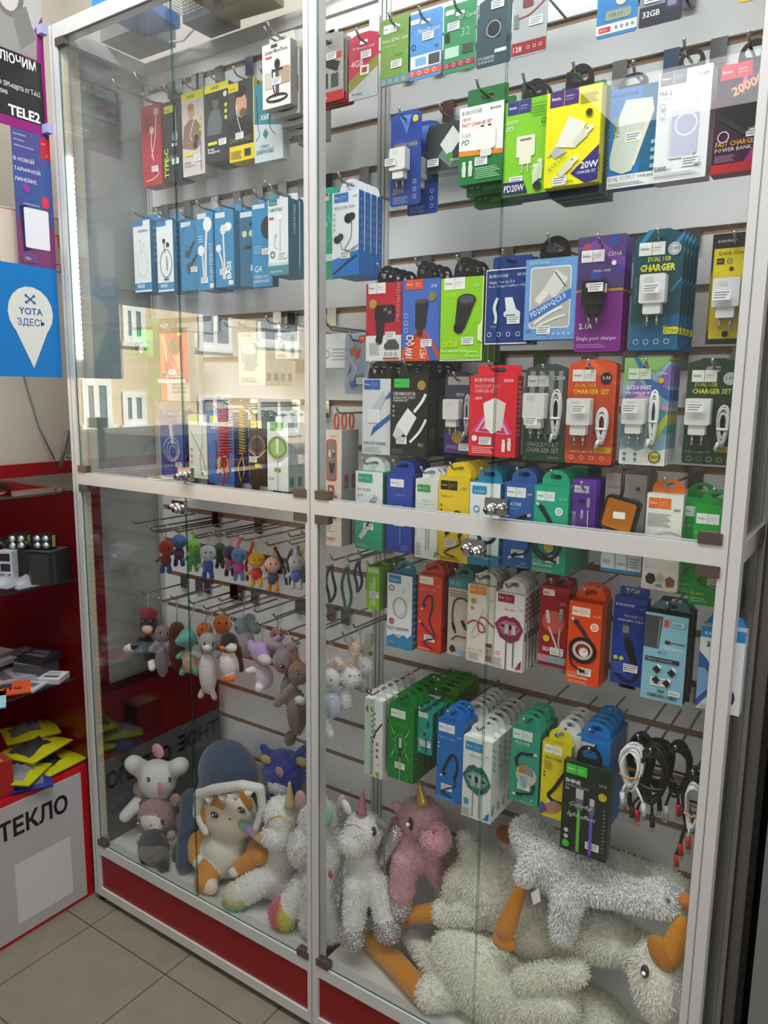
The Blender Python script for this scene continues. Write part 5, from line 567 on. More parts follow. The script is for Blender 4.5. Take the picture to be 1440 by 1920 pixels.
pack('cable_box','white cable box with teal lips picture','cable',1.1699,0.0400,0.6367,0.0603,0.1637,0.02,7,0.024,'dome','e6eae8','eef0ea',[('h', 0.08, 0.84, 0.29, '1f8cc8', 'f0f0ee'), ('t', 0.76, 0.8, 0.07, 'X60', '8a9090', {}), ('t', 0.22, 0.76, 0.08, 'USB to Type-C', '3a7a9a', {'mw': 0.5}), ('p', [(0, 0.52), (0.2, 0.64), (0.4, 0.68), (0.52, 0.65), (0.65, 0.67), (0.85, 0.6), (1, 0.48), (0.85, 0.37), (0.55, 0.31), (0.2, 0.38)], '2a6a66'), ('p', [(0.1, 0.52), (0.35, 0.6), (0.7, 0.58), (0.92, 0.5), (0.7, 0.4), (0.3, 0.4)], '6aa89e'), ('p', [(0.15, 0.52), (0.5, 0.54), (0.88, 0.49), (0.5, 0.46)], '16302e'), ('r', 0.32, 0.42, 0.44, 0.56, 'b8bcbc'), ('r', 0.56, 0.42, 0.68, 0.56, 'b8bcbc'), ('r', 0.37, 0.03, 0.4, 0.42, '8a9494'), ('r', 0.6, 0.03, 0.64, 0.42, '8a9494'), ('rr', 0.08, 0.16, 0.24, 0.24, 0.03, '3a9ac0'), ('x', 0.04, 0.02, 0.3, 0.12, 5, '7a8686'), ('p', [(0.75, 0.03), (0.98, 0.14), (0.85, 0.09), (0.95, 0.04)], '1f8cc8')],None,{'tc': 'dfe1de', 'sops': [('c', 0.3, 0.9, 0.13, '4aa0d0'), ('c', 0.7, 0.86, 0.13, '4aa0d0'), ('c', 0.3, 0.8200000000000001, 0.13, '4aa0d0'), ('c', 0.7, 0.78, 0.13, '4aa0d0'), ('c', 0.3, 0.74, 0.13, '4aa0d0'), ('c', 0.7, 0.7, 0.13, '4aa0d0'), ('c', 0.3, 0.66, 0.13, '4aa0d0'), ('c', 0.7, 0.62, 0.13, '4aa0d0'), ('x', 0.2, 0.08, 0.8, 0.2, 5, '6a7274')]})
pack('cable_box','dull teal silicone cable box with round picture','cable',1.2625,0.0450,0.6984,0.0558,0.1432,0.018,4,0.022,'dome','2f9a80','277e69',[('h', 0.06, 0.86, 0.33, 'dcece6', '4a8a7a'), ('t', 0.14, 0.8, 0.11, 'SILICONE', 'dcf0ea', {'mw': 0.52, 'bold': 0.01}), ('t', 0.14, 0.77, 0.05, 'charging data cable', 'b0dccf', {'mw': 0.5}), ('l', [(0.25, 0.5), (0.22, 0.6), (0.4, 0.68), (0.6, 0.68)], 0.1, '1d1f22', 1), ('usb', 0.75, 0.7, 0.34, 8, 'e0e0dc', '1d1f22'), ('c', 0.58, 0.4, 0.36, 'c8c0ae', 0.36), ('p', [(0.3, 0.42), (0.55, 0.42), (0.55, 0.56), (0.35, 0.52)], 'b07a4a'), ('p', [(0.55, 0.42), (0.85, 0.4), (0.8, 0.52), (0.58, 0.55)], '8a8a96'), ('p', [(0.35, 0.38), (0.6, 0.38), (0.6, 0.24), (0.45, 0.24)], '8aa8c8'), ('l', [(0.85, 0.3), (0.8, 0.18), (0.45, 0.14)], 0.07, '1d1f22', 1), ('usb', 0.3, 0.12, 0.36, 190, 'e0e0dc', '1d1f22'), ('t', 0.75, 0.07, 0.08, '3A', 'c8e8de', {}), ('t', 0.4, 0.02, 0.07, 'USB-A to Type-C', 'c8e8de', {'mw': 0.5})],(0.5, 0.24),{})
pack('cable_box','yellow silicone cable box left of the black one','cable',1.3216,0.0450,0.6892,0.0533,0.1425,0.018,1,0.02,'dome','e0d21a','b8a814',[('h', 0.08, 0.86, 0.3, 'f0f0e0', '6a6420'), ('t', 0.1, 0.78, 0.12, 'SILICONE', '4a4410', {'mw': 0.62, 'bold': 0.01}), ('x', 0.1, 0.64, 0.4, 0.76, 6, '7a7018'), ('c', 0.12, 0.6, 0.04, '8a4a1a'), ('c', 0.12, 0.55, 0.04, '8a4a1a'), ('l', [(0.95, 0.75), (0.75, 0.6), (0.5, 0.42), (0.3, 0.3), (0.5, 0.24), (0.9, 0.24)], 0.12, '1d1f22', 1), ('p', [(0, 0.12), (0.5, 0.25), (0.8, 0.22), (0.6, 0.1), (0.2, 0.05)], 'b87a5a'), ('p', [(0.0, 0.0), (0.3, 0.1), (0.1, 0.2), (0, 0.15)], '4a5a8a'), ('p', [(0.5, 0.05), (1, 0.2), (1, 0.1), (0.7, 0)], 'f0e020')],(0.5, 0.2),{})
pack('cable_box','white cable box stack behind the yellow one','cable',1.3298,0.0700,0.6866,0.0505,0.1563,0.018,4,0.022,'dome','e2e4e2','ccd0cc',[],None,{'nohook': 1, 'tc': 'dadcda'})
pack('cable_box','sky blue cable box behind the black light-up one','cable',1.3763,0.0750,0.6722,0.0606,0.1721,0.018,5,0.022,'dome','1f86d8','1a70b8',[('h', 0.06, 0.86, 0.25, 'f0f0ee', '3a70a0'), ('x', 0.1, 0.1, 0.8, 0.3, 5, '8ac0ec')],None,{'tc': '2a90e0'})
pack('cable_box','black light-up cable box with green and violet braids','cable',1.3822,0.0300,0.6491,0.0821,0.1661,0.02,1,0.02,'black','1a2a22','1c3a2c',[('h', 0.06, 0.87, 0.22, '3fcf2a', 'eaffea'), ('t', 0.06, 0.77, 0.1, 'SHINE', 'f0f0ee', {'bold': 0.03, 'mw': 0.36}), ('t', 0.06, 0.735, 0.05, 'CHARGING DATA CABLE', 'c8d0cc', {'mw': 0.5}), ('t', 0.06, 0.69, 0.07, '3A', 'f0f0ee', {}), ('t', 0.78, 0.82, 0.06, 'U112', 'f0f0ee', {}), ('c', 0.86, 0.71, 0.09, 'd0b820'), ('r', 0.3, 0.62, 0.46, 0.73, 'c8cace'), ('r', 0.3, 0.5, 0.46, 0.62, '6a6e80'), ('r', 0.6, 0.58, 0.7, 0.66, 'c8cace'), ('r', 0.59, 0.48, 0.71, 0.58, '6a6e90'), ('l', [(0.38, 0.5), (0.39, 0.02)], 0.07, '5ac02a'), ('l', [(0.65, 0.48), (0.66, 0.02)], 0.07, '6a50c0'), ('l', [(0.355, 0.44), (0.42, 0.42)], 0.015, 'a8e080'), ('l', [(0.355, 0.4), (0.42, 0.38)], 0.015, 'a8e080'), ('l', [(0.355, 0.36), (0.42, 0.33999999999999997)], 0.015, 'a8e080'), ('l', [(0.355, 0.32), (0.42, 0.3)], 0.015, 'a8e080'), ('l', [(0.355, 0.28), (0.42, 0.26)], 0.015, 'a8e080'), ('l', [(0.355, 0.24), (0.42, 0.21999999999999997)], 0.015, 'a8e080'), ('l', [(0.355, 0.2), (0.42, 0.18)], 0.015, 'a8e080'), ('l', [(0.355, 0.15999999999999998), (0.42, 0.13999999999999996)], 0.015, 'a8e080'), ('l', [(0.355, 0.12), (0.42, 0.09999999999999998)], 0.015, 'a8e080'), ('l', [(0.355, 0.08000000000000002), (0.42, 0.06)], 0.015, 'a8e080'), ('l', [(0.625, 0.44), (0.69, 0.42)], 0.015, 'a898e8'), ('l', [(0.625, 0.4), (0.69, 0.38)], 0.015, 'a898e8'), ('l', [(0.625, 0.36), (0.69, 0.33999999999999997)], 0.015, 'a898e8'), ('l', [(0.625, 0.32), (0.69, 0.3)], 0.015, 'a898e8'), ('l', [(0.625, 0.28), (0.69, 0.26)], 0.015, 'a898e8'), ('l', [(0.625, 0.24), (0.69, 0.21999999999999997)], 0.015, 'a898e8'), ('l', [(0.625, 0.2), (0.69, 0.18)], 0.015, 'a898e8'), ('l', [(0.625, 0.15999999999999998), (0.69, 0.13999999999999996)], 0.015, 'a898e8'), ('l', [(0.625, 0.12), (0.69, 0.09999999999999998)], 0.015, 'a898e8'), ('l', [(0.625, 0.08000000000000002), (0.69, 0.06)], 0.015, 'a898e8'), ('t', 0.18, 0.53, 0.12, 'Colorful', 'e8ece8', {'it': 0.4, 'mw': 0.58}), ('t', 0.14, 0.4, 0.12, 'light effect', 'e8ece8', {'it': 0.4, 'mw': 0.72}), ('c', 0.14, 0.24, 0.05, 'c8ccc8'), ('c', 0.14, 0.17, 0.05, 'c8ccc8'), ('c', 0.14, 0.09, 0.08, '3fcf2a'), ('x', 0.9, 0.1, 0.96, 0.6, 12, '6a7a70')],(0.7, 0.13),{'th': 0.4, 'tw': 0.27, 'tx': -0.0})
pack('earphone_box','narrow red stereo earphone box','earphones',0.1258,0.1900,1.9575,0.0745,0.1917,0.02,2,0.022,'none','b81f35','92182a',[('t', 0.05, 0.8, 0.17, 'STEREO', '4a1018', {'mw': 0.66, 'bold': 0.01}), ('t', 0.05, 0.73, 0.17, 'EARPHONE', '4a1018', {'mw': 0.8, 'bold': 0.01}), ('t', 0.05, 0.66, 0.17, 'STEREO', '4a1018', {'mw': 0.6, 'bold': 0.01}), ('c', 0.78, 0.9, 0.12, 'd8c8c4'), ('c', 0.54, 0.68, 0.12, 'd8c8c4'), ('l', [(0.78, 0.88), (0.72, 0.6), (0.5, 0.35)], 0.04, 'e8d8d4', 1), ('l', [(0.54, 0.66), (0.5, 0.5), (0.6, 0.3)], 0.04, 'e8d8d4', 1), ('r', 0, 0.22, 1, 0.225, '7a1420'), ('t', 0.1, 0.13, 0.1, 'TYPE-C', '5a1018', {}), ('l', [(0.2, 0.06), (0.6, 0.08), (0.85, 0.14), (0.6, 0.18)], 0.03, 'e8d0cc', 1)],(0.65, 0.2),{})
pack('earphone_box','black type-c earphone box with yellow corner','earphones',0.2163,0.1800,1.9540,0.0628,0.1844,0.02,2,0.022,'black','17181a','0f1011',[('r', 0.05, 0.86, 0.6, 0.95, 'dfe01c'), ('t', 0.1, 0.88, 0.12, 'inkax', '141416', {'mw': 0.4}), ('l', [(0.7, 0.92), (0.72, 0.6)], 0.03, 'c8ccd0', 1), ('c', 0.66, 0.55, 0.16, '9aa0b0', 0.2), ('r', 0.45, 0.43, 0.75, 0.47, 'c8ccd0'), ('t', 0.25, 0.05, 0.28, 'TYPE-C', 'c8e820', {'rot': 1.57, 'bold': 0.02}), ('x', 0.3, 0.25, 0.85, 0.32, 3, '8a8e90')],(0.65, 0.24),{})
pack('earphone_box','earphone box with man in grey hoodie, yellow top','earphones',0.3010,0.1700,1.9523,0.0764,0.1876,0.02,2,0.022,'none','c9c2ba','a09a92',[('r', 0, 0.9, 1, 1, 'e8e010'), ('t', 0.25, 0.925, 0.11, 'AWEI', '2a2a10', {'it': 0.2, 'mw': 0.45, 'bold': 0.02}), ('p', [(0.0, 0.35), (0.1, 0.6), (0.35, 0.68), (0.65, 0.66), (0.9, 0.55), (0.8, 0.35), (0.6, 0.3)], '8a6a5e'), ('c', 0.44, 0.76, 0.15, 'c09070', 0.2), ('c', 0.42, 0.82, 0.15, 'a8663a', 0.11), ('l', [(0.6, 0.7), (0.4, 0.5), (0.45, 0.42)], 0.02, 'f0f0ee', 1), ('c', 0.85, 0.67, 0.06, 'c8c820'), ('c', 0.85, 0.6, 0.06, 'c8c820'), ('c', 0.85, 0.53, 0.06, 'c8c820'), ('c', 0.66, 0.44, 0.1, '2a2422'), ('c', 0.6, 0.36, 0.1, '2a2422'), ('rr', 0.14, 0.24, 0.5, 0.28, 0.03, 'd8d018'), ('t', 0.1, 0.15, 0.1, 'In-ear', '55504a', {}), ('t', 0.1, 0.1, 0.1, 'Headphone', '55504a', {'mw': 0.5}), ('l', [(0.85, 0.4), (0.84, 0.05)], 0.02, '141416')],(0.7, 0.2),{})
pack('earphone_box','black earphone box with jogging man, yellow top','earphones',0.4032,0.1500,1.9644,0.0767,0.1669,0.03,2,0.032,'none','26282b','1a1b1d',[('r', 0, 0.9, 1, 1, 'e8e010'), ('t', 0.25, 0.925, 0.11, 'AWEI', '2a2a10', {'it': 0.2, 'mw': 0.45, 'bold': 0.02}), ('p', [(0.05, 0.35), (0.15, 0.6), (0.35, 0.68), (0.6, 0.66), (0.72, 0.5), (0.65, 0.35)], '5a6468'), ('c', 0.45, 0.76, 0.13, '6a5448', 0.17), ('c', 0.47, 0.83, 0.14, '16171a', 0.08), ('c', 0.88, 0.7, 0.06, 'c8c820'), ('c', 0.88, 0.62, 0.06, 'c8c820'), ('c', 0.88, 0.54, 0.06, 'c8c820'), ('c', 0.86, 0.84, 0.08, 'd8d8d8'), ('rr', 0.1, 0.22, 0.5, 0.26, 0.03, 'd8d018'), ('t', 0.1, 0.15, 0.1, 'In-ear', 'f0f0ee', {'bold': 0.01}), ('t', 0.1, 0.1, 0.1, 'Headphone', 'f0f0ee', {'mw': 0.5, 'bold': 0.01})],(0.72, 0.24),{})
pack('earphone_box','yellow and black earphone box with bearded man','earphones',0.4900,0.1400,1.9504,0.0774,0.1662,0.012,2,0.02,'none','e6c814','c4a810',[('r', 0, 0.2, 0.96, 1, '3a3d40'), ('p', [(0.0, 0.2), (0, 0.5), (0.3, 0.62), (0.75, 0.55), (0.95, 0.4), (0.95, 0.2)], '17181a'), ('c', 0.5, 0.7, 0.22, 'c49478', 0.34), ('c', 0.46, 0.87, 0.25, '1d1a18', 0.16), ('c', 0.56, 0.6, 0.14, '6a4a3a', 0.12), ('r', 0, 0.88, 0.4, 0.99, 'e6c814'), ('t', 0.06, 0.9, 0.08, 'AWEI', '141416', {}), ('t', 0.04, 0.24, 0.16, 'EARPHONES', '8a7a10', {'mw': 0.86, 'bold': 0.01}), ('l', [(0.3, 0.7), (0.35, 0.55), (0.5, 0.35)], 0.02, 'f0f0ee', 1), ('r', 0.6, 0.05, 0.85, 0.14, '3a3420'), ('x', 0.05, 0.03, 0.5, 0.14, 5, '8a7a10')],(0.42, 0.32),{})
pack('earphone_box','teal and pale grey earphone box with diamond','earphones',0.5881,0.1200,1.9303,0.0816,0.1587,0.02,1,0.022,'none','2a7f8e','c9cdd0',[('p', [(0, 0), (1, 0), (1, 0.42), (0, 0.5)], 'c4ccd0'), ('t', 0.2, 0.53, 0.16, 'X68', 'f0f0ee', {'it': 0.2, 'mw': 0.32, 'bold': 0.01}), ('l', [(0.1, 0.85), (0.12, 0.5), (0.18, 0.35), (0.05, 0.28)], 0.02, '141416', 1), ('l', [(0.6, 0.8), (0.55, 0.45), (0.75, 0.32)], 0.02, '141416', 1), ('p', [(0.3, 0.35), (0.4, 0.42), (0.5, 0.35), (0.4, 0.28)], '2a7f8e'), ('t', 0.2, 0.17, 0.1, 'STEREO', '33606a', {'mw': 0.32}), ('t', 0.08, 0.1, 0.13, 'EARPHONES', '33606a', {'mw': 0.6, 'bold': 0.01})],None,{})
pack('microphone_box','white lavalier microphone box','microphone',0.6565,0.0700,2.0111,0.0750,0.1213,0.02,5,0.024,'rect','e4dfda','a4a29e',[('r', 0.32, 0.92, 0.55, 0.97, '3a3a3c'), ('t', 0.1, 0.84, 0.12, 'Lavalier MicroPhone', '5a2a2a', {'mw': 0.8, 'bold': 0.01}), ('r', 0.12, 0.77, 0.35, 0.8, 'c0303a'), ('rr', 0.08, 0.3, 0.38, 0.56, 0.05, 'c8beb0'), ('rr', 0.6, 0.34, 0.98, 0.6, 0.05, 'b89a80'), ('c', 0.54, 0.66, 0.1, '1d1d1f', 0.13), ('r', 0.35, 0.55, 0.75, 0.59, '2a2a2c'), ('l', [(0.36, 0.6), (0.4, 0.3), (0.5, 0.16)], 0.04, '2a2a2c', 1), ('r', 0.48, 0.2, 0.6, 0.55, '4a4a4c'), ('o', 0.52, 0.14, 0.36, 0.06, '1d1d1f', 0.08)],(0.52, 0.4),{'tc': 'd8d0c4', 'dz': -0.011, 'dx': 0.003, 'tilt': 0, 'th': 0.3})
pack('earphone_box','slim white and blue earphone box, far left','earphones',0.0860,0.1800,1.6940,0.0667,0.1786,0.03,2,0.035,'rect','e6ebee','1d6f9c',[('r', 0, 0.93, 0.6, 1, '2a86bc'), ('r', 0, 0.03, 1, 0.13, '2a86bc'), ('t', 0.2, 0.06, 0.16, 'BASS', 'f0f0ee', {'bold': 0.02, 'mw': 0.5}), ('o', 0.5, 0.4, 0.3, 0.02, 'b8c4cc', 0.5), ('c', 0.4, 0.72, 0.08, 'd0d8dc'), ('c', 0.62, 0.66, 0.08, 'd0d8dc'), ('l', [(0.4, 0.7), (0.5, 0.45)], 0.03, 'c8d0d4', 1), ('x', 0.3, 0.84, 0.9, 0.88, 2, '8a98a4')],None,{'tc': '2a86bc', 'th': 0.3, 'sops': [('o', 0.5, 0.9, 0.12, 0.04, 'b0d4e8'), ('o', 0.5, 0.81, 0.12, 0.04, 'b0d4e8'), ('o', 0.5, 0.72, 0.12, 0.04, 'b0d4e8'), ('o', 0.5, 0.63, 0.12, 0.04, 'b0d4e8'), ('o', 0.5, 0.54, 0.12, 0.04, 'b0d4e8'), ('o', 0.5, 0.45000000000000007, 0.12, 0.04, 'b0d4e8')]})
pack('earphone_box','slim white and blue box with black earphone ring','earphones',0.1750,0.1800,1.6899,0.0614,0.1728,0.03,2,0.035,'rect','e6ebee','1d6f9c',[('r', 0, 0.93, 0.6, 1, '2a86bc'), ('r', 0, 0.03, 1, 0.13, '2a86bc'), ('t', 0.2, 0.06, 0.16, 'BASS', 'f0f0ee', {'bold': 0.02, 'mw': 0.5}), ('o', 0.55, 0.4, 0.36, 0.03, '2a2c2e', 0.55), ('c', 0.45, 0.72, 0.1, '141416'), ('c', 0.68, 0.66, 0.1, '141416'), ('l', [(0.45, 0.7), (0.5, 0.55)], 0.03, '141416', 1), ('l', [(0.6, 0.5), (0.62, 0.3)], 0.04, '141416', 1), ('rr', 0.4, 0.16, 0.7, 0.19, 0.02, '5a5c5e')],None,{'tc': '2a86bc', 'th': 0.3, 'sops': [('o', 0.5, 0.9, 0.12, 0.04, 'b0d4e8'), ('o', 0.5, 0.81, 0.12, 0.04, 'b0d4e8'), ('o', 0.5, 0.72, 0.12, 0.04, 'b0d4e8'), ('o', 0.5, 0.63, 0.12, 0.04, 'b0d4e8'), ('o', 0.5, 0.54, 0.12, 0.04, 'b0d4e8'), ('o', 0.5, 0.45000000000000007, 0.12, 0.04, 'b0d4e8')]})
pack('earphone_box','blue earphone box with black angled buds','earphones',0.2767,0.1700,1.6853,0.0636,0.1647,0.02,1,0.03,'none','1c80b4','176a96',[('r', 0.05, 0.92, 0.6, 0.99, 'd8e4ea'), ('o', 0.5, 0.78, 0.4, 0.02, '23262a', 0.4), ('l', [(0.8, 0.7), (0.5, 0.55)], 0.1, '23262a', 1), ('c', 0.4, 0.53, 0.16, '3a3e42'), ('l', [(0.9, 0.5), (0.6, 0.38)], 0.1, '23262a', 1), ('c', 0.5, 0.34, 0.16, '3a3e42'), ('t', 0.35, 0.24, 0.2, 'G6', '12506e', {})],(0.75, 0.3),{})
pack('earphone_box','blue high fidelity earphone box with white buds','earphones',0.3541,0.1500,1.6793,0.0551,0.1765,0.03,2,0.035,'rect','2286bc','1a6a96',[('r', 0.05, 0.93, 0.6, 1, 'd8e4ea'), ('c', 0.66, 0.85, 0.26, 'f0efec', 0.3), ('l', [(0.62, 0.8), (0.52, 0.5), (0.5, 0.1)], 0.12, 'e4e4e0', 1), ('c', 0.25, 0.52, 0.2, 'f0efec', 0.22), ('l', [(0.3, 0.5), (0.36, 0.3), (0.38, 0.1)], 0.1, 'dcdcd8', 1), ('t', 0.92, 0.12, 0.2, 'HIGH FIDELITY', 'd8e8f0', {'rot': 1.57, 'mw': 1.9}), ('x', 0.1, 0.62, 0.4, 0.72, 3, 'b0d8ec'), ('rr', 0.75, 0.02, 0.98, 0.08, 0.03, 'd8ecf4')],(0.42, 0.13),{'tc': '2a8ec4', 'th': 0.3})
pack('earphone_box','blue bass earphone box with white round buds','earphones',0.4283,0.1400,1.6812,0.0614,0.1682,0.03,2,0.035,'rect','2286bc','1a6a96',[('r', 0.05, 0.92, 0.55, 0.99, 'd8e4ea'), ('c', 0.7, 0.79, 0.2, 'f0efec', 0.16), ('c', 0.45, 0.76, 0.16, 'dcdcd8', 0.18), ('l', [(0.45, 0.72), (0.5, 0.3), (0.52, 0.1)], 0.08, 'e4e4e0', 1), ('c', 0.2, 0.52, 0.14, 'f0efec'), ('l', [(0.2, 0.5), (0.4, 0.3), (0.44, 0.1)], 0.08, 'dcdcd8', 1), ('t', 0.85, 0.1, 0.26, 'BASS', 'f0f4f6', {'rot': 1.57, 'bold': 0.03, 'mw': 1.1}), ('rr', 0.7, 0.02, 0.95, 0.08, 0.03, 'd8ecf4')],(0.45, 0.2),{'tc': '2a8ec4', 'th': 0.3, 'sops': [('o', 0.5, 0.8, 0.12, 0.04, '5aa0c4'), ('o', 0.5, 0.7100000000000001, 0.12, 0.04, '5aa0c4'), ('o', 0.5, 0.6200000000000001, 0.12, 0.04, '5aa0c4'), ('o', 0.5, 0.53, 0.12, 0.04, '5aa0c4')]})
pack('earphone_box','dark teal earphone box half hidden in blue row','earphones',0.5036,0.1400,1.6773,0.0518,0.1641,0.02,1,0.03,'none','1a6488','144e6c',[('r', 0.05, 0.92, 0.9, 0.99, 'd8e4ea'), ('c', 0.3, 0.7, 0.14, 'c8d0a0'), ('c', 0.7, 0.7, 0.14, 'c8d0a0'), ('c', 0.8, 0.82, 0.2, '141416', 0.1), ('r', 0.3, 0.5, 0.7, 0.54, '16202a')],(0.9, 0.24),{})
pack('earphone_box','blue wired earphone box with black disc','earphones',0.5649,0.1200,1.6701,0.0593,0.1765,0.02,1,0.03,'rect','2286bc','1a6a96',[('r', 0.05, 0.94, 0.65, 0.99, 'd8e4ea'), ('c', 0.8, 0.7, 0.34, '1d1d1f', 0.4), ('t', 0.12, 0.18, 0.26, 'G4', 'f0f0ee', {}), ('t', 0.08, 0.1, 0.14, 'STEREO SOUND', 'f0f0ee', {'mw': 0.9}), ('t', 0.08, 0.05, 0.12, 'EARPHONES', 'f0f0ee', {'mw': 0.8}), ('x', 0.1, 0.4, 0.5, 0.5, 4, '8cc4e0')],(0.7, 0.42),{'tc': '2a8ec4', 'th': 0.25})
pack('earphone_box','white comfortable earphone box with teal top corner','earphones',0.6393,0.0900,1.6851,0.0560,0.1549,0.035,2,0.037,'rect','e8e9ea','1f7088',[('r', 0.04, 0.92, 0.46, 1, '1f7f86'), ('t', 0.1, 0.94, 0.08, 'Celebrat', 'f0f0ee', {'mw': 0.3}), ('t', 0.04, 0.84, 0.14, 'COMFORTABLE', '3a8a94', {'mw': 0.68, 'bold': 0.02}), ('r', 0.05, 0.74, 0.3, 0.77, 'd0504a'), ('c', 0.6, 0.76, 0.12, 'f6f6f4', 0.1), ('l', [(0.6, 0.72), (0.6, 0.3)], 0.03, 'b8bcc0'), ('l', [(0.3, 0.5), (0.45, 0.55), (0.3, 0.4), (0.5, 0.35)], 0.02, 'a0a4a8', 1), ('o', 0.22, 0.28, 0.1, 0.05, '2a8a9a'), ('r', 0, 0, 1, 0.13, '3a8c98'), ('t', 0.1, 0.04, 0.08, 'WIRED EARPHONES', 'f0f0ee', {'mw': 0.6}), ('r', 0, 0.13, 1, 0.17, 'c4d8da')],(0.7, 0.26),{'tc': 'e0e0e0', 'th': 0.3, 'sops': [('t', 0.7, 0.55, 0.3, 'COMFORTABLE', 'f0f0ee', {'rot': 1.57, 'mw': 1.7})], 'dx': 0.001})
pack('earphone_pack','green earphone pack left of white one by post','earphones',0.7414,0.1300,1.6741,0.0541,0.1836,0.004,1,0.02,'card','12a07a','0e8062',[('o', 0.4, 0.55, 0.3, 0.03, '7ac8b0', 0.5), ('h', 0.06, 0.86, 0.25, 'e0ece8', '4a8a7a'), ('r', 0.3, 0.2, 0.8, 0.28, 'd0e8e0'), ('c', 0.35, 0.6, 0.14, '9ad8c0')],None,{})
pack('earphone_box','white and blue metal earphone box with black buds','earphones',0.8318,0.0700,1.6681,0.0644,0.1576,0.018,4,0.021,'dome','e9ecf0','1c6cc0',[('p', [(0, 0), (1, 0), (1, 0.3), (0, 0.2)], '1f78cc'), ('h', 0.08, 0.88, 0.26, '2a7ec4', 'f0f0ee'), ('t', 0.8, 0.92, 0.07, 'M78', '5a6a80', {}), ('t', 0.08, 0.8, 0.09, 'METAL SOUND CAVITY', '4a5a74', {'mw': 0.8}), ('c', 0.62, 0.68, 0.15, '1d1f22', 0.14), ('c', 0.75, 0.7, 0.13, '33363a', 0.11), ('c', 0.2, 0.44, 0.13, '1d1f22', 0.11), ('c', 0.33, 0.47, 0.11, '33363a', 0.1), ('l', [(0.75, 0.64), (0.72, 0.45), (0.5, 0.32), (0.75, 0.28), (1, 0.36)], 0.02, '141416', 1), ('l', [(0.33, 0.42), (0.4, 0.32), (0.7, 0.3), (0.9, 0.35)], 0.02, '141416', 1), ('l', [(0.05, 0.03), (0.5, 0.14), (0.95, 0.24)], 0.04, '1a2a3a', 1), ('o', 0.1, 0.74, 0.03, 0.012, '2a3a50'), ('o', 0.1, 0.6799999999999999, 0.03, 0.012, '2a3a50'), ('o', 0.1, 0.62, 0.03, 0.012, '2a3a50'), ('o', 0.1, 0.56, 0.03, 0.012, '2a3a50')],(0.5, 0.25),{'tc': 'dfe1e2', 'sops': [('o', 0.5, 0.9, 0.15, 0.05, '8ac0f0'), ('o', 0.5, 0.8, 0.15, 0.05, '8ac0f0'), ('o', 0.5, 0.7, 0.15, 0.05, '8ac0f0'), ('o', 0.5, 0.6, 0.15, 0.05, '8ac0f0'), ('o', 0.5, 0.5, 0.15, 0.05, '8ac0f0'), ('o', 0.5, 0.4, 0.15, 0.05, '8ac0f0')]})
pack('earphone_pouch','green round earphone pouch hanging at far left','earphones',0.0998,0.1600,1.5247,0.0819,0.0777,0.016,2,0.03,'pouch','2fae34','2fae34',[('c', 0.35, 0.35, 0.14, '3a3434'), ('c', 0.55, 0.25, 0.12, 'dcdcdc'), ('l', [(0.4, 0.4), (0.8, 0.55), (0.9, 0.3)], 0.03, '4a3a30', 1)],None,{})
pack('earphone_pouch','crumpled red foil stereo earphone pouch','earphones',0.2666,0.1200,1.4574,0.1001,0.1339,0.018,1,0.03,'pouch','c81f2c','c81f2c',[('p', [(0.1, 0.9), (0.3, 0.9), (0.4, 0.6), (0.25, 0.4), (0.3, 0.2), (0.15, 0.15)], 'd86a34'), ('l', [(0.2, 0.85), (0.3, 0.6), (0.35, 0.4)], 0.04, 'f0d8c8', 1), ('c', 0.62, 0.66, 0.16, '5a3a2e', 0.2), ('l', [(0.5, 0.5), (0.6, 0.3), (0.5, 0.15)], 0.03, '2a1a18', 1), ('r', 0, 0.0, 1, 0.07, 'd8d4d4'), ('t', 0.3, 0.1, 0.16, 'STEREO', 'f0f0ee', {'mw': 0.56, 'bold': 0.01}), ('r', 0.75, 0.85, 0.92, 0.9, 'e8d020')],(0.55, 0.2),{'ty': -0.012})
pack('earphone_box','grey and orange earphone box behind red pouch','earphones',0.2199,0.1600,1.4124,0.1076,0.1728,0.02,2,0.03,'none','e0e2e6','9aa0a6',[('r', 0, 0, 0.22, 1, 'dc5a1c'), ('x', 0.4, 0.1, 0.9, 0.4, 5, '9aa0b0')],None,{'nohook': 1})
pack('earphone_pack','big dark green pack behind foil pouches','earphones',0.1141,0.1800,1.4125,0.0431,0.2095,0.01,1,0.02,'none','1d7a2c','175f22',[],None,{'nohook': 1})
pack('earbuds_box','white wireless earbuds box with clear case picture','earphones',0.5283,0.1200,1.4524,0.0836,0.1199,0.022,4,0.024,'none','d9dbdc','c8cacb',[('t', 0.08, 0.92, 0.07, 'BOROFONE', '7a7e80', {'mw': 0.36}), ('c', 0.78, 0.86, 0.06, 'b8a870'), ('rr', 0.12, 0.42, 0.7, 0.8, 0.12, 'b0b4b6'), ('rr', 0.14, 0.6, 0.68, 0.79, 0.1, 'eceeef'), ('p', [(0.2, 0.3), (0.55, 0.28), (0.75, 0.4), (0.3, 0.55)], 'a8b0b4'), ('x', 0.1, 0.06, 0.7, 0.16, 3, '9a9ea0')],None,{'th': 0.2, 'sops': [('o', 0.5, 0.9, 0.2, 0.05, '9a9ea2'), ('o', 0.5, 0.78, 0.2, 0.05, '9a9ea2'), ('o', 0.5, 0.66, 0.2, 0.05, '9a9ea2'), ('o', 0.5, 0.54, 0.2, 0.05, '9a9ea2'), ('r', 0.2, 0.1, 0.8, 0.25, '50565a')]})
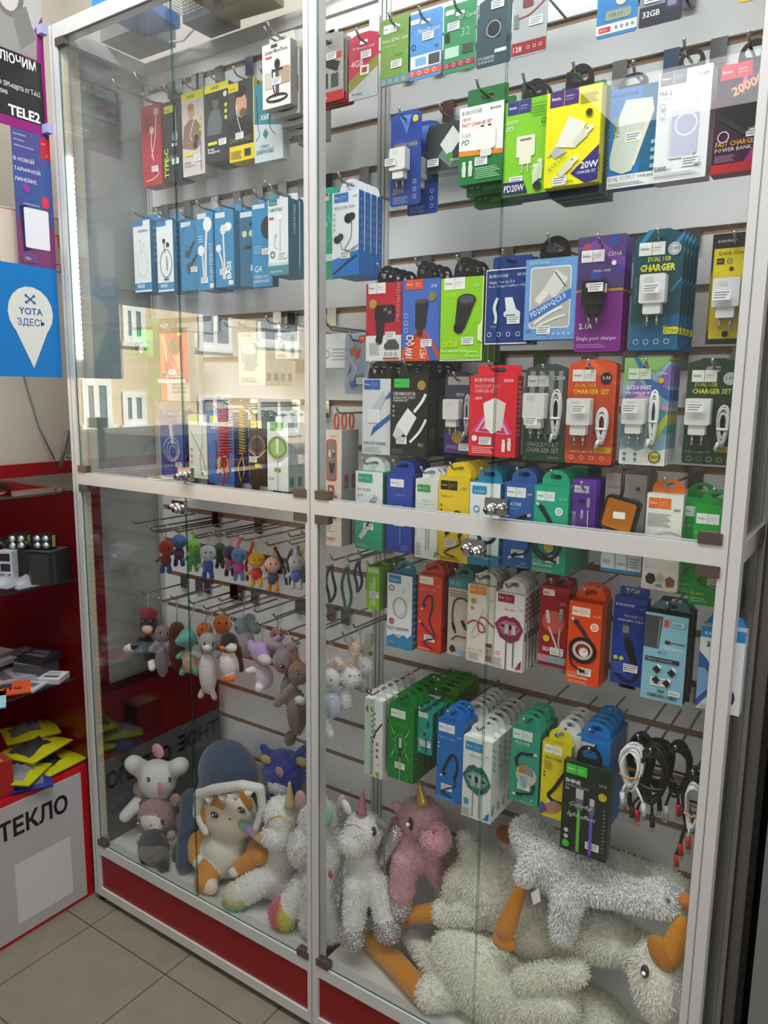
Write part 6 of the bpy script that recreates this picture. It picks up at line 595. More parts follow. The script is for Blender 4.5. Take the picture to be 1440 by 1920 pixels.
pack('earbuds_box','small white earbuds box with teal vial print','earphones',0.6517,0.1000,1.5108,0.0672,0.0560,0.02,2,0.025,'none','d4d8da','bcc0c2',[('t', 0.06, 0.82, 0.1, 'hoco.', '5a5e60', {}), ('o', 0.3, 0.5, 0.1, 0.03, '6a6e70', 0.14), ('c', 0.36, 0.42, 0.09, '8a8e90', 0.12), ('rr', 0.66, 0.1, 0.82, 0.9, 0.06, '9ab8b4'), ('r', 0.67, 0.2, 0.81, 0.4, '2f8a7a'), ('x', 0.1, 0.05, 0.5, 0.2, 3, '8a8e90')],None,{'th': 0.2})
pack('earbuds_box','grey white earbuds box behind centre post, right side','earphones',0.7683,0.1200,1.4911,0.0753,0.0702,0.02,2,0.03,'none','cfd3d6','b4b8bc',[('o', 0.2, 0.4, 0.1, 0.03, '8a8e90'), ('x', 0.4, 0.2, 0.9, 0.6, 4, 'a0a4a8')],None,{'th': 0.2})
pack('earphone_pack','clear pack of colourful comic pattern earphones','earphones',0.8378,0.1000,1.4367,0.0555,0.1229,0.006,1,0.02,'cardflat','8fa0b0','7a8a98',[('p', [(0.6, 0.95), (0.95, 0.97), (0.9, 0.85), (0.7, 0.82)], 'c8323a'), ('p', [(0.7, 0.92), (0.85, 0.93), (0.8, 0.87)], 'e8c030'), ('p', [(0.15, 0.72), (0.5, 0.8), (0.45, 0.66), (0.3, 0.62)], 'b85a3a'), ('p', [(0.4, 0.7), (0.75, 0.75), (0.65, 0.6), (0.5, 0.58)], 'c8402a'), ('p', [(0.2, 0.2), (0.5, 0.34), (0.6, 0.15), (0.3, 0.08)], '2a5a9a'), ('p', [(0.5, 0.3), (0.85, 0.35), (0.8, 0.12)], '3a8a6a'), ('p', [(0.1, 0.3), (0.3, 0.4), (0.25, 0.5)], '6a3a8a'), ('l', [(0.2, 0.6), (0.5, 0.4), (0.3, 0.2)], 0.03, 'e8e8e8', 1)],(0.75, 0.22),{'window': (0.08, 0.05, 0.92, 0.9)})
pack('cable_pack','blue cable card with white coil, far left','cable',0.2043,0.1600,1.2126,0.0934,0.1761,0.004,2,0.03,'cardflat','2450b4','1d4298',[('t', 0.08, 0.93, 0.08, 'BOROFONE', 'f0f0ee', {'mw': 0.4}), ('o', 0.45, 0.42, 0.32, 0.03, 'c8d0e8', 0.34), ('o', 0.48, 0.4, 0.24, 0.03, 'dfe4f0', 0.26), ('o', 0.5, 0.38, 0.16, 0.03, 'c8d0e8', 0.18), ('p', [(0.35, 0.78), (0.45, 0.5), (0.55, 0.5), (0.5, 0.8)], 'dfe4f0'), ('o', 0.8, 0.86, 0.07, 0.02, 'c8d0e8'), ('x', 0.1, 0.05, 0.5, 0.2, 4, '7a90d0')],(0.72, 0.2),{'window': (0.1, 0.15, 0.8, 0.75)})
pack('cable_box','white audio cable box with crossed grey cable','cable',0.2988,0.1600,1.2177,0.0669,0.1614,0.02,2,0.03,'none','dcdedc','b8bab8',[('r', 0.05, 0.9, 0.6, 0.99, '86c42a'), ('l', [(0.1, 0.75), (0.5, 0.5), (0.75, 0.35), (0.9, 0.1)], 0.04, '8a8e8c', 1), ('l', [(0.7, 0.9), (0.75, 0.6), (0.6, 0.3), (0.7, 0.08)], 0.04, 'a8acaa', 1), ('c', 0.72, 0.08, 0.08, '5ab02a'), ('o', 0.15, 0.45, 0.05, 0.02, '5a5e5c'), ('o', 0.15, 0.35, 0.05, 0.02, '5a5e5c'), ('o', 0.15, 0.25, 0.05, 0.02, '5a5e5c'), ('o', 0.15, 0.14999999999999997, 0.05, 0.02, '5a5e5c')],None,{})
pack('cable_box','blue silicone cable box behind red spring','cable',0.4017,0.1400,1.2142,0.0887,0.1742,0.02,2,0.03,'none','1c62b4','174f94',[('r', 0.1, 0.85, 0.4, 0.95, 'e8e020'), ('t', 0.12, 0.76, 0.14, 'Silicone', 'f0f0ee', {'mw': 0.6, 'bold': 0.01}), ('l', [(0.3, 0.6), (0.35, 0.4), (0.3, 0.2)], 0.07, '141416', 1), ('c', 0.6, 0.28, 0.26, 'c8a080', 0.28), ('c', 0.6, 0.3, 0.14, '3a2a24', 0.16)],None,{})
pack('cable_box','dark brown cable box with yellow squares','cable',0.5422,0.1200,1.2220,0.0541,0.1523,0.02,2,0.025,'dome','2e2422','201918',[('h', 0.12, 0.88, 0.32, 'e8e01c', '3a3a10'), ('c', 0.5, 0.62, 0.46, '8a7460', 0.42), ('c', 0.5, 0.62, 0.36, '4a3a30', 0.34), ('l', [(0.5, 0.9), (0.5, 0.4)], 0.1, '16120f'), ('l', [(0, 0.55), (0.2, 0.5), (0.5, 0.44), (0.8, 0.5), (1, 0.56)], 0.04, 'e8e4dc', 1), ('rr', 0.35, 0.28, 0.65, 0.34, 0.05, 'c8c020'), ('l', [(0.5, 0.28), (0.5, 0.05)], 0.04, '5a4c44')],(0.25, 0.4),{'tc': '1d1817'})
pack('cable_box','white cable box with green squares, round picture','cable',0.6312,0.0900,1.2207,0.0619,0.1522,0.022,4,0.028,'dome','e9ebea','c4c8c6',[('h', 0.16, 0.88, 0.3, '4aa82a', 'f0f0ee'), ('c', 0.5, 0.63, 0.46, '6a9a3a', 0.42), ('c', 0.5, 0.63, 0.34, '9ac46a', 0.3), ('r', 0.44, 0.55, 0.56, 0.76, 'e8ecea'), ('l', [(0.0, 0.58), (0.2, 0.5), (0.5, 0.45), (0.8, 0.5), (1, 0.58)], 0.04, 'd8dcda', 1), ('rr', 0.36, 0.28, 0.64, 0.34, 0.05, '7a9a4a'), ('l', [(0.5, 0.52), (0.5, 0.02)], 0.03, 'c0c4c2'), ('x', 0.08, 0.15, 0.35, 0.2, 2, 'a0a4a2')],None,{'tc': 'e0e2e1', 'sops': [('r', 0.2, 0.06, 0.8, 0.2, '1f9a78'), ('r', 0.45, 0.3, 0.55, 0.9, 'a0a4a2')]})
# ================================================================ soft toys: one continuous skin from overlapping forms
import numpy as np
def frame(p0, p1):
    t = (Vector(p1)-Vector(p0)); t.normalize(); u = t.cross(Vector((0, 0, 1))) if abs(t.z) < .9 else t.cross(Vector((1, 0, 0))); u.normalize(); return t, u, t.cross(u)
def blob(name, prims, parent, vox, fur=0, flen=.012, smooth=4, mkw=None):
    """prims: ('e', centre, radii, colour, roll) or ('k', p0, r0, p1, r1, colour); coordinates relative to the parent"""
    b = MB()
    for p in prims:
        if p[0] == 'e': b.sphere(p[1], p[2], 'ffffff', 20, 12, rot=Matrix.Rotation(math.radians(p[4]), 3, 'Y') if len(p) > 4 else None)
        else:
            _, a, ra, c, rc, _c = p; t, u, w = frame(a, c); n = 14; vs = []; L = (Vector(c)-Vector(a)).length
            prof_ = [(-ra*math.cos(k*math.pi/8), ra*math.sin(k*math.pi/8)) for k in range(1, 5)]+[(L+rc*math.sin(k*math.pi/8), rc*math.cos(k*math.pi/8)) for k in range(0, 4)]
            for d, r in prof_:
                for k in range(n): an = 2*math.pi*k/n; vs.append(Vector(a)+t*d+(u*math.cos(an)+w*math.sin(an))*r)
            m = len(prof_); fs = [(i*n+k, i*n+(k+1) % n, (i+1)*n+(k+1) % n, (i+1)*n+k) for i in range(m-1) for k in range(n)]+[tuple(reversed(range(n))), tuple(range((m-1)*n, m*n))]
            b.add(vs, fs, 'ffffff')
    o = b.build(name); md = o.modifiers.new('r', 'REMESH'); md.mode = 'VOXEL'; md.voxel_size = vox
    sm = o.modifiers.new('s', 'SMOOTH'); sm.factor = .5; sm.iterations = smooth
    bpy.context.view_layer.update(); ev = o.evaluated_get(bpy.context.evaluated_depsgraph_get()); me = bpy.data.meshes.new_from_object(ev)
    bpy.data.objects.remove(o)
    nv = len(me.vertices); co = np.empty(nv*3); me.vertices.foreach_get('co', co); co = co.reshape(-1, 3)
    faces = [tuple(p.vertices) for p in me.polygons]; cen = np.array([co[list(f)].mean(0) for f in faces])
    D = []
    for p in prims:
        if p[0] == 'e':
            q = cen-np.array(p[1])
            if len(p) > 4: q = q @ np.array(Matrix.Rotation(math.radians(p[4]), 3, 'Y'))
            r = np.array(p[2] if hasattr(p[2], '__len__') else (p[2],)*3); k = np.sqrt(((q/r)**2).sum(1)); D.append((k-1)*r.mean())
        else:
            a = np.array(p[1]); c = np.array(p[3]); ab = c-a; t = np.clip(((cen-a)@ab)/(ab@ab), 0, 1); d = np.linalg.norm(cen-(a+t[:, None]*ab), axis=1); D.append(d-(p[2]+(p[4]-p[2])*t))
    near = np.argmin(np.array(D), 0); cols = [(p[3] if p[0] == 'e' else p[5]) for p in prims]; uc = []
    kw = mkw or dict(rough=.9, sheen=.35, bump=.6, scale=220)
    for c in cols:
        if c not in uc: uc.append(c)
    mi = [uc.index(cols[k]) for k in near]
    V = [tuple(v) for v in co]; F = list(faces); SMO = [True]*len(F)
    if fur:
        rng = np.random.default_rng(len(F)); ar = np.array([np.linalg.norm(np.cross(co[f[1]]-co[f[0]], co[f[-1]]-co[f[0]])) for f in faces]); pick = rng.choice(len(F), fur, p=ar/ar.sum())
        for k in pick:
            f = faces[k]; w = rng.dirichlet([1]*len(f)); p = (co[list(f)]*w[:, None]).sum(0)
            n = np.cross(co[f[1]]-co[f[0]], co[f[-1]]-co[f[0]]); n = n/(np.linalg.norm(n)+1e-9); d = n*.55+rng.normal(0, .42, 3)+np.array((.12, 0, -.4)); d /= np.linalg.norm(d)
            s = np.cross(d, n); s /= np.linalg.norm(s)+1e-9; L = flen*rng.uniform(.5, 1.2); wd = .0012
            i = len(V); V += [tuple(p-s*wd), tuple(p+s*wd), tuple(p+d*L*.6+s*wd*.7+n*L*.15), tuple(p+d*L)]; F.append((i, i+1, i+2, i+3)); mi.append(mi[k]); SMO.append(False)
    out = bpy.data.meshes.new(name); out.from_pydata(V, [], F)
    for c in uc: out.materials.append(M(c, **kw) if isinstance(c, str) else c)
    out.polygons.foreach_set('material_index', mi); out.polygons.foreach_set('use_smooth', SMO); out.update(); bpy.data.meshes.remove(me)
    ob = bpy.data.objects.new(name, out); COL.objects.link(ob); ob.parent = parent; return ob
SPARK = None
def part(root, p):
    k = p[0]; nm = p[1]; b = MB(); lab = None
    if k == 'cone': _, _, a, ra, c, rc, col = p[:7]; b.tube([Vector(a)+(Vector(c)-Vector(a))*i/6 for i in range(7)], ra, M(col, .25, .3) if nm == 'horn' else M(col, .9), 12, r2=rc); lab = p[7] if len(p) > 7 else None
    elif k == 'ball': b.sphere(p[2], p[3], M(p[4], p[5] if len(p) > 5 else .5, **({'sheen': .3} if len(p) <= 5 else {})), 16, 10, rot=Matrix.Rotation(math.radians(p[6]), 3, 'Y') if len(p) > 6 else None)
    elif k == 'eye':
        b.sphere(p[2], p[3], M(p[4] if len(p) > 4 else '0c0c0e', .08, 0, coat=1.0), 12, 8)
        r = p[3] if not hasattr(p[3], '__len__') else p[3][2]; c = Vector(p[2]); d = (Vector(CAMPOS)-root.location-c).normalized(); b.sphere(c+Vector((-.2*r, 0, .3*r))+Vector((.25, -.85, 0)).normalized()*r*.8, r*.28, 'ffffff', 8, 5)  # the small white bead is a painted glint on the eye
    elif k == 'tube': b.tube(p[2], p[3], p[4], 7, closed=(len(p) > 5 and p[5] == 1))
    elif k == 'plate':    # thick soft plate from an outline in the xz plane
        y = p[3]; th = p[4]; b.prism([(q[0], q[1]) for q in p[2]], y, y+th, M(p[5], .8, sheen=.4)); 
    elif k == 'ring': b.tube([(p[2][0]+p[3]*math.cos(a*.4487), p[2][1]+p[3]*.2*math.sin(a*.4487*2), p[2][2]+p[3]*math.sin(a*.4487)) for a in range(14)], p[4], p[5], 6, closed=True)
    o = b.build(nm, root)
    if lab: o['label'] = lab
    return o
def rainbow(name, stops, axis='Z', lo=-.03, hi=.03):
    m = bpy.data.materials.new(name); m.use_nodes = True; t = m.node_tree; b = t.nodes['Principled BSDF']; b.inputs['Roughness'].default_value = .8; b.inputs['Sheen Weight'].default_value = .3
    tc = t.nodes.new('ShaderNodeTexCoord'); sx = t.nodes.new('ShaderNodeSeparateXYZ'); mr = t.nodes.new('ShaderNodeMapRange'); mr.inputs[1].default_value = lo; mr.inputs[2].default_value = hi
    cr = t.nodes.new('ShaderNodeValToRGB'); cr.color_ramp.elements[0].color = (*hexc(stops[0]), 1); cr.color_ramp.elements[1].color = (*hexc(stops[-1]), 1)
    for i, s in enumerate(stops[1:-1]): e = cr.color_ramp.elements.new((i+1)/(len(stops)-1)); e.color = (*hexc(s), 1)
    t.links.new(tc.outputs['Object'], sx.inputs[0]); t.links.new(sx.outputs['XYZ'.index(axis)], mr.inputs[0]); t.links.new(mr.outputs[0], cr.inputs[0]); t.links.new(cr.outputs[0], b.inputs['Base Color']); return m
def sequins():
    m = bpy.data.materials.new('sequins'); m.use_nodes = True; t = m.node_tree; b = t.nodes['Principled BSDF']; b.inputs['Metallic'].default_value = .75; b.inputs['Roughness'].default_value = .22
    v = t.nodes.new('ShaderNodeTexVoronoi'); v.inputs['Scale'].default_value = 260; tc = t.nodes.new('ShaderNodeTexCoord'); t.links.new(tc.outputs['Object'], v.inputs['Vector'])
    hs = t.nodes.new('ShaderNodeMixRGB'); hs.inputs[0].default_value = .28; hs.inputs[1].default_value = (.75, .72, .76, 1); t.links.new(v.outputs['Color'], hs.inputs[2]); t.links.new(hs.outputs[0], b.inputs['Base Color'])
    bp = t.nodes.new('ShaderNodeBump'); bp.inputs['Strength'].default_value = .9; bp.inputs['Distance'].default_value = .003; t.links.new(v.outputs['Distance'], bp.inputs['Height']); t.links.new(bp.outputs[0], b.inputs['Normal']); return m
MSP = {'SEQ': sequins(), 'RB1': rainbow('rainbow_hoof_a', ['c85a8a', '8a6ab0', '6a8ac0', '7ab88a', 'c8c070', 'd8d8c8'], 'Z', -.02, .05),
 'RB2': rainbow('rainbow_wing', ['c8b860', '8ab890', '7a9ac8', 'c890b8', 'd8c090', 'c8c060'], 'X', -.09, .0), 'RB3': rainbow('rainbow_hoof_b', ['d06a8a', 'd86a90', 'c8606a', 'd0c040', 'c8d060'], 'X', -.09, -.02)}
def plush(name, desc, cat, loc, prims, vox, fur, flen, parts, group=None, smooth=4):
    o = thing(name, desc, cat, loc, group)
    pr_ = [tuple(MSP.get(x, x) if isinstance(x, str) else x for x in p) for p in prims]
    blob('body', pr_, o, vox, fur, flen, smooth)
    for p in parts:
        if p[0] == 'blob': blob(p[1], [tuple(MSP.get(x, x) if isinstance(x, str) else x for x in q) for q in p[2]], o, p[3], p[4], p[5], 3)
        else: part(o, p)
    return o

plush('goose_toy','cream plush goose lying on its side, head at right post','plush toy',(1.2108, 0.15, 0.2911),[('e', (-0.0463, 0.01, 0.1277), (0.095, 0.0671, 0.0782), 'f4f3e4', 20), ('e', (0.0544, 0.0, 0.0921), (0.1023, 0.0592, 0.0667), 'f4f3e4', 15), ('k', (0.1368, -0.02, 0.1361), 0.0534, (0.2259, -0.05, 0.1685), 0.0408, 'f4f3e4'), ('k', (-0.1296, 0.02, 0.2075), 0.0161, (-0.0849, 0.01, 0.1677), 0.0384, 'f4f3e4'), ('e', (-0.1235, -0.03, 0.1319), (0.0225, 0.0225, 0.0427), 'f4f3e4', 15), ('k', (-0.0672, -0.02, 0.0939), 0.0378, (-0.1431, -0.03, 0.0548), 0.0297, 'f4f3e4'), ('k', (0.2259, -0.05, 0.1685), 0.035, (0.2714, -0.06, 0.1697), 0.0379, 'f4f3e4'), ('e', (0.3109, -0.095, 0.1632), (0.0484, 0.0411, 0.0767), 'fffdf4', -6)],0.006,26000,0.0085,[('blob', 'foot', [('k', (-0.147, -0.03, 0.0531), 0.0228, (-0.2226, -0.03, 0.0137), 0.0188, 'd88a1e'), ('e', (-0.2642, -0.03, -0.0137), (0.0287, 0.0215, 0.0215), 'c47a1c', 0)], 0.004, 0, 0.01), ('blob', 'foot', [('k', (0.0418, -0.075, 0.2087), 0.0133, (0.0218, -0.09, 0.1297), 0.0206, 'd88a1e'), ('e', (0.0197, -0.09, 0.0999), (0.0259, 0.0166, 0.0166), 'd88a1e', 0)], 0.004, 0, 0.01), ('blob', 'beak', [('e', (0.3357, -0.12, 0.2628), (0.0193, 0.014, 0.0544), 'e8981c', 8), ('e', (0.315, -0.125, 0.2367), (0.0212, 0.0106, 0.0336), 'c8801c', -30)], 0.004, 0, 0.01), ('eye', 'eye', (0.2933, -0.135, 0.1993), (0.0075, 0.006, 0.0125))],None,6)
plush('goose_toy','pale plush goose flat on the cabinet floor under the others','plush toy',(1.2048, 0.15, 0.1431),[('e', (-0.0304, -0.048, 0.1144), (0.1263, 0.0659, 0.0824), 'f4f3e4', 18), ('e', (0.0976, -0.048, 0.1068), (0.1364, 0.0734, 0.0755), 'f4f3e4', 12), ('e', (0.1895, -0.035, 0.1046), (0.0817, 0.0613, 0.0715), 'f4f3e4', 0), ('k', (-0.2317, -0.01, 0.0866), 0.0192, (-0.1379, -0.034, 0.0772), 0.0438, 'f4f3e4'), ('k', (-0.0856, -0.058, 0.069), 0.0358, (-0.126, -0.104, 0.0672), 0.0332, 'f4f3e4'), ('k', (0.0728, -0.09, 0.1861), 0.0246, (0.1727, -0.1, 0.2606), 0.0233, 'f4f3e4'), ('k', (0.0847, -0.1, 0.1394), 0.0265, (0.1566, -0.1, 0.1828), 0.0276, 'f4f3e4')],0.006,26000,0.0085,[('blob', 'foot', [('k', (-0.1473, -0.107, 0.061), 0.0245, (-0.2477, -0.066, 0.0597), 0.0259, 'd88a1e'), ('k', (-0.2477, -0.066, 0.0597), 0.0259, (-0.3138, -0.043, 0.0599), 0.0244, 'd88a1e')], 0.004, 0, 0.01)],None,6)
plush('goose_toy','small white long-haired plush goose lying on top of the pile','plush toy',(1.3237, 0.07, 0.5105),[('e', (-0.0109, 0.02, 0.0607), (0.0721, 0.0401, 0.0521), 'fbfbfa', 28), ('e', (-0.0592, 0.03, 0.0923), (0.0409, 0.0307, 0.0348), 'fbfbfa', 20), ('k', (0.0492, 0.01, 0.0578), 0.0331, (0.1054, 0.0, 0.0657), 0.0227, 'fbfbfa'), ('k', (0.1054, 0.0, 0.0657), 0.0227, (0.1851, -0.015, 0.0928), 0.0234, 'fbfbfa'), ('e', (0.1946, -0.02, 0.0989), (0.0322, 0.0232, 0.0241), 'fbfbfa', 0), ('k', (0.0296, -0.015, 0.0324), 0.0252, (0.025, -0.02, -0.0365), 0.0176, 'fbfbfa'), ('k', (-0.0313, -0.01, 0.0804), 0.0198, (-0.0519, -0.02, 0.0452), 0.0159, 'fbfbfa')],0.005,26000,0.0125,[('blob', 'beak', [('e', (0.2336, -0.03, 0.1176), (0.0157, 0.0122, 0.0113), 'd88a1e', 0), ('e', (0.236, -0.03, 0.1071), (0.0139, 0.0087, 0.0078), 'c8801c', 0)], 0.003, 0, 0.01), ('eye', 'eye', (0.2052, -0.0435, 0.1147), (0.0037, 0.0018, 0.0037), '0c0c0e'), ('plate', 'tag', [(-0.0319, 0.0271), (-0.0172, 0.044), (-0.0119, 0.0194), (-0.0257, 0.0059)], -0.04, 0.0008, 'f4f4f4')],None,5)
plush('goose_toy','plush goose head and brown foot peeking out behind pile','plush toy',(1.4743, 0.2, 0.5063),[('e', (0.0093, -0.01, 0.0429), (0.0448, 0.0299, 0.0279), 'f4f3e4', 0), ('k', (-0.2985, 0.01, -0.031), 0.0341, (-0.138, 0.01, 0.0068), 0.0428, 'f4f3e4'), ('k', (-0.138, 0.01, 0.0068), 0.0428, (-0.0118, 0.0, 0.0286), 0.0303, 'f4f3e4')],0.006,6000,0.009,[('blob', 'foot', [('k', (-0.3143, 0.0, 0.0154), 0.0181, (-0.2898, 0.0, 0.0145), 0.0168, 'b06a1a')], 0.004, 0, 0.01)],None,4)
plush('unicorn_toy','white plush unicorn with rainbow hooves and rainbow wing','plush toy',(0.587, 0.12, 0.1669),[('e', (0.0354, -0.02, 0.2562), (0.044, 0.0414, 0.0492), 'ecebe8', -10), ('e', (0.039, -0.04, 0.2173), (0.0386, 0.036, 0.036), 'ecebe8', 0), ('k', (0.0377, -0.01, 0.1812), 0.034, (0.0063, 0.01, 0.0709), 0.0457, 'ecebe8'), ('e', (0.0142, 0.005, 0.0622), (0.0643, 0.0482, 0.0536), 'ecebe8', 0), ('k', (0.0105, -0.02, 0.0898), 0.0357, (-0.0478, -0.06, 0.0486), 0.0345, 'ecebe8'), ('e', (-0.0642, -0.079, 0.0326), (0.0357, 0.0318, 0.0397), 'RB1', 20), ('e', (-0.1585, 0.08, 0.0285), (0.0174, 0.0145, 0.0145), 'ecebe8', 0)],0.0045,7000,0.006,[('cone', 'horn', (0.0701, -0.03, 0.2981), 0.014, (0.0708, -0.03, 0.3611), 0.0025, 'd8c890'), ('ball', 'ear', (0.0949, -0.02, 0.3181), (0.0164, 0.0076, 0.0253), 'd8a8a8', 0.8, 10), ('ball', 'ear', (0.0116, -0.02, 0.2804), (0.0091, 0.0065, 0.0182), 'd8a8a8', 0.8, -10), ('blob', 'wing', [('k', (-0.0053, -0.03, 0.1873), 0.021, (-0.0763, -0.04, 0.2055), 0.012, 'RB2')], 0.003, 0, 0.01), ('ball', 'nostril', (0.0674, -0.0373, 0.2415), (0.0031, 0.0012, 0.0043), 'e0909a', 0.8, 0), ('tube', 'halter', [(0.0181, -0.06, 0.2382), (0.0417, -0.07, 0.2764), (0.0754, -0.07, 0.295), (0.1037, -0.065, 0.289), (0.0985, -0.05, 0.2524)], 0.0019, 'd8b060', 0)],None,4)
plush('unicorn_toy','big white plush unicorn standing behind the centre post','plush toy',(0.7248, 0.12, 0.1393),[('e', (-0.0156, -0.03, 0.2371), (0.0453, 0.0428, 0.0529), 'ecebe8', 0), ('e', (0.0006, 0.0, 0.2961), (0.0531, 0.0455, 0.0569), 'ecebe8', 0), ('k', (0.0086, 0.0, 0.2439), 0.0507, (0.0122, -0.015, 0.0864), 0.0484, 'ecebe8'), ('k', (0.0326, 0.0, 0.2802), 0.0301, (0.0663, -0.039, 0.0695), 0.0323, 'ecebe8'), ('k', (-0.016, -0.04, 0.1457), 0.0303, (-0.0408, -0.06, 0.0914), 0.0304, 'ecebe8'), ('e', (-0.0547, -0.071, 0.0753), (0.0368, 0.0305, 0.0393), 'RB3', 10), ('k', (0.0085, -0.04, 0.1833), 0.025, (0.0196, -0.06, 0.069), 0.0249, 'ecebe8')],0.005,9000,0.008,[('ball', 'ear', (0.0637, 0.0, 0.3652), (0.0111, 0.0074, 0.0222), 'e4c8cc', 0.8, 15), ('ball', 'mane', (0.0546, -0.04, 0.3511), (0.0158, 0.0097, 0.0315), 'a8d8b0', 0.8, 10), ('ball', 'nostril', (-0.0132, -0.075, 0.2488), (0.0031, 0.0031, 0.0043), 'e0a0b0', 0.8, 0), ('ball', 'embroidered_flower', (0.0834, -0.065, 0.2276), (0.0072, 0.0024, 0.0096), 'd8705a', 0.8, 0)],None,4)
plush('unicorn_toy','white plush unicorn with pink horn and glitter hooves','plush toy',(0.8874, 0.07, 0.2192),[('e', (-0.0138, 0.02, 0.2618), (0.045, 0.0402, 0.0426), 'ecebe8', -12), ('e', (-0.0261, -0.005, 0.2434), (0.0329, 0.0306, 0.0306), 'ecebe8', 0), ('k', (-0.0204, 0.03, 0.2113), 0.0311, (-0.0298, 0.04, 0.136), 0.0462, 'ecebe8'), ('e', (-0.0324, 0.05, 0.1292), (0.0465, 0.0416, 0.0489), 'ecebe8', 0), ('k', (-0.0188, 0.0, 0.1373), 0.0273, (-0.0132, -0.015, 0.0635), 0.0261, 'ecebe8'), ('k', (0.0182, 0.03, 0.1413), 0.0286, (0.0489, 0.02, 0.0726), 0.026, 'ecebe8'), ('e', (-0.0151, -0.02, 0.0302), (0.032, 0.0285, 0.0332), 'SEQ', 0), ('e', (0.0567, 0.015, 0.0557), (0.0318, 0.0282, 0.0329), 'SEQ', 0), ('k', (-0.0604, 0.01, 0.1409), 0.0121, (-0.0647, -0.01, 0.0844), 0.0084, 'SEQ')],0.0045,8000,0.006,[('cone', 'horn', (-0.0143, 0.01, 0.3089), 0.0129, (-0.009, 0.01, 0.3662), 0.0017, 'c87ca0'), ('ball', 'ear', (-0.0612, 0.02, 0.302), (0.0108, 0.0072, 0.018), 'ecebe8', 0.8, -35), ('ball', 'ear', (0.0344, 0.02, 0.2944), (0.0163, 0.007, 0.0104), '8a8c90', 0.8, 20), ('eye', 'eye', (0.0263, 0.0013, 0.2834), (0.0069, 0.0035, 0.0115), '5a1c38'), ('ball', 'nostril', (-0.0405, -0.0211, 0.2657), (0.0023, 0.0009, 0.0037), 'c06a80', 0.8, 0), ('ball', 'nostril', (-0.0155, -0.0137, 0.271), (0.0028, 0.0011, 0.0042), 'c06a80', 0.8, 0), ('tube', 'smile', [(-0.0238, -0.03, 0.2953), (-0.003, -0.035, 0.3077), (0.0131, -0.03, 0.3035)], 0.001, 'c06a70', 0), ('tube', 'wing_rim', [(0.0402, -0.01, 0.2432), (0.0575, -0.01, 0.287), (0.0511, 0.01, 0.1856)], 0.0023, '8a8c90', 0)],None,4)
plush('unicorn_toy','pink plush unicorn with golden horn and silver wing','plush toy',(0.9767, 0.15, 0.301),[('e', (0.0148, -0.01, 0.2272), (0.0511, 0.0441, 0.0464), 'd9a9b2', -15), ('e', (0.0727, -0.045, 0.2176), (0.0336, 0.0313, 0.0313), 'e0a8b4', 0), ('k', (-0.004, 0.0, 0.1811), 0.0401, (-0.0058, 0.0, 0.1354), 0.0498, 'd9a9b2'), ('e', (-0.0057, 0.0, 0.1328), (0.0498, 0.0403, 0.0379), 'd9a9b2', 0), ('k', (-0.0119, -0.03, 0.1301), 0.0293, (-0.0138, -0.04, 0.0552), 0.0282, 'd9a9b2'), ('e', (-0.0174, -0.04, 0.0198), (0.0307, 0.0283, 0.0307), 'SEQ', 0), ('k', (0.0312, 0.0, 0.143), 0.0246, (0.058, 0.005, 0.0891), 0.0222, 'd9a9b2'), ('e', (0.0639, 0.005, 0.0684), (0.0222, 0.021, 0.0257), 'SEQ', 0), ('k', (-0.0489, 0.0, 0.1844), 0.0191, (-0.0553, 0.0, 0.0569), 0.0218, 'b8808c')],0.0045,9000,0.006,[('cone', 'horn', (0.0297, -0.03, 0.2733), 0.0142, (0.0179, -0.03, 0.3259), 0.002, 'd8b060'), ('ball', 'ear', (-0.037, -0.02, 0.2358), (0.02, 0.0082, 0.0141), 'd9a9b2', 0.8, 35), ('blob', 'wing', [('k', (-0.0275, -0.04, 0.1933), 0.0163, (-0.0576, -0.05, 0.1171), 0.0094, 'SEQ')], 0.0035, 0, 0.01), ('eye', 'eye', (0.0171, -0.058, 0.2373), (0.0062, 0.0031, 0.0158), '14101a'), ('ball', 'nostril', (0.0771, -0.0647, 0.2417), (0.0029, 0.0011, 0.0055), 'b03a60', 0.8, 0), ('ball', 'nostril', (0.0923, -0.0425, 0.2429), (0.0024, 0.001, 0.0044), 'b03a60', 0.8, 0), ('tube', 'halter', [(0.0488, -0.05, 0.198), (0.0489, -0.06, 0.2253), (0.0603, -0.065, 0.2526), (0.0791, -0.065, 0.2665), (0.0924, -0.055, 0.265)], 0.0018, 'c8907a', 0)],None,4)
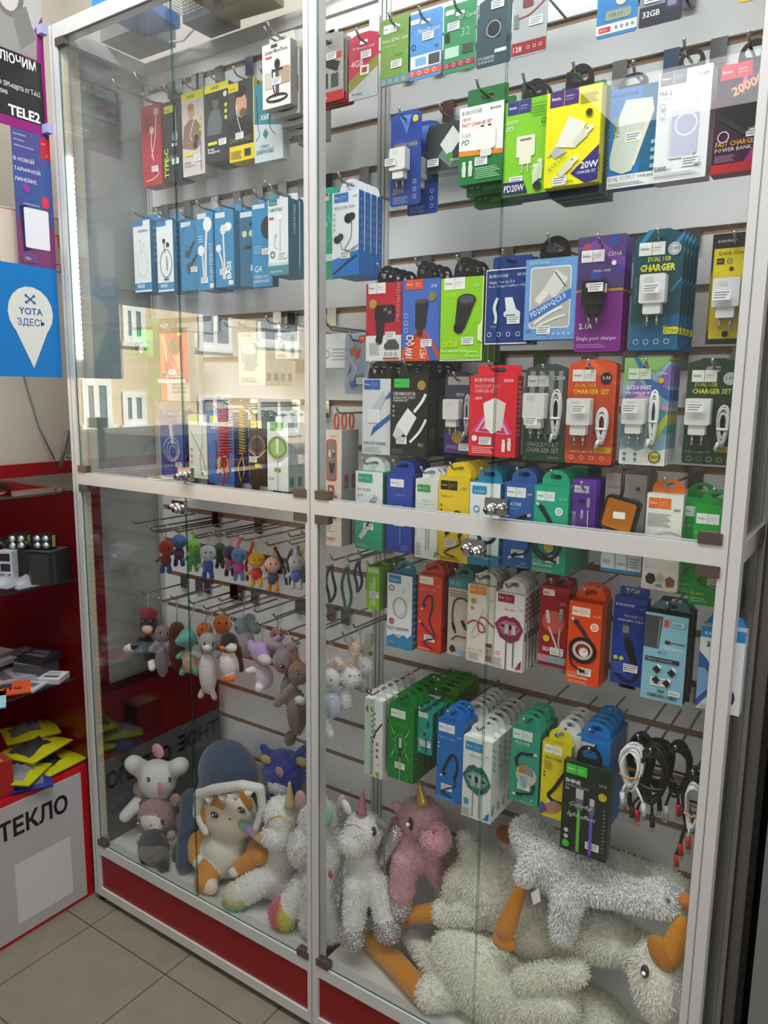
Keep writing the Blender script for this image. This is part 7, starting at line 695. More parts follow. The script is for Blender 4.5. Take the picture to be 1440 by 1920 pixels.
plush('cat_toy','big orange and white plush cat under a navy hood','plush toy',(0.4274, 0.1, 0.1423),[('e', (0.0061, 0.01, 0.222), (0.0842, 0.058, 0.0745), 'e6dccb', 0), ('e', (-0.009, 0.01, 0.1061), (0.07, 0.0588, 0.07), 'e2ddd2', 0), ('k', (-0.1032, 0.0, 0.0992), 0.0301, (-0.0707, -0.03, 0.0891), 0.0266, 'd48a2c'), ('e', (-0.0499, -0.04, 0.0828), (0.0236, 0.0194, 0.0222), 'e8e2d8', 0), ('k', (0.0985, 0.01, 0.1543), 0.0243, (0.1356, -0.01, 0.1573), 0.0225, 'd48a2c'), ('k', (-0.0179, -0.037, 0.0724), 0.0359, (-0.0089, -0.064, 0.0614), 0.0299, 'd48a2c'), ('e', (0.0069, -0.068, 0.0583), (0.0311, 0.0189, 0.0217), 'ead9c4', 0), ('k', (0.0805, -0.02, 0.1166), 0.0215, (0.1081, -0.01, 0.1394), 0.0241, 'd48a2c'), ('e', (0.0684, -0.04, 0.1025), (0.0161, 0.0121, 0.0134), 'ead9c4', 0)],0.005,0,0.004,[('blob', 'hood', [('e', (-0.0259, 0.04, 0.3024), (0.0925, 0.0645, 0.0925), '25405c', 0), ('e', (-0.0443, 0.05, 0.2265), (0.0996, 0.0569, 0.0783), '25405c', 0), ('k', (-0.1808, 0.05, 0.1731), 0.0326, (-0.1116, -0.044, 0.0578), 0.0226, '25405c'), ('e', (-0.1635, -0.019, 0.0553), (0.0203, 0.0145, 0.0435), '25405c', 15)], 0.005, 0, 0.01), ('blob', 'hood_brim', [('k', (-0.0467, -0.045, 0.278), 0.0136, (0.0194, -0.055, 0.3188), 0.0133, 'e9e6df'), ('k', (0.0194, -0.055, 0.3188), 0.0133, (0.121, -0.055, 0.3629), 0.0128, 'e9e6df'), ('k', (0.121, -0.055, 0.3629), 0.0128, (0.1546, -0.03, 0.354), 0.0116, 'e9e6df'), ('k', (-0.0426, -0.045, 0.2823), 0.0136, (-0.0585, -0.04, 0.2198), 0.0124, 'e9e6df'), ('k', (-0.0585, -0.04, 0.2198), 0.0124, (-0.0285, -0.04, 0.1782), 0.0096, 'e9e6df'), ('k', (0.1546, -0.03, 0.354), 0.0116, (0.1559, -0.025, 0.3006), 0.0103, 'e9e6df'), ('k', (0.1559, -0.025, 0.3006), 0.0103, (0.1384, -0.03, 0.2449), 0.0091, 'e9e6df')], 0.0035, 0, 0.01), ('ball', 'forehead_patch', (0.0028, -0.0355, 0.268), (0.0364, 0.0039, 0.0243), 'd08a2a', 0.8, -10), ('ball', 'forehead_patch', (0.0613, 0.0037, 0.2777), (0.0364, 0.0039, 0.0243), 'd08a2a', 0.8, 10), ('ball', 'cheek_patch', (-0.0335, -0.0412, 0.2216), (0.0109, 0.0033, 0.0219), 'd8943a', 0.8, 0), ('cone', 'brim_point', (0.0033, -0.055, 0.2905), 0.011, (-0.0029, -0.05, 0.2658), 0.0012, 'eeebe4'), ('cone', 'brim_point', (0.0528, -0.055, 0.3113), 0.011, (0.0468, -0.05, 0.287), 0.0012, 'eeebe4'), ('cone', 'brim_point', (0.0971, -0.055, 0.333), 0.011, (0.0915, -0.05, 0.3091), 0.0012, 'eeebe4'), ('cone', 'brim_point', (0.1401, -0.055, 0.3526), 0.011, (0.1347, -0.05, 0.3292), 0.0012, 'eeebe4'), ('eye', 'eye', (0.0108, -0.0457, 0.2422), (0.0134, 0.0067, 0.0081), '263234'), ('eye', 'eye', (0.0711, -0.0124, 0.2597), (0.0134, 0.0067, 0.008), '263234'), ('ball', 'nose', (0.0545, -0.0352, 0.2406), (0.0047, 0.0011, 0.0027), '7a3a28', 0.8, 0)],None,4)
plush('rabbit_toy','white plush rabbit with broad drooping ears, left corner','plush toy',(0.0423, 0.19, 0.1238),[('e', (0.0588, -0.039, 0.2089), (0.0615, 0.0523, 0.0554), 'd8d6d2', 0), ('k', (0.0291, -0.061, 0.2341), 0.0261, (0.0278, -0.095, 0.2696), 0.0257, 'dddbd6'), ('k', (0.0828, -0.01, 0.2283), 0.0262, (0.1368, -0.02, 0.264), 0.0257, 'dddbd6'), ('e', (0.0634, -0.047, 0.1145), (0.0586, 0.0524, 0.0694), '2a2a2c', 0), ('k', (0.0214, -0.074, 0.1466), 0.0185, (0.0232, -0.126, 0.123), 0.0181, 'd8d6d2')],0.005,0,0.004,[('eye', 'eye', (0.0766, -0.0842, 0.2316), (0.0075, 0.0038, 0.0075), '0c0c0e'), ('eye', 'eye', (0.1172, -0.0431, 0.2259), (0.0076, 0.0038, 0.0076), '0c0c0e'), ('ball', 'nose', (0.106, -0.0719, 0.216), (0.006, 0.0018, 0.0045), 'c88a90', 0.8, 0), ('ball', 'hair_bow', (0.0421, -0.02, 0.2815), (0.0248, 0.0093, 0.0217), 'd89aa4', 0.8, 0), ('ball', 'carton_tag', (0.1055, -0.07, 0.2085), (0.021, 0.0045, 0.0195), 'd08aa4', 0.8, 0)],None,4)
plush('bear_toy','brownish pink plush bear in black striped dress, left corner','plush toy',(0.1264, 0.11, 0.0958),[('e', (0.0028, 0.01, 0.1454), (0.0577, 0.0456, 0.0547), 'a88078', 0), ('e', (0.0192, -0.02, 0.1482), (0.0434, 0.0209, 0.0254), 'e4ddd6', 0), ('e', (-0.0583, 0.006, 0.2092), (0.0245, 0.0153, 0.023), 'b08a82', 0), ('e', (0.0655, 0.03, 0.2061), (0.018, 0.0135, 0.018), 'a88078', 0), ('e', (0.0739, -0.059, 0.1098), (0.048, 0.0349, 0.0495), '2b2a2c', 0), ('e', (-0.0071, -0.038, 0.0975), (0.015, 0.012, 0.0135), 'ccc6c0', 0), ('e', (0.0908, -0.01, 0.1284), (0.0148, 0.0118, 0.0133), 'b89a94', 0), ('k', (0.0747, -0.084, 0.0842), 0.0159, (0.0738, -0.084, 0.068), 0.0159, '1d1d1f'), ('k', (0.1259, -0.072, 0.0974), 0.0157, (0.1425, -0.084, 0.0997), 0.0156, '1d1d1f')],0.0045,5000,0.005,[('blob', 'skirt', [('e', (0.0899, -0.072, 0.1102), (0.0476, 0.0346, 0.0288), '6e6a66', 0)], 0.004, 0, 0.01), ('eye', 'eye', (-0.0116, -0.0341, 0.1412), (0.0075, 0.0037, 0.0105), '0c0c0e'), ('eye', 'eye', (0.0579, -0.0145, 0.1575), (0.0074, 0.0037, 0.0104), '0c0c0e'), ('ball', 'nose', (0.0394, -0.038, 0.1532), (0.003, 0.0012, 0.003), '7a5048', 0.8, 0), ('ball', 'lace_trim', (-0.0839, -0.02, 0.0293), (0.0279, 0.0217, 0.0093), '3a3a3c', 0.8, 50), ('ball', 'pearl', (0.038, -0.035, 0.1141), (0.0037, 0.0037, 0.0037), 'e8e8e8', 0.2, 0)],None,4)
plush('bear_toy','royal blue plush bear with gold bows behind unicorn','plush toy',(0.5328, 0.2, 0.3573),[('e', (0.0106, 0.0, 0.1155), (0.0606, 0.0468, 0.0551), '1c3fa8', 0), ('k', (-0.0407, 0.0, 0.1371), 0.0181, (-0.0647, 0.0, 0.1629), 0.007, '1c3fa8'), ('k', (0.0596, 0.0, 0.167), 0.0176, (0.0808, 0.0, 0.202), 0.008, '1c3fa8'), ('e', (-0.0088, 0.01, 0.0073), (0.0477, 0.0421, 0.0561), '1c3fa8', 0), ('e', (0.0224, -0.04, 0.0888), (0.0325, 0.0135, 0.0176), 'd8d8dc', 0)],0.005,3000,0.006,[('ball', 'bow', (-0.0165, -0.04, 0.1553), (0.0177, 0.0068, 0.0122), 'c0a860', 0.8, 0), ('ball', 'bow', (0.1022, -0.04, 0.1853), (0.017, 0.0066, 0.0118), 'c0a860', 0.8, 0), ('ball', 'round_patch', (0.0309, -0.0408, 0.1354), (0.0148, 0.003, 0.0148), 'd090a0', 0.8, 0)],None,4)
plush('plush_keychain','black plush dog fob with red cap and white paws','keychain',(0.1079, 0.13, 0.6854),[('e', (0.0069, 0.0, 0.1183), (0.0308, 0.0262, 0.0308), '26252a', 0), ('e', (0.0026, 0.0, 0.0439), (0.0222, 0.0199, 0.0414), '141416', 0), ('k', (-0.0049, 0.0, 0.1466), 0.0176, (0.0244, 0.0, 0.1518), 0.016, '8a1c26'), ('k', (-0.0126, -0.01, 0.0713), 0.0103, (-0.0448, -0.02, 0.0444), 0.0089, '141416'), ('k', (-0.0472, -0.02, 0.0439), 0.0134, (-0.0591, -0.02, 0.0383), 0.0134, 'e0e0dc'), ('k', (0.0142, 0.0, 0.0124), 0.0103, (0.0281, -0.01, 0.0), 0.0103, 'e8e6e0'), ('e', (0.0269, -0.02, 0.1107), (0.0174, 0.0116, 0.0116), 'd8b09a', 0)],0.0035,0,0.004,[('eye', 'eye', (0.0161, -0.0209, 0.1344), (0.0043, 0.0022, 0.0043), '0c0c0e'), ('eye', 'eye', (0.0321, -0.0071, 0.1339), (0.0044, 0.0022, 0.0044), '0c0c0e'), ('tube', 'key_chain', [(0.0076, 0.0, 0.2061), (0.008, 0.0, 0.1752), (0.0084, 0.0, 0.1441)], 0.0016, 'b8bcc0', 0), ('ring', 'key_ring', (0.0076, 0.0, 0.1981), 0.009, 0.0009, 'b8bcc0')],'plush key fobs on the hooks',3)
hook(0.1155,0.8915,0.1100,'chrome hook holding the black plush dog fob with red cap and white paws',min(g for g in GZ if g > 0.9015))
plush('plush_keychain','mauve ribbed plush mouse fob beside the black dog','keychain',(0.1519, 0.14, 0.6518),[('e', (0.0113, 0.0, 0.1311), (0.0248, 0.021, 0.0248), '8a7878', 0), ('e', (0.0028, 0.0, 0.0531), (0.0191, 0.0172, 0.0499), '7d7078', 0), ('k', (-0.0145, 0.0, 0.1413), 0.0103, (-0.0229, 0.0, 0.1489), 0.0088, '8a7878'), ('k', (0.0001, -0.01, 0.1059), 0.0102, (-0.0152, -0.02, 0.0858), 0.0088, '948488')],0.0035,0,0.004,[('eye', 'eye', (0.0203, -0.0179, 0.1407), (0.0037, 0.0019, 0.0037), '0c0c0e'), ('eye', 'eye', (0.0342, -0.0062, 0.1373), (0.0038, 0.0019, 0.0038), '0c0c0e'), ('tube', 'key_chain', [(0.025, 0.0, 0.2282), (0.0187, -0.0, 0.1902), (0.0124, 0.0, 0.1519)], 0.0016, 'b8bcc0', 0), ('ring', 'key_ring', (0.025, 0.0, 0.2202), 0.009, 0.0009, 'b8bcc0')],'plush key fobs on the hooks',3)
hook(0.1770,0.8800,0.1200,'chrome hook holding the mauve ribbed plush mouse fob beside the black dog',min(g for g in GZ if g > 0.8900))
plush('plush_keychain','shaggy brown plush fob with long fur','keychain',(0.2005, 0.15, 0.6813),[('e', (0.0078, 0.0, 0.1198), (0.0202, 0.0172, 0.0202), '6a3a22', 0), ('e', (0.0028, 0.0, 0.0585), (0.0218, 0.0196, 0.0551), '5a2e1a', 0)],0.0035,2500,0.004,[('tube', 'key_chain', [(0.012, -0.0, 0.2068), (0.0103, 0.0, 0.1719), (0.0086, 0.0, 0.1367)], 0.0016, 'b8bcc0', 0), ('ring', 'key_ring', (0.012, -0.0, 0.1988), 0.009, 0.0009, 'b8bcc0')],'plush key fobs on the hooks',3)
hook(0.2125,0.8881,0.1300,'chrome hook holding the shaggy brown plush fob with long fur',min(g for g in GZ if g > 0.8981))
plush('plush_keychain','teal plush dinosaur fob with sandy belly','keychain',(0.2881, 0.12, 0.7017),[('e', (-0.004, 0.0, 0.0972), (0.0265, 0.0225, 0.0265), '5aa898', 0), ('e', (0.0015, 0.0, 0.0356), (0.021, 0.0189, 0.0336), 'b8a07a', 0), ('k', (0.0075, -0.01, 0.1023), 0.0166, (-0.0098, -0.02, 0.0943), 0.0139, '5aa898'), ('k', (-0.0148, -0.01, 0.057), 0.0084, (-0.0202, -0.02, 0.0486), 0.007, '5aa898'), ('k', (-0.0223, 0.0, 0.0083), 0.0099, (-0.0194, -0.01, 0.0017), 0.0084, '4a9888'), ('k', (0.0231, 0.0, 0.0184), 0.0098, (0.036, -0.01, 0.0143), 0.0083, '4a9888')],0.0035,0,0.004,[('eye', 'eye', (0.0033, -0.0204, 0.1057), (0.0028, 0.0014, 0.0028), '0c0c0e'), ('tube', 'key_chain', [(0.0285, 0.0, 0.1994), (0.0129, 0.0, 0.1597), (-0.003, 0.0, 0.1195)], 0.0015, 'b8bcc0', 0), ('ring', 'key_ring', (0.0285, 0.0, 0.1914), 0.009, 0.0009, 'b8bcc0')],'plush key fobs on the hooks',3)
hook(0.3166,0.9011,0.1000,'chrome hook holding the teal plush dinosaur fob with sandy belly',min(g for g in GZ if g > 0.9111))
plush('plush_keychain','orange plush fox fob behind the grey cat','keychain',(0.296, 0.17, 0.7415),[('e', (-0.0016, -0.0, 0.0664), (0.0241, 0.0205, 0.0241), 'e07a28', 0), ('e', (0.001, 0.0, 0.027), (0.0185, 0.0166, 0.0256), 'e07a28', 0)],0.0035,0,0.004,[('eye', 'eye', (0.0056, -0.0175, 0.0768), (0.0037, 0.0018, 0.0037), '0c0c0e'), ('eye', 'eye', (0.0186, -0.0071, 0.0766), (0.0037, 0.0018, 0.0037), '0c0c0e'), ('tube', 'key_chain', [(0.017, 0.0, 0.1328), (0.0081, 0.0, 0.1098), (-0.0008, 0.0, 0.0866)], 0.0015, 'b8bcc0', 0), ('ring', 'key_ring', (0.017, 0.0, 0.1248), 0.009, 0.0009, 'b8bcc0')],'plush key fobs on the hooks',3)
hook(0.3130,0.8743,0.1500,'chrome hook holding the orange plush fox fob behind the grey cat',min(g for g in GZ if g > 0.8843))
plush('plush_keychain','larger orange plush fox fob further back','keychain',(0.3276, 0.2, 0.7543),[('e', (0.0023, 0.0, 0.0717), (0.027, 0.0229, 0.027), 'e07a28', 0), ('e', (0.0009, 0.0, 0.03), (0.02, 0.018, 0.0285), 'd8c8b8', 0)],0.0035,0,0.004,[('eye', 'eye', (0.0099, -0.0204, 0.0813), (0.0037, 0.0018, 0.0037), '0c0c0e'), ('eye', 'eye', (0.0254, -0.0087, 0.0812), (0.0037, 0.0018, 0.0037), '0c0c0e'), ('tube', 'key_chain', [(0.0103, 0.0, 0.1391), (0.0067, -0.0, 0.1167), (0.003, 0.0, 0.0942)], 0.0016, 'b8bcc0', 0), ('ring', 'key_ring', (0.0103, 0.0, 0.1311), 0.009, 0.0009, 'b8bcc0')],'plush key fobs on the hooks',3)
hook(0.3379,0.8934,0.1800,'chrome hook holding the larger orange plush fox fob further back',min(g for g in GZ if g > 0.9034))
plush('plush_keychain','long grey and white plush cat fob','keychain',(0.3766, 0.1, 0.6711),[('e', (0.0052, -0.0, 0.1416), (0.0269, 0.0228, 0.0269), '9a9a9c', 0), ('e', (0.0022, -0.0, 0.0605), (0.0244, 0.0219, 0.0569), 'cfcecb', 0), ('k', (-0.0192, -0.0, 0.0083), 0.0082, (-0.0166, -0.01, -0.0021), 0.0082, 'a8a8a8'), ('k', (0.016, -0.0, 0.0139), 0.0081, (0.0232, -0.0, -0.0), 0.0081, 'a8a8a8'), ('k', (-0.0143, -0.01, 0.1053), 0.0094, (-0.0284, -0.02, 0.1109), 0.0094, '9a9490'), ('e', (0.0172, -0.015, 0.1358), (0.0133, 0.0106, 0.0106), 'dcdad6', 0)],0.0035,0,0.004,[('eye', 'eye', (0.0146, -0.021, 0.1466), (0.0046, 0.0023, 0.0046), '0c0c0e'), ('eye', 'eye', (0.0302, -0.0073, 0.146), (0.0047, 0.0023, 0.0047), '0c0c0e'), ('ball', 'nose', (0.0225, -0.0164, 0.1345), (0.0032, 0.0011, 0.0027), 'd08a98', 0.8, 0), ('tube', 'key_chain', [(0.0156, -0.0, 0.22), (0.0108, -0.0, 0.1922), (0.006, -0.0, 0.1641)], 0.0015, 'b8bcc0', 0), ('ring', 'key_ring', (0.0156, -0.0, 0.212), 0.009, 0.0009, 'b8bcc0')],'plush key fobs on the hooks',3)
hook(0.3922,0.8911,0.0800,'chrome hook holding the long grey and white plush cat fob',min(g for g in GZ if g > 0.9011))
plush('plush_keychain','black and white plush penguin fob with orange feet','keychain',(0.4647, 0.09, 0.7364),[('e', (0.001, 0.0, 0.0961), (0.0261, 0.0222, 0.0261), '1d1e22', 0), ('e', (0.0012, 0.0, 0.0416), (0.0249, 0.0224, 0.0393), 'e2e0dc', 0), ('k', (0.0232, 0.01, 0.0842), 0.0078, (0.0208, 0.02, 0.026), 0.0079, '1d1e22'), ('k', (-0.0152, -0.01, 0.0684), 0.0065, (-0.0285, -0.01, 0.056), 0.0053, '8a8080'), ('k', (-0.008, -0.01, 0.0055), 0.0092, (0.0214, -0.01, 0.0123), 0.0091, 'e8742a'), ('e', (0.0182, -0.01, 0.0903), (0.0181, 0.0116, 0.0116), 'd8d4ce', 0)],0.0035,0,0.004,[('eye', 'eye', (0.0247, -0.0092, 0.0954), (0.0028, 0.0014, 0.0028), '0c0c0e'), ('ball', 'beak', (0.0007, -0.0212, 0.0885), (0.009, 0.0046, 0.0058), 'e8742a', 0.8, 0), ('tube', 'key_chain', [(0.0068, 0.0, 0.1687), (0.0042, 0.0, 0.1434), (0.0016, 0.0, 0.1179)], 0.0014, 'b8bcc0', 0), ('ring', 'key_ring', (0.0068, 0.0, 0.1607), 0.009, 0.0009, 'b8bcc0')],'plush key fobs on the hooks',3)
hook(0.4715,0.9051,0.0700,'chrome hook holding the black and white plush penguin fob with orange feet',min(g for g in GZ if g > 0.9151))
plush('plush_keychain','pale blue plush elephant fob behind the penguin','keychain',(0.4454, 0.17, 0.7662),[('e', (-0.0112, 0.0, 0.0801), (0.0245, 0.0208, 0.0245), '9ab4c0', 0), ('e', (0.001, 0.0, 0.04), (0.0231, 0.0208, 0.0381), 'c8c8ca', 0), ('k', (0.0234, -0.01, 0.1101), 0.0147, (0.0543, -0.02, 0.0909), 0.0132, '8a9498')],0.0035,0,0.004,[('eye', 'eye', (-0.0131, -0.0207, 0.081), (0.0035, 0.0018, 0.0035), '0c0c0e'), ('tube', 'key_chain', [(0.0001, 0.0, 0.1592), (-0.0053, 0.0, 0.13), (-0.0106, 0.0, 0.1005)], 0.0015, 'b8bcc0', 0), ('ring', 'key_ring', (0.0001, 0.0, 0.1512), 0.009, 0.0009, 'b8bcc0')],'plush key fobs on the hooks',3)
hook(0.4455,0.9254,0.1500,'chrome hook holding the pale blue plush elephant fob behind the penguin',min(g for g in GZ if g > 0.9354))
plush('plush_keychain','lilac hooded plush rabbit fob','keychain',(0.5817, 0.09, 0.7384),[('e', (-0.0051, 0.0, 0.0904), (0.029, 0.0246, 0.029), 'a890c0', 0), ('e', (0.0006, 0.0, 0.0321), (0.0228, 0.0205, 0.0303), 'c4bcc8', 0), ('k', (-0.0342, 0.0, 0.0975), 0.014, (-0.0426, 0.0, 0.1077), 0.0089, 'a890c0'), ('k', (0.0223, 0.0, 0.1183), 0.0125, (0.0458, 0.0, 0.1385), 0.0074, '9a84b4'), ('k', (-0.0239, -0.01, 0.0496), 0.0089, (-0.0317, -0.02, 0.047), 0.0088, 'd8d4dc'), ('k', (-0.0041, -0.01, 0.0144), 0.0114, (0.0019, -0.02, 0.0125), 0.0113, 'dcd8dc'), ('e', (0.0218, -0.02, 0.0851), (0.0198, 0.0124, 0.0124), 'c8c0c0', 0)],0.0035,0,0.004,[('eye', 'eye', (0.0093, -0.0193, 0.0796), (0.0025, 0.0012, 0.0025), '0c0c0e'), ('eye', 'eye', (0.0214, -0.0052, 0.0806), (0.0025, 0.0012, 0.0025), '0c0c0e'), ('tube', 'key_chain', [(-0.0038, 0.0, 0.1626), (-0.0042, 0.0, 0.1386), (-0.0047, 0.0, 0.1146)], 0.0014, 'b8bcc0', 0), ('ring', 'key_ring', (-0.0038, 0.0, 0.1546), 0.009, 0.0009, 'b8bcc0')],'plush key fobs on the hooks',3)
hook(0.5779,0.9010,0.0700,'chrome hook holding the lilac hooded plush rabbit fob',min(g for g in GZ if g > 0.9110))
plush('plush_keychain','dusty pink plush rabbit fob behind the lilac one','keychain',(0.5385, 0.18, 0.7874),[('e', (0.0044, 0.0, 0.0563), (0.0199, 0.0169, 0.0199), 'c8909c', 0), ('e', (0.0004, 0.0, 0.0251), (0.0173, 0.0156, 0.0239), 'c8909c', 0)],0.0035,0,0.004,[('eye', 'eye', (0.0083, -0.016, 0.0614), (0.0034, 0.0017, 0.0034), '0c0c0e'), ('eye', 'eye', (0.0215, -0.0073, 0.0616), (0.0034, 0.0017, 0.0034), '0c0c0e'), ('tube', 'key_chain', [(0.0086, 0.0, 0.1051), (0.0066, 0.0, 0.089), (0.0046, 0.0, 0.0729)], 0.0014, 'b8bcc0', 0), ('ring', 'key_ring', (0.0086, 0.0, 0.0971), 0.009, 0.0009, 'b8bcc0')],'plush key fobs on the hooks',3)
hook(0.5471,0.8925,0.1600,'chrome hook holding the dusty pink plush rabbit fob behind the lilac one',min(g for g in GZ if g > 0.9025))
plush('plush_keychain','grey plush rabbit fob with long lashes','keychain',(0.6551, 0.09, 0.73),[('e', (-0.0087, 0.0, 0.0942), (0.0296, 0.0252, 0.0296), '74767a', 0), ('e', (0.0004, 0.0, 0.0314), (0.0198, 0.0178, 0.0297), '6a6c70', 0), ('k', (-0.023, 0.0, 0.1273), 0.0111, (-0.0419, -0.01, 0.1314), 0.0099, '84868a'), ('k', (0.0008, 0.01, 0.1293), 0.0111, (0.0186, 0.01, 0.1419), 0.0086, '84868a')],0.0035,0,0.004,[('eye', 'eye', (0.0034, -0.0229, 0.0923), (0.0061, 0.003, 0.0061), '0c0c0e'), ('tube', 'key_chain', [(-0.0046, 0.0, 0.1655), (-0.0065, 0.0, 0.1423), (-0.0084, 0.0, 0.119)], 0.0013, 'b8bcc0', 0), ('ring', 'key_ring', (-0.0046, 0.0, 0.1575), 0.009, 0.0009, 'b8bcc0')],'plush key fobs on the hooks',3)
hook(0.6505,0.8955,0.0700,'chrome hook holding the grey plush rabbit fob with long lashes',min(g for g in GZ if g > 0.9055))
plush('plush_keychain','big brown plush rabbit fob by the centre post','keychain',(0.6905, 0.08, 0.6554),[('e', (0.0076, 0.0, 0.1553), (0.0266, 0.0226, 0.0266), '7e6a5a', 0), ('e', (0.0005, 0.0, 0.06), (0.0244, 0.022, 0.0562), '7e6a5a', 0), ('k', (-0.0016, 0.0, 0.1811), 0.0097, (-0.0108, 0.0, 0.2107), 0.0109, '8a7664'), ('k', (-0.0047, -0.01, 0.12), 0.0121, (-0.0414, -0.02, 0.0784), 0.011, '8a7664'), ('k', (0.0226, -0.02, 0.1022), 0.0096, (0.032, -0.02, 0.102), 0.0095, 'd0cdc8'), ('k', (-0.0194, 0.0, -0.0041), 0.0136, (-0.0228, 0.0, -0.0156), 0.0136, '6a5648')],0.0035,1500,0.004,[('eye', 'eye', (0.0189, -0.0187, 0.165), (0.0036, 0.0018, 0.0036), '0c0c0e'), ('tube', 'key_chain', [(0.0036, 0.0, 0.2325), (0.0057, 0.0, 0.2051), (0.0078, 0.0, 0.1776)], 0.0013, 'b8bcc0', 0), ('ring', 'key_ring', (0.0036, 0.0, 0.2245), 0.009, 0.0009, 'b8bcc0')],'plush key fobs on the hooks',3)
hook(0.6941,0.8879,0.0600,'chrome hook holding the big brown plush rabbit fob by the centre post',min(g for g in GZ if g > 0.8979))
plush('plush_keychain','white plush rabbit fob in blue flowered dress','keychain',(0.7992, 0.07, 0.7335),[('e', (-0.0016, 0.0, 0.0932), (0.0232, 0.0198, 0.0232), 'e6e6e6', 0), ('e', (-0.0, 0.0, 0.0322), (0.0222, 0.02, 0.0304), 'c8d2e4', 0), ('k', (-0.0104, 0.0, 0.1217), 0.0093, (0.0144, 0.0, 0.1356), 0.0092, 'e0c8b8'), ('k', (0.0144, 0.0, 0.1356), 0.0092, (0.0274, 0.0, 0.1288), 0.0069, 'e0c8b8'), ('k', (-0.0089, 0.0, 0.0051), 0.0094, (-0.0055, -0.01, -0.0338), 0.0106, 'e4e4e4'), ('k', (0.0049, -0.01, -0.0309), 0.0082, (-0.007, -0.01, -0.0429), 0.0094, 'ececec')],0.0035,1200,0.004,[('eye', 'eye', (0.0112, -0.0164, 0.0954), (0.0025, 0.0013, 0.0025), '0c0c0e'), ('tube', 'key_chain', [(-0.0075, 0.0, 0.1708), (-0.0045, 0.0, 0.1418), (-0.0016, 0.0, 0.1127)], 0.0013, 'b8bcc0', 0), ('ring', 'key_ring', (-0.0075, 0.0, 0.1628), 0.009, 0.0009, 'b8bcc0')],'plush key fobs on the hooks',3)
hook(0.7917,0.9043,0.0500,'chrome hook holding the white plush rabbit fob in blue flowered dress',min(g for g in GZ if g > 0.9143))
plush('plush_keychain','white plush rabbit fob with upright flowered ear','keychain',(0.8251, 0.09, 0.7478),[('e', (0.0097, 0.0, 0.0835), (0.0255, 0.0217, 0.0255), 'e8e6e6', 0), ('e', (-0.0001, 0.0, 0.0297), (0.0164, 0.0147, 0.0281), 'e0dede', 0), ('k', (0.0138, 0.0, 0.1123), 0.0092, (0.0249, 0.0, 0.1543), 0.0114, 'dcc0a8')],0.0035,1200,0.004,[('eye', 'eye', (0.0337, -0.0016, 0.0919), (0.0023, 0.0011, 0.0023), '0c0c0e'), ('ball', 'nose', (0.0212, -0.0176, 0.093), (0.004, 0.0014, 0.0034), 'e08a90', 0.8, 0), ('tube', 'key_chain', [(0.002, 0.0, 0.176), (0.0058, 0.0, 0.1405), (0.0096, 0.0, 0.1048)], 0.0013, 'b8bcc0', 0), ('ring', 'key_ring', (0.002, 0.0, 0.168), 0.009, 0.0009, 'b8bcc0')],'plush key fobs on the hooks',3)
hook(0.8271,0.9239,0.0700,'chrome hook holding the white plush rabbit fob with upright flowered ear',min(g for g in GZ if g > 0.9339))
plush('plush_keychain','white plush rabbit fob with green leaf ear','keychain',(0.8394, 0.13, 0.7822),[('e', (0.0023, 0.0, 0.0626), (0.0236, 0.02, 0.0236), 'e2e0e0', 0), ('e', (-0.0002, 0.0, 0.0224), (0.0154, 0.0138, 0.0213), 'dcdada', 0), ('k', (0.005, 0.0, 0.0878), 0.007, (0.0188, 0.0, 0.1297), 0.0105, 'b8c4a8'), ('k', (-0.0301, 0.0, 0.1027), 0.0083, (-0.042, 0.0, 0.1176), 0.0095, 'c4ccb8')],0.0035,900,0.004,[('ball', 'nose', (0.013, -0.017, 0.069), (0.0035, 0.0011, 0.0028), 'd88a90', 0.8, 0), ('tube', 'key_chain', [(-0.0129, 0.0, 0.1491), (-0.0054, 0.0, 0.1157), (0.0021, 0.0, 0.0823)], 0.0013, 'b8bcc0', 0), ('ring', 'key_ring', (-0.0129, 0.0, 0.1411), 0.009, 0.0009, 'b8bcc0')],'plush key fobs on the hooks',3)
hook(0.8265,0.9313,0.1100,'chrome hook holding the white plush rabbit fob with green leaf ear',min(g for g in GZ if g > 0.9413))
plush('figure_keychain','small red capped rubber figure in blue trousers','keychain',(0.2312, 0.1, 0.967),[('e', (0.0037, -0.0, 0.0717), (0.0212, 0.0193, 0.0193), 'a8342c', 0), ('e', (0.002, -0.0, 0.038), (0.0145, 0.0145, 0.0174), '7a2a24', 0), ('k', (-0.0104, -0.0, 0.0234), 0.0058, (-0.0142, -0.0, 0.0059), 0.0068, '1f4a9a'), ('k', (0.0129, -0.0, 0.0267), 0.0058, (0.0149, -0.0, 0.0101), 0.0068, '1f4a9a'), ('k', (-0.0152, -0.0, 0.0426), 0.0049, (-0.0334, -0.0, 0.0311), 0.0049, 'a8342c')],0.0028,0,0.003,[('eye', 'eye', (0.0136, -0.0165, 0.0758), (0.0029, 0.0014, 0.0029), '0c0c0e'), ('eye', 'eye', (0.0228, -0.0075, 0.0754), (0.0029, 0.0014, 0.0029), '0c0c0e'), ('tube', 'key_chain', [(0.0067, -0.0, 0.1302), (0.0055, -0.0, 0.1075), (0.0044, -0.0, 0.0846)], 0.0015, 'c8b060', 0), ('ring', 'key_ring', (0.0067, -0.0, 0.1222), 0.009, 0.0009, 'c8b060')],'rubber key figures on the upper hooks',2)
hook(0.2379,1.0972,0.0400,'chrome hook holding the small red capped rubber figure in blue trousers',min(g for g in GZ if g > 1.1072))
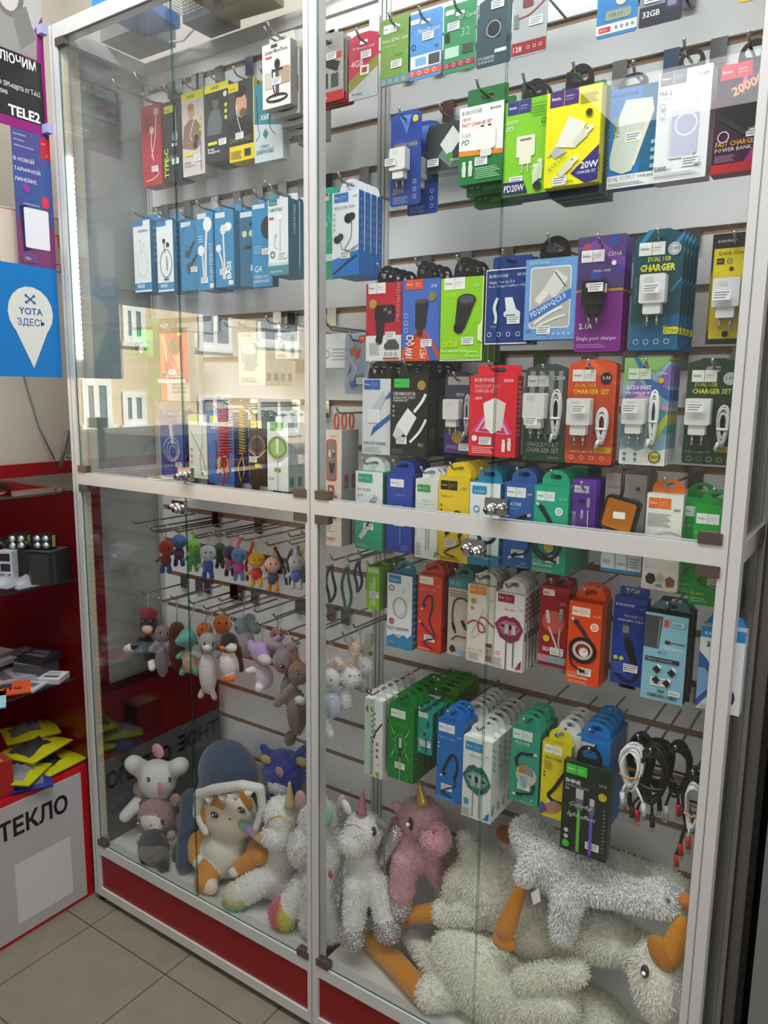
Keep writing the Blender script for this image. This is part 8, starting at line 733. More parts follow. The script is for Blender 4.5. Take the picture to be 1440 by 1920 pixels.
plush('figure_keychain','small rubber figure in blue hat and purple suit','keychain',(0.2483, 0.13, 0.9825),[('e', (0.0032, 0.0, 0.0695), (0.0206, 0.0187, 0.0187), '2a5a9a', 0), ('e', (0.0017, 0.0, 0.0368), (0.0141, 0.0141, 0.0169), '4a3050', 0), ('k', (-0.01, 0.0, 0.0227), 0.0057, (-0.0136, 0.0, 0.0058), 0.0066, '33406a'), ('k', (0.0122, 0.0, 0.0257), 0.0056, (0.0142, 0.0, 0.0097), 0.0066, '33406a'), ('k', (-0.0147, 0.0, 0.0414), 0.0047, (-0.032, 0.0, 0.0304), 0.0047, '2a5a9a')],0.0028,0,0.003,[('eye', 'eye', (0.0126, -0.0162, 0.0732), (0.0028, 0.0014, 0.0028), '0c0c0e'), ('eye', 'eye', (0.0217, -0.0076, 0.073), (0.0028, 0.0014, 0.0028), '0c0c0e'), ('tube', 'key_chain', [(0.0009, 0.0, 0.1074), (0.0024, -0.0, 0.0947), (0.0038, -0.0, 0.0819)], 0.0015, 'c8b060', 0), ('ring', 'key_ring', (0.0009, 0.0, 0.0994), 0.009, 0.0009, 'c8b060')],'rubber key figures on the upper hooks',2)
hook(0.2493,1.0900,0.0400,'chrome hook holding the small rubber figure in blue hat and purple suit',min(g for g in GZ if g > 1.1000))
plush('figure_keychain','small lime green rubber figure with teal belt','keychain',(0.3345, 0.1, 0.9868),[('e', (0.0028, 0.0, 0.067), (0.0198, 0.018, 0.018), '7ab83a', 0), ('e', (0.0015, 0.0, 0.0354), (0.0135, 0.0135, 0.0163), '4a9a6a', 0), ('k', (-0.0096, 0.0, 0.0219), 0.0054, (-0.013, 0.0, 0.0056), 0.0064, '5aa83a'), ('k', (0.0115, 0.0, 0.0248), 0.0054, (0.0135, 0.0, 0.0094), 0.0063, '5aa83a'), ('k', (-0.0141, 0.0, 0.0398), 0.0045, (-0.0305, 0.0, 0.0292), 0.0046, '7ab83a')],0.0028,0,0.003,[('eye', 'eye', (0.0114, -0.0158, 0.0707), (0.0027, 0.0013, 0.0027), '0c0c0e'), ('eye', 'eye', (0.0204, -0.0075, 0.0704), (0.0027, 0.0013, 0.0027), '0c0c0e'), ('tube', 'strap', [(0.0043, 0.0, 0.104), (0.0172, 0.004, 0.0571), (0.0194, 0.006, 0.0202)], 0.004, '5ab02a', 0), ('tube', 'key_chain', [(0.0047, 0.0, 0.1121), (0.004, 0.0, 0.0956), (0.0033, 0.0, 0.079)], 0.0015, 'c8b060', 0), ('ring', 'key_ring', (0.0047, 0.0, 0.1041), 0.009, 0.0009, 'c8b060')],'rubber key figures on the upper hooks',2)
hook(0.3391,1.0989,0.0400,'chrome hook holding the small lime green rubber figure with teal belt',min(g for g in GZ if g > 1.1089))
plush('figure_keychain','blue and white rubber robot figure','keychain',(0.3985, 0.09, 0.9787),[('e', (0.0026, 0.0, 0.0704), (0.0208, 0.0189, 0.0189), 'c8d4e0', 0), ('e', (0.0014, 0.0, 0.0373), (0.0142, 0.0142, 0.0171), '2a62b0', 0), ('k', (-0.01, 0.0, 0.0229), 0.0057, (-0.0134, 0.0, 0.0058), 0.0067, '1f4a9a'), ('k', (0.0118, 0.0, 0.0261), 0.0057, (0.0139, 0.0, 0.0099), 0.0066, '1f4a9a'), ('k', (-0.0148, 0.0, 0.0418), 0.0048, (-0.0317, 0.0, 0.0306), 0.0048, 'c8d4e0')],0.0028,0,0.003,[('eye', 'eye', (0.0113, -0.0167, 0.0744), (0.0028, 0.0014, 0.0028), '0c0c0e'), ('eye', 'eye', (0.0208, -0.0082, 0.0742), (0.0028, 0.0014, 0.0028), '0c0c0e'), ('tube', 'key_chain', [(0.0043, 0.0, 0.1184), (0.0037, 0.0, 0.1007), (0.003, 0.0, 0.083)], 0.0014, 'c8b060', 0), ('ring', 'key_ring', (0.0043, 0.0, 0.1104), 0.009, 0.0009, 'c8b060')],'rubber key figures on the upper hooks',2)
hook(0.4029,1.0971,0.0400,'chrome hook holding the blue and white rubber robot figure',min(g for g in GZ if g > 1.1071))
plush('figure_keychain','dark green rubber beast figure','keychain',(0.3983, 0.13, 0.9988),[('e', (0.0018, 0.0, 0.0542), (0.0161, 0.0146, 0.0146), '2a4a34', 0), ('e', (0.0009, 0.0, 0.0287), (0.011, 0.011, 0.0132), '1f3a2a', 0), ('k', (-0.0077, 0.0, 0.0177), 0.0044, (-0.0102, 0.0, 0.0046), 0.0051, '1f3a2a'), ('k', (0.0089, 0.0, 0.02), 0.0044, (0.0105, 0.0, 0.0075), 0.0051, '1f3a2a'), ('k', (-0.0114, 0.0, 0.0322), 0.0037, (-0.0242, 0.0, 0.0237), 0.0037, '2a4a34')],0.0028,0,0.003,[('eye', 'eye', (0.0082, -0.013, 0.0572), (0.0022, 0.0011, 0.0022), '0c0c0e'), ('eye', 'eye', (0.0158, -0.0065, 0.057), (0.0022, 0.0011, 0.0022), '0c0c0e'), ('tube', 'key_chain', [(0.0105, 0.0, 0.0928), (0.0063, 0.0, 0.0784), (0.0021, 0.0, 0.0639)], 0.0015, 'c8b060', 0), ('ring', 'key_ring', (0.0105, 0.0, 0.0848), 0.009, 0.0009, 'c8b060')],'rubber key figures on the upper hooks',2)
hook(0.4088,1.0917,0.0400,'chrome hook holding the dark green rubber beast figure',min(g for g in GZ if g > 1.1017))
plush('figure_keychain','navy and pink rubber schoolgirl figure','keychain',(0.464, 0.1, 0.9943),[('e', (0.0018, 0.0, 0.062), (0.0184, 0.0167, 0.0167), '33345a', 0), ('e', (0.001, 0.0, 0.0328), (0.0125, 0.0125, 0.0151), 'b85a80', 0), ('k', (-0.0088, 0.0, 0.0203), 0.005, (-0.0116, 0.0, 0.0052), 0.0059, '2a2a4a'), ('k', (0.01, 0.0, 0.023), 0.005, (0.0119, 0.0, 0.0087), 0.0058, '2a2a4a'), ('k', (-0.013, 0.0, 0.0369), 0.0042, (-0.0275, 0.0, 0.0271), 0.0042, '33345a')],0.0028,0,0.003,[('eye', 'eye', (0.009, -0.0149, 0.0655), (0.0025, 0.0012, 0.0025), '0c0c0e'), ('eye', 'eye', (0.0177, -0.0076, 0.0654), (0.0025, 0.0012, 0.0025), '0c0c0e'), ('tube', 'key_chain', [(0.0121, 0.0, 0.1098), (0.0071, 0.0, 0.0915), (0.0021, 0.0, 0.0731)], 0.0014, 'c8b060', 0), ('ring', 'key_ring', (0.0121, 0.0, 0.1018), 0.009, 0.0009, 'c8b060')],'rubber key figures on the upper hooks',2)
hook(0.4760,1.1041,0.0400,'chrome hook holding the navy and pink rubber schoolgirl figure',min(g for g in GZ if g > 1.1141))
plush('figure_keychain','rainbow maned blue rubber pony figure','keychain',(0.5041, 0.09, 0.9913),[('e', (0.0017, 0.0, 0.0657), (0.0194, 0.0177, 0.0177), '5a8ac0', 0), ('e', (0.0009, 0.0, 0.0348), (0.0133, 0.0133, 0.0159), 'c04a9a', 0), ('k', (-0.0093, 0.0, 0.0214), 0.0053, (-0.0122, 0.0, 0.0055), 0.0062, '5a8ac0'), ('k', (0.0104, 0.0, 0.0243), 0.0053, (0.0125, 0.0, 0.0092), 0.0062, '5a8ac0'), ('k', (-0.0137, 0.0, 0.0391), 0.0044, (-0.0289, 0.0, 0.0287), 0.0045, '5a8ac0')],0.0028,0,0.003,[('eye', 'eye', (0.0091, -0.0159, 0.0695), (0.0026, 0.0013, 0.0026), '0c0c0e'), ('eye', 'eye', (0.0184, -0.0082, 0.0694), (0.0026, 0.0013, 0.0026), '0c0c0e'), ('tube', 'strap', [(0.008, 0.0, 0.1071), (-0.0202, 0.004, 0.0511), (-0.0179, 0.006, 0.0144)], 0.0038, 'd83a8a', 0), ('tube', 'key_chain', [(0.0082, 0.0, 0.1147), (0.0051, 0.0, 0.0961), (0.002, 0.0, 0.0774)], 0.0014, 'c8b060', 0), ('ring', 'key_ring', (0.0082, 0.0, 0.1067), 0.009, 0.0009, 'c8b060')],'rubber key figures on the upper hooks',2)
hook(0.5123,1.1060,0.0400,'chrome hook holding the rainbow maned blue rubber pony figure',min(g for g in GZ if g > 1.1160))
plush('figure_keychain','yellow rubber bear figure in red shirt','keychain',(0.5705, 0.08, 0.9877),[('e', (0.0014, 0.0, 0.0687), (0.0203, 0.0185, 0.0185), 'e0b020', 0), ('e', (0.0008, 0.0, 0.0364), (0.0139, 0.0139, 0.0167), 'c8342a', 0), ('k', (-0.0096, 0.0, 0.0224), 0.0056, (-0.0125, 0.0, 0.0057), 0.0065, 'e0b020'), ('k', (0.0106, 0.0, 0.0255), 0.0055, (0.0128, 0.0, 0.0097), 0.0065, 'e0b020'), ('k', (-0.0143, 0.0, 0.0408), 0.0046, (-0.0299, 0.0, 0.0299), 0.0047, 'e0b020')],0.0028,0,0.003,[('eye', 'eye', (0.0087, -0.0167, 0.0727), (0.0027, 0.0014, 0.0027), '0c0c0e'), ('eye', 'eye', (0.0186, -0.0089, 0.0726), (0.0027, 0.0014, 0.0027), '0c0c0e'), ('tube', 'strap', [(-0.0061, 0.0, 0.1098), (-0.0367, 0.004, 0.0512), (-0.0344, 0.006, 0.0126)], 0.0037, 'b81f2c', 0), ('tube', 'key_chain', [(-0.0059, 0.0, 0.1173), (-0.0021, 0.0, 0.0991), (0.0017, 0.0, 0.081)], 0.0014, 'c8b060', 0), ('ring', 'key_ring', (-0.0059, 0.0, 0.1093), 0.009, 0.0009, 'c8b060')],'rubber key figures on the upper hooks',2)
hook(0.5645,1.1049,0.0400,'chrome hook holding the yellow rubber bear figure in red shirt',min(g for g in GZ if g > 1.1149))
plush('figure_keychain','rubber puppy figure in jeans with orange shoes','keychain',(0.6309, 0.07, 0.9895),[('e', (0.001, 0.0, 0.067), (0.0198, 0.018, 0.018), 'e0b0a0', 0), ('e', (0.0006, 0.0, 0.0355), (0.0136, 0.0136, 0.0163), '3a4a6a', 0), ('k', (-0.0094, 0.0, 0.0219), 0.0054, (-0.0121, 0.0, 0.0055), 0.0064, 'd88a20'), ('k', (0.01, 0.0, 0.0249), 0.0054, (0.0122, 0.0, 0.0094), 0.0063, 'd88a20'), ('k', (-0.0139, 0.0, 0.0398), 0.0045, (-0.0288, 0.0, 0.0292), 0.0046, 'e0b0a0')],0.0028,0,0.003,[('eye', 'eye', (0.0077, -0.0165, 0.0711), (0.0027, 0.0013, 0.0027), '0c0c0e'), ('eye', 'eye', (0.0176, -0.009, 0.071), (0.0027, 0.0013, 0.0027), '0c0c0e'), ('tube', 'strap', [(0.0065, 0.0, 0.1063), (0.0323, 0.004, 0.0597), (0.0349, 0.006, 0.0229)], 0.0036, '141416', 0), ('tube', 'key_chain', [(0.0066, 0.0, 0.1137), (0.0039, 0.0, 0.0964), (0.0012, 0.0, 0.079)], 0.0013, 'c8b060', 0), ('ring', 'key_ring', (0.0066, 0.0, 0.1057), 0.009, 0.0009, 'c8b060')],'rubber key figures on the upper hooks',2)
hook(0.6374,1.1032,0.0400,'chrome hook holding the rubber puppy figure in jeans with orange shoes',min(g for g in GZ if g > 1.1132))
plush('figure_keychain','white and blue rubber figure beside the centre post','keychain',(0.7005, 0.07, 1.0057),[('e', (0.0006, 0.0, 0.0653), (0.0193, 0.0176, 0.0176), 'c8ccd0', 0), ('e', (0.0003, 0.0, 0.0346), (0.0132, 0.0132, 0.0159), '2a5ab0', 0), ('k', (-0.0091, 0.0, 0.0214), 0.0053, (-0.0116, 0.0, 0.0055), 0.0062, 'c8ccd0'), ('k', (0.0094, 0.0, 0.0242), 0.0053, (0.0116, 0.0, 0.0091), 0.0062, 'c8ccd0'), ('k', (-0.0135, 0.0, 0.0389), 0.0044, (-0.0277, 0.0, 0.0286), 0.0045, 'c8ccd0')],0.0028,0,0.003,[('eye', 'eye', (0.0066, -0.0163, 0.0692), (0.0026, 0.0013, 0.0026), '0c0c0e'), ('eye', 'eye', (0.0165, -0.0092, 0.0692), (0.0026, 0.0013, 0.0026), '0c0c0e'), ('tube', 'strap', [(0.0039, 0.0, 0.101), (0.0154, 0.004, 0.0559), (0.0181, 0.006, 0.0198)], 0.0035, '2a4a9a', 0), ('tube', 'key_chain', [(0.004, 0.0, 0.1082), (0.0023, 0.0, 0.0926), (0.0007, 0.0, 0.077)], 0.0013, 'c8b060', 0), ('ring', 'key_ring', (0.004, 0.0, 0.1002), 0.009, 0.0009, 'c8b060')],'rubber key figures on the upper hooks',2)
hook(0.7045,1.1139,0.0400,'chrome hook holding the white and blue rubber figure beside the centre post',min(g for g in GZ if g > 1.1239))
# ================================================================ loose things
def cable_bundle(desc, x, y, z, w, h, col, n, r, plugs, seed, hk=True):
    rg = random.Random(seed); o = thing('coiled_cable', desc, 'cable', (x, y, z), 'coiled bare cables on the lowest hooks')
    b = MB()
    for k in range(n):
        f = rg.uniform(.72, 1.0); yy = rg.uniform(-.012, .012); P = []
        for i in range(22):
            a = 2*math.pi*i/22; P.append((math.cos(a)*w/2*f*(.8+.2*math.sin(a))+rg.uniform(-.001, .001), yy+.006*math.sin(a*2+k), -h/2+math.sin(a)*h/2*f))
        b.tube(P, r, col, 6, closed=True)
    b.build('cable_loops', o)
    t = MB(); t.tube([(-w*.33, -.014, -h*.62), (0, -.018, -h*.64), (w*.33, -.014, -h*.62), (w*.3, .014, -h*.62), (-w*.3, .014, -h*.62)], .0022, '3a3a3c' if col != 'e8e8e8' else 'c89060', 6, closed=True); t.build('tie', o)
    for px, pz, c in plugs:
        p = MB(); p.tube([(px*.4, -.01, -h*.8), (px*.8, -.014, pz*.9), (px, -.016, pz)], r, col, 6); p.tube([(px, -.016, pz), (px+.002, -.016, pz-.02)], .0042, c, 8); p.box(px-.003, -.018, pz-.03, px+.005, -.014, pz-.02, CHROME); p.build('plug', o)
    if hk: hook(x, z-.004, y-.03, 'chrome hook carrying the '+desc, min(g for g in GZ if g > z))
    return o
def spring_lace(desc, x, y, z, h, r, col):
    o = thing('spring_lanyard', desc, 'lanyard', (x, y, z)); b = MB(); n = 16
    P = [(r*math.cos(i*math.pi/4), r*.7*math.sin(i*math.pi/4), -h*.62*i/(n*8)) for i in range(n*8)]
    b.tube(P, .0017, M(col, .25), 5); b.build('spring', o)
    b = MB(); b.tube([(0, 0, -h*.62), (-.012, -.004, -h*.8), (-.002, -.004, -h), (.008, -.002, -h*.85), (0, 0, -h*.62)], .0015, M(col, .25), 6); b.build('loop', o); return o
def wristband(desc, x, y, z, w, h, col, seed=0):
    o = thing('wrist_strap_keychain', desc, 'keychain', (x, y, z), 'rubber wrist straps on the hooks')
    b = MB(); b.tube([(.007*math.cos(a), 0, .008+.009*math.sin(a)) for a in [i*.45 for i in range(14)]], .001, 'c8c8c8', 6, closed=True); b.build('key_ring', o)
    b = MB(); P = [(w/2*math.sin(2*math.pi*i/20)*(.6+.4*(i/10 if i < 10 else (20-i)/10)), .004*math.cos(i), -h/2+h/2*math.cos(2*math.pi*i/20)) for i in range(20)]; b.tube(P, .0032, M(col, .4), 8, closed=True); b.build('band', o); return o
def flat_box(name, desc, cat, x, y, z, w, d, h, rz, top, side, ops=(), group=None, rnd=0):
    o = thing(name, desc, cat, (x, y, z), group); o.rotation_euler.z = math.radians(rz)
    b = MB(); b.box(-w/2, -d/2, 0, w/2, d/2, h, side, [side, side, side, side, top, side]); art(b, ops, w, d, lambda u, v, e: (u-w/2, v-d/2, h+e)); b.build('carton' if h > .006 else 'card', o); return o
def pouch_flat(desc, x, y, z, w, d, rz, col, win, seed, group=None):
    o = thing('zip_pouch', desc, 'pouch', (x, y, z), group); o.rotation_euler.z = math.radians(rz); rg = random.Random(seed); n = 9; b = MB()
    V = [((i/n-.5)*w, (j/n-.5)*d, .003+.018*math.sin(math.pi*i/n)*math.sin(math.pi*j/n)*(1+rg.uniform(-.5, .5))) for i in range(n+1) for j in range(n+1)]
    Fq = [(i*(n+1)+j, (i+1)*(n+1)+j, (i+1)*(n+1)+j+1, i*(n+1)+j+1) for i in range(n) for j in range(n)]
    inner = [f for k, f in enumerate(Fq) if 2 <= k//n < n-2 and 1 <= k % n < n-3]; outer = [f for f in Fq if f not in inner]
    b.add(V, outer, M(col, .25, 0, coat=.6), True); b.add(V, inner, M(win, .12, .5), True); b.add([(v[0], v[1], 0) for v in V], Fq, col); b.build('pouch', o); return o
# ---- red corner showcase with glass shelves
SC = thing('counter_showcase', 'red backed glass showcase with white lower board left of cabinet', 'showcase', (-.02, -.6, 0))
def sb(name, x0, y0, z0, x1, y1, z1, c, lab=None): return MB().box(x0+.02, y0+.6, z0, x1+.02, y1+.6, z1, c).build(name, SC, label=lab)
sb('base_box', -.40, -1.25, .0, -.024, .012, .40, 'b3121b', 'red base box')
bd = MB(); BY = lambda y: y+.6
bd.box(-.004, BY(-1.24), .012, .0, BY(-.012), .385, 'a8a5a8')
tb = lambda p, e=.0003: (e, p[0], p[1])
bd.text('ЗАЩИТНОЕ', BY(-.68), .293, .056, '151515', tb, maxw=.36, bold=.03); bd.text('СТЕКЛО', BY(-.292), .293, .056, '151515', tb, maxw=.236, bold=.03)
bd.text('СКИДКА ДО 40%', BY(-1.15), .15, .05, '151515', tb, maxw=.5, bold=.03)
bd.text('mobilo.sk', BY(-.43), .052, .022, '151515', tb)
bd.box(.0, BY(-.215), .045, .0005, BY(-.055), .215, 'c4c2c4')
bd.build('front_board', SC, label='grey white board with black Cyrillic lettering')
sb('back_panel', -.405, -1.25, .40, -.398, .03, 1.17, M('5e080f', .3), 'glossy dark red back panel')
sb('end_panel', -.398, .02, .40, -.03, .028, 1.17, M('5e080f', .3), 'glossy dark red end panel')
for z in (.655, .93): sb('glass_shelf', -.395, -1.24, z, -.03, .018, z+.005, GLASS, 'glass shelf')
e_ = MB()
for z in (.655, .93, 1.17): e_.box(-.0095, BY(-1.24), z, -.0085, BY(.016), z+.005, M('1c2b28', .2))
e_.build('shelf_edge', SC)
sb('glass_top', -.40, -1.25, 1.17, -.028, .02, 1.176, GLASS, 'glass top')
sb('wall_strip', -.402, -1.25, 1.176, -.39, .3, 1.215, 'a01018', 'red strip along the top')
# goods on the shelves (from bottom to top)
G1 = 'yellow edged zip pouches on the lowest shelf'
pouch_flat('yellow and clear zip pouch with black charger, top of pile', -.13, -.075, .452, .13, .15, 15, 'c6c21e', '5a6068', 1, G1)
pouch_flat('yellow zip pouch lying deeper at the post', -.20, -.045, .47, .12, .14, -20, 'c6c21e', '8a8e90', 2, G1)
pouch_flat('silver foil zip pouch at the front edge of pile', -.075, -.15, .425, .11, .12, 30, 'b4b41c', 'aab0b6', 3, G1)
pouch_flat('yellow zip pouch underneath near the front board', -.10, -.06, .408, .14, .16, 5, 'b4b41c', '3a3e48', 4, G1)
pouch_flat('flattened blue and silver pouch below the yellow ones', -.06, -.13, .404, .10, .12, 60, '2a3a8a', '8a9098', 5, G1)
flat_box('carton', 'red and orange box cut by the left photo edge', 'box', -.075, -.235, .402, .07, .09, .095, 0, 'b8503a', '9a1c1c', [('r', .1, .2, .9, .8, 'd0a080')])
for k, (x, y, z, w, d, h, rz, t, s, ds) in enumerate([
    (-.30, -.14, .66, .12, .1, .03, 10, '8a7f80', '6a6062', 'brown grey boxed accessory at the back of middle shelf'),
    (-.25, -.13, .69, .12, .11, .012, 5, 'b0a8a6', '7a7272', 'thin white box on the brown grey box'),
    (-.27, -.12, .702, .11, .10, .012, 12, 'a09896', '6a6264', 'topmost thin box on middle shelf pile'),
    (-.22, -.04, .66, .10, .08, .04, 0, '3a4650', '303a44', 'blue grey box beside the dark case on middle shelf'),
    (-.13, -.045, .70, .09, .07, .018, 15, '2c2a30', '232227', 'dark square box on stacked glass coasters'),
    (-.14, -.05, .66, .09, .07, .038, 20, 'a8a8b0', '4a4a52', 'striped stack of small boxes on middle shelf'),
    (-.06, -.05, .66, .06, .06, .014, 30, 'd0d0d6', 'a8a8b0', 'small silver box by the post on middle shelf'),
    (-.08, -.105, .662, .09, .11, .006, 25, 'b9b6c2', 'a8a8b0', 'white leaflet card by the middle shelf front'),
    (-.17, -.11, .662, .12, .11, .010, -10, 'a8a4ac', '8a8690', 'crumpled white bag shaped packet on middle shelf'),
    (-.27, -.20, .662, .14, .1, .02, 0, 'b0a8aa', '8a8284', 'flat pale box near the photo edge, middle shelf')]):
    flat_box('carton' if h > .008 else 'leaflet', ds, 'box', x, y, z, w, d, h, rz, t, s, [('r', .15, .2, .85, .45, '6a6468'), ('x', .15, .55, .8, .85, 3, '88848a')])
flat_box('adapter_card', 'orange adapter card lettered OTG on the middle shelf edge', 'adapter', -.085, -.165, .6645, .11, .09, .004, 60, 'd8562e', 'b0401f', [('t', .3, .3, .2, 'OTG', '2a1a18', dict(bold=.03)), ('rr', .2, .55, .6, .85, .05, '33363a')])
flat_box('adapter_card', 'pale teal adapter card lettered USB at photo edge', 'adapter', -.05, -.24, .6645, .09, .11, .004, 60, '9cc8cc', '7aa8ac', [('t', .2, .15, .28, 'USB', '1d2a2c', dict(bold=.03))])
rc = thing('round_cable', 'round coil of grey cable on the middle shelf', 'cable', (-.21, -.185, .684)); 
b = MB()
for k in range(4): b.tube([((.05-.004*k)*math.cos(i*.3142), (.05-.004*k)*math.sin(i*.3142), .003+.003*k) for i in range(20)], .0025, '9a9096', 6, closed=True)
b.build('coil', rc)
# top shelf: head lamps and pouches
G2 = 'head torches on the upper shelf'
def head_torch(desc, x, y, z, rz):
    o = thing('head_torch', desc, 'torch', (x, y, z), G2); o.rotation_euler.z = math.radians(rz); b = MB(); b.rbox(-.024, -.02, 0, .024, .02, .038, .008, M('18191b', .35)); b.build('housing', o)
    for i in (-1, 1):
        for j in (.01, .028): l = MB(); l.tube([(i*.011, -.02, j), (i*.011, -.0235, j)], .0085, M('c8ccd0', .15, .8), 14); l.tube([(i*.011, -.0236, j), (i*.011, -.024, j)], .003, 'e8e0b0', 8); l.build('lens', o)
    l = MB(); l.box(.0245, -.012, .004, .0255, .006, .034, M('a89a50', .3)); l.build('side_light', o)
    s = MB(); s.tube([(.02*math.cos(a)-.045, .01+.03*math.sin(a), .012+.006*math.sin(a*3)) for a in [i*.3142 for i in range(20)]], .006, '22262a', 6, closed=True); s.build('strap', o); return o
head_torch('black four-lens head torch next to the left front post', -.07, -.045, 1.024, 35)
head_torch('black four-lens head torch left of its twin', -.12, -.085, 1.024, 40)
head_torch('head torch with grey strap lying on upper shelf', -.15, -.15, .937, 50)
head_torch('head torch half behind the strap pile, upper shelf', -.21, -.18, .937, 20)
flat_box('carton', 'black torch box with red buttons under the head torches', 'box', -.07, -.05, .936, .10, .075, .086, 20, '3a3b3e', '1d1f1e', [])
o = thing('battery_carton', 'open white carton with black battery windows, upper shelf', 'box', (-.13, -.10, .936)); o.rotation_euler.z = math.radians(30)
b = MB(); b.box(-.02, -.04, 0, .02, .04, .088, 'b0b2b8')
for k in range(3): b.box(-.012, -.0405, .008+.027*k, .014, -.04, .028+.027*k, '1c1e22')
b.build('carton', o)
tg_ = MB()
art(tg_, [('t', .1, .45, .12, 'MAGIC', 'c8a82a', dict(bold=.01)), ('t', .12, .3, .12, 'BEAM', 'c8a82a', dict(bold=.01)), ('c', .15, .8, .06, 'c83a2a'), ('c', .35, .78, .06, 'd84a2a'), ('r', .6, .62, .9, .72, 'c8c020')], .09, .08, lambda u, v, e: (u-.045, -e, v))
flat_box('carton', 'black box lettered with gold words by the left post', 'box', -.045, -.075, .936, .06, .05, .08, 70, '232425', '1b1c1d')
for k in range(5): pouch_flat('silver foil pouch on the upper shelf, %s from the post' % ['nearest', 'second', 'third', 'fourth', 'fifth'][k], -.07-.028*k, -.10-.04*k, .9365+.004*k, .09, .10, 20*k, '8a8c94', 'b8bcc4', 20+k, 'silver foil pouches on the upper shelf')
o = thing('gold_tree_ornament', 'small gold wire ornament on the glass shelf', 'ornament', (-.28, -.17, .937)); b = MB()
for k in range(9): b.tube([(-.012+.001*k, 0, .06+.012*k), (.012-.001*k, .004, .064+.012*k)], .0012, M('b08a3a', .3, .8), 5)
b.tube([(0, 0, 0), (0, 0, .17)], .001, M('b08a3a', .3, .8), 5); b.build('wire', o)
# tripod stand at the photo edge on top of the showcase
o = thing('phone_tripod', 'black folding phone tripod standing on the showcase top', 'tripod', (-.16, -.20, 1.178)); K_ = M('101012', .4)
b = MB(); b.tube([(0, 0, .03), (.005, .01, .16)], .011, K_, 10); b.rbox(-.02, .0, .15, .03, .035, .18, .006, K_); b.build('column', o)
for d in ((.02, .11, 0), (.06, .09, -.0), (.03, -.08, 0)): MB().tube([(0, 0, .055), (d[0], d[1], .004)], .0055, K_, 8).build('leg', o)
for d in ((.02, .11), (.06, .09)): MB().tube([(0, 0, .02), (d[0]*.9, d[1]*.9, .01)], .004, K_, 8).build('brace', o)
o = thing('folding_stool', 'grey folding frame leaning on wall behind the left post', 'stand', (-.36, .2, 1.18)); b = MB()
b.tube([(0, 0, .02), (.01, .02, .13), (.01, .09, .14), (0, .10, .02)], .006, '8c8886', 8); b.tube([(.005, .02, .05), (.005, .09, .05)], .005, '8c8886', 8); b.box(0, .02, .05, .006, .09, .13, 'a8a4a0'); b.build('frame', o)
b = MB(); b.tube([(-.415, .09, 1.75), (-.41, .1, 1.6), (-.405, .13, 1.45), (-.4, .16, 1.32), (-.39, .2, 1.22)], .0028, '8a8684', 6); tag(b.build('wall_cable'), 'thin grey cable hanging down the wall below the poster', 'cable')
# ---- posters hung beside the post
def poster(name, desc, y0, y1, z0, z1, base, build_ops, x=-.02, curl=0):
    o = thing(name, desc, 'poster', (x, y0, z0)); w, h = y1-y0, z1-z0; b = MB(); b.box(-.0008, 0, 0, 0, w, h, base); art(b, build_ops, w, h, lambda u, v, e: (e, u, v)); b.build('sheet', o); return o
poster('poster', 'black and magenta poster of hooded person with Cyrillic lettering', -.20, -.002, 2.045, 2.40, '141416',
 [('r', 0, .47, 1, 1, 'b4b3b1'), ('p', [(0, 0), (1, 0), (1, .75), (.78, .56), (.72, .47), (.95, .47), (.97, .06), (0, .06)], '8a1470'), ('r', 0, .06, .93, .46, '141416'), ('p', [(.72, .46), (1, .46), (1, .76)], '8a1470'),
  ('p', [(.15, .47), (.2, .68), (.4, .78), (.75, .78), (.92, .62), (.9, .47)], '8e8d8b'), ('c', .58, .84, .2, '6e6d6b', .3), ('c', .58, .83, .14, 'c2bfbb', .22), ('r', .5, .84, .74, .88, '2a2a2a'), ('p', [(.62, .7), (.8, .78), (.9, .6), (.7, .5)], '7a7876'),
  ('t', .1, .38, .12, 'ПОДКЛЮЧИМ', 'f0f0f0', dict(mw=.78, bold=.02)), ('t', .1, .31, .1, 'eSIM', 'd838a8', dict(mw=.2, bold=.02)), ('t', .1, .23, .07, 'Виртуальная SIM-карта от Tele2', 'e8e8e8', dict(mw=.82)), ('t', .1, .18, .07, 'для смартфона', 'e8e8e8', dict(mw=.4)), ('t', .5, .07, .13, 'TELE2', 'f4f4f4', dict(bold=.03, mw=.4))])
poster('poster', 'blue and violet tariff poster with phone drawing below the black one', -.098, .0, 1.735, 2.055, '4a4c8a',
 [('p', [(0, 0), (1, 0), (1, .35), (.4, .5), (0, .3)], '7a3a6a'), ('p', [(0, .5), (1, .3), (1, .8), (.5, .6), (0, .75)], '3c5490'), ('r', .74, .8, 1, .95, 'b81f2c'), ('t', .78, .9, .05, 'М Т', 'f4f4f4'), ('t', .88, .82, .05, 'С', 'f4f4f4'),
  ('t', .05, .92, .045, 'Ещё больше', 'e8e8f4'), ('t', .05, .88, .045, 'интернета,', 'e8e8f4'), ('t', .05, .84, .045, 'сервисов и выгоды', 'e8e8f4', dict(mw=.66)), ('t', .02, .74, .1, 'В НОВОЙ', 'f0f0f8', dict(mw=.7)), ('t', .02, .67, .1, 'ТАРИФНОЙ', 'f0f0f8', dict(mw=.86)), ('t', .02, .6, .1, 'ЛИНЕЙКЕ', 'f0f0f8', dict(mw=.75)),
  ('p', [(.1, .42), (.3, .44), (.35, .12), (.15, .1)], '22264a'), ('rr', .2, .13, .85, .42, .04, 'dfe0e8'), ('c', .3, .56, .1, '8a3a9a'), ('rr', .7, .44, .88, .52, .04, 'd8324a'), ('t', .2, .44, .045, 'Узнайте больше', 'f0f0f8', dict(mw=.5)), ('rr', .1, .02, .5, .09, .05, '6a4a7a'), ('t', .18, .04, .07, 'ГБ+', 'f0f0f8')])
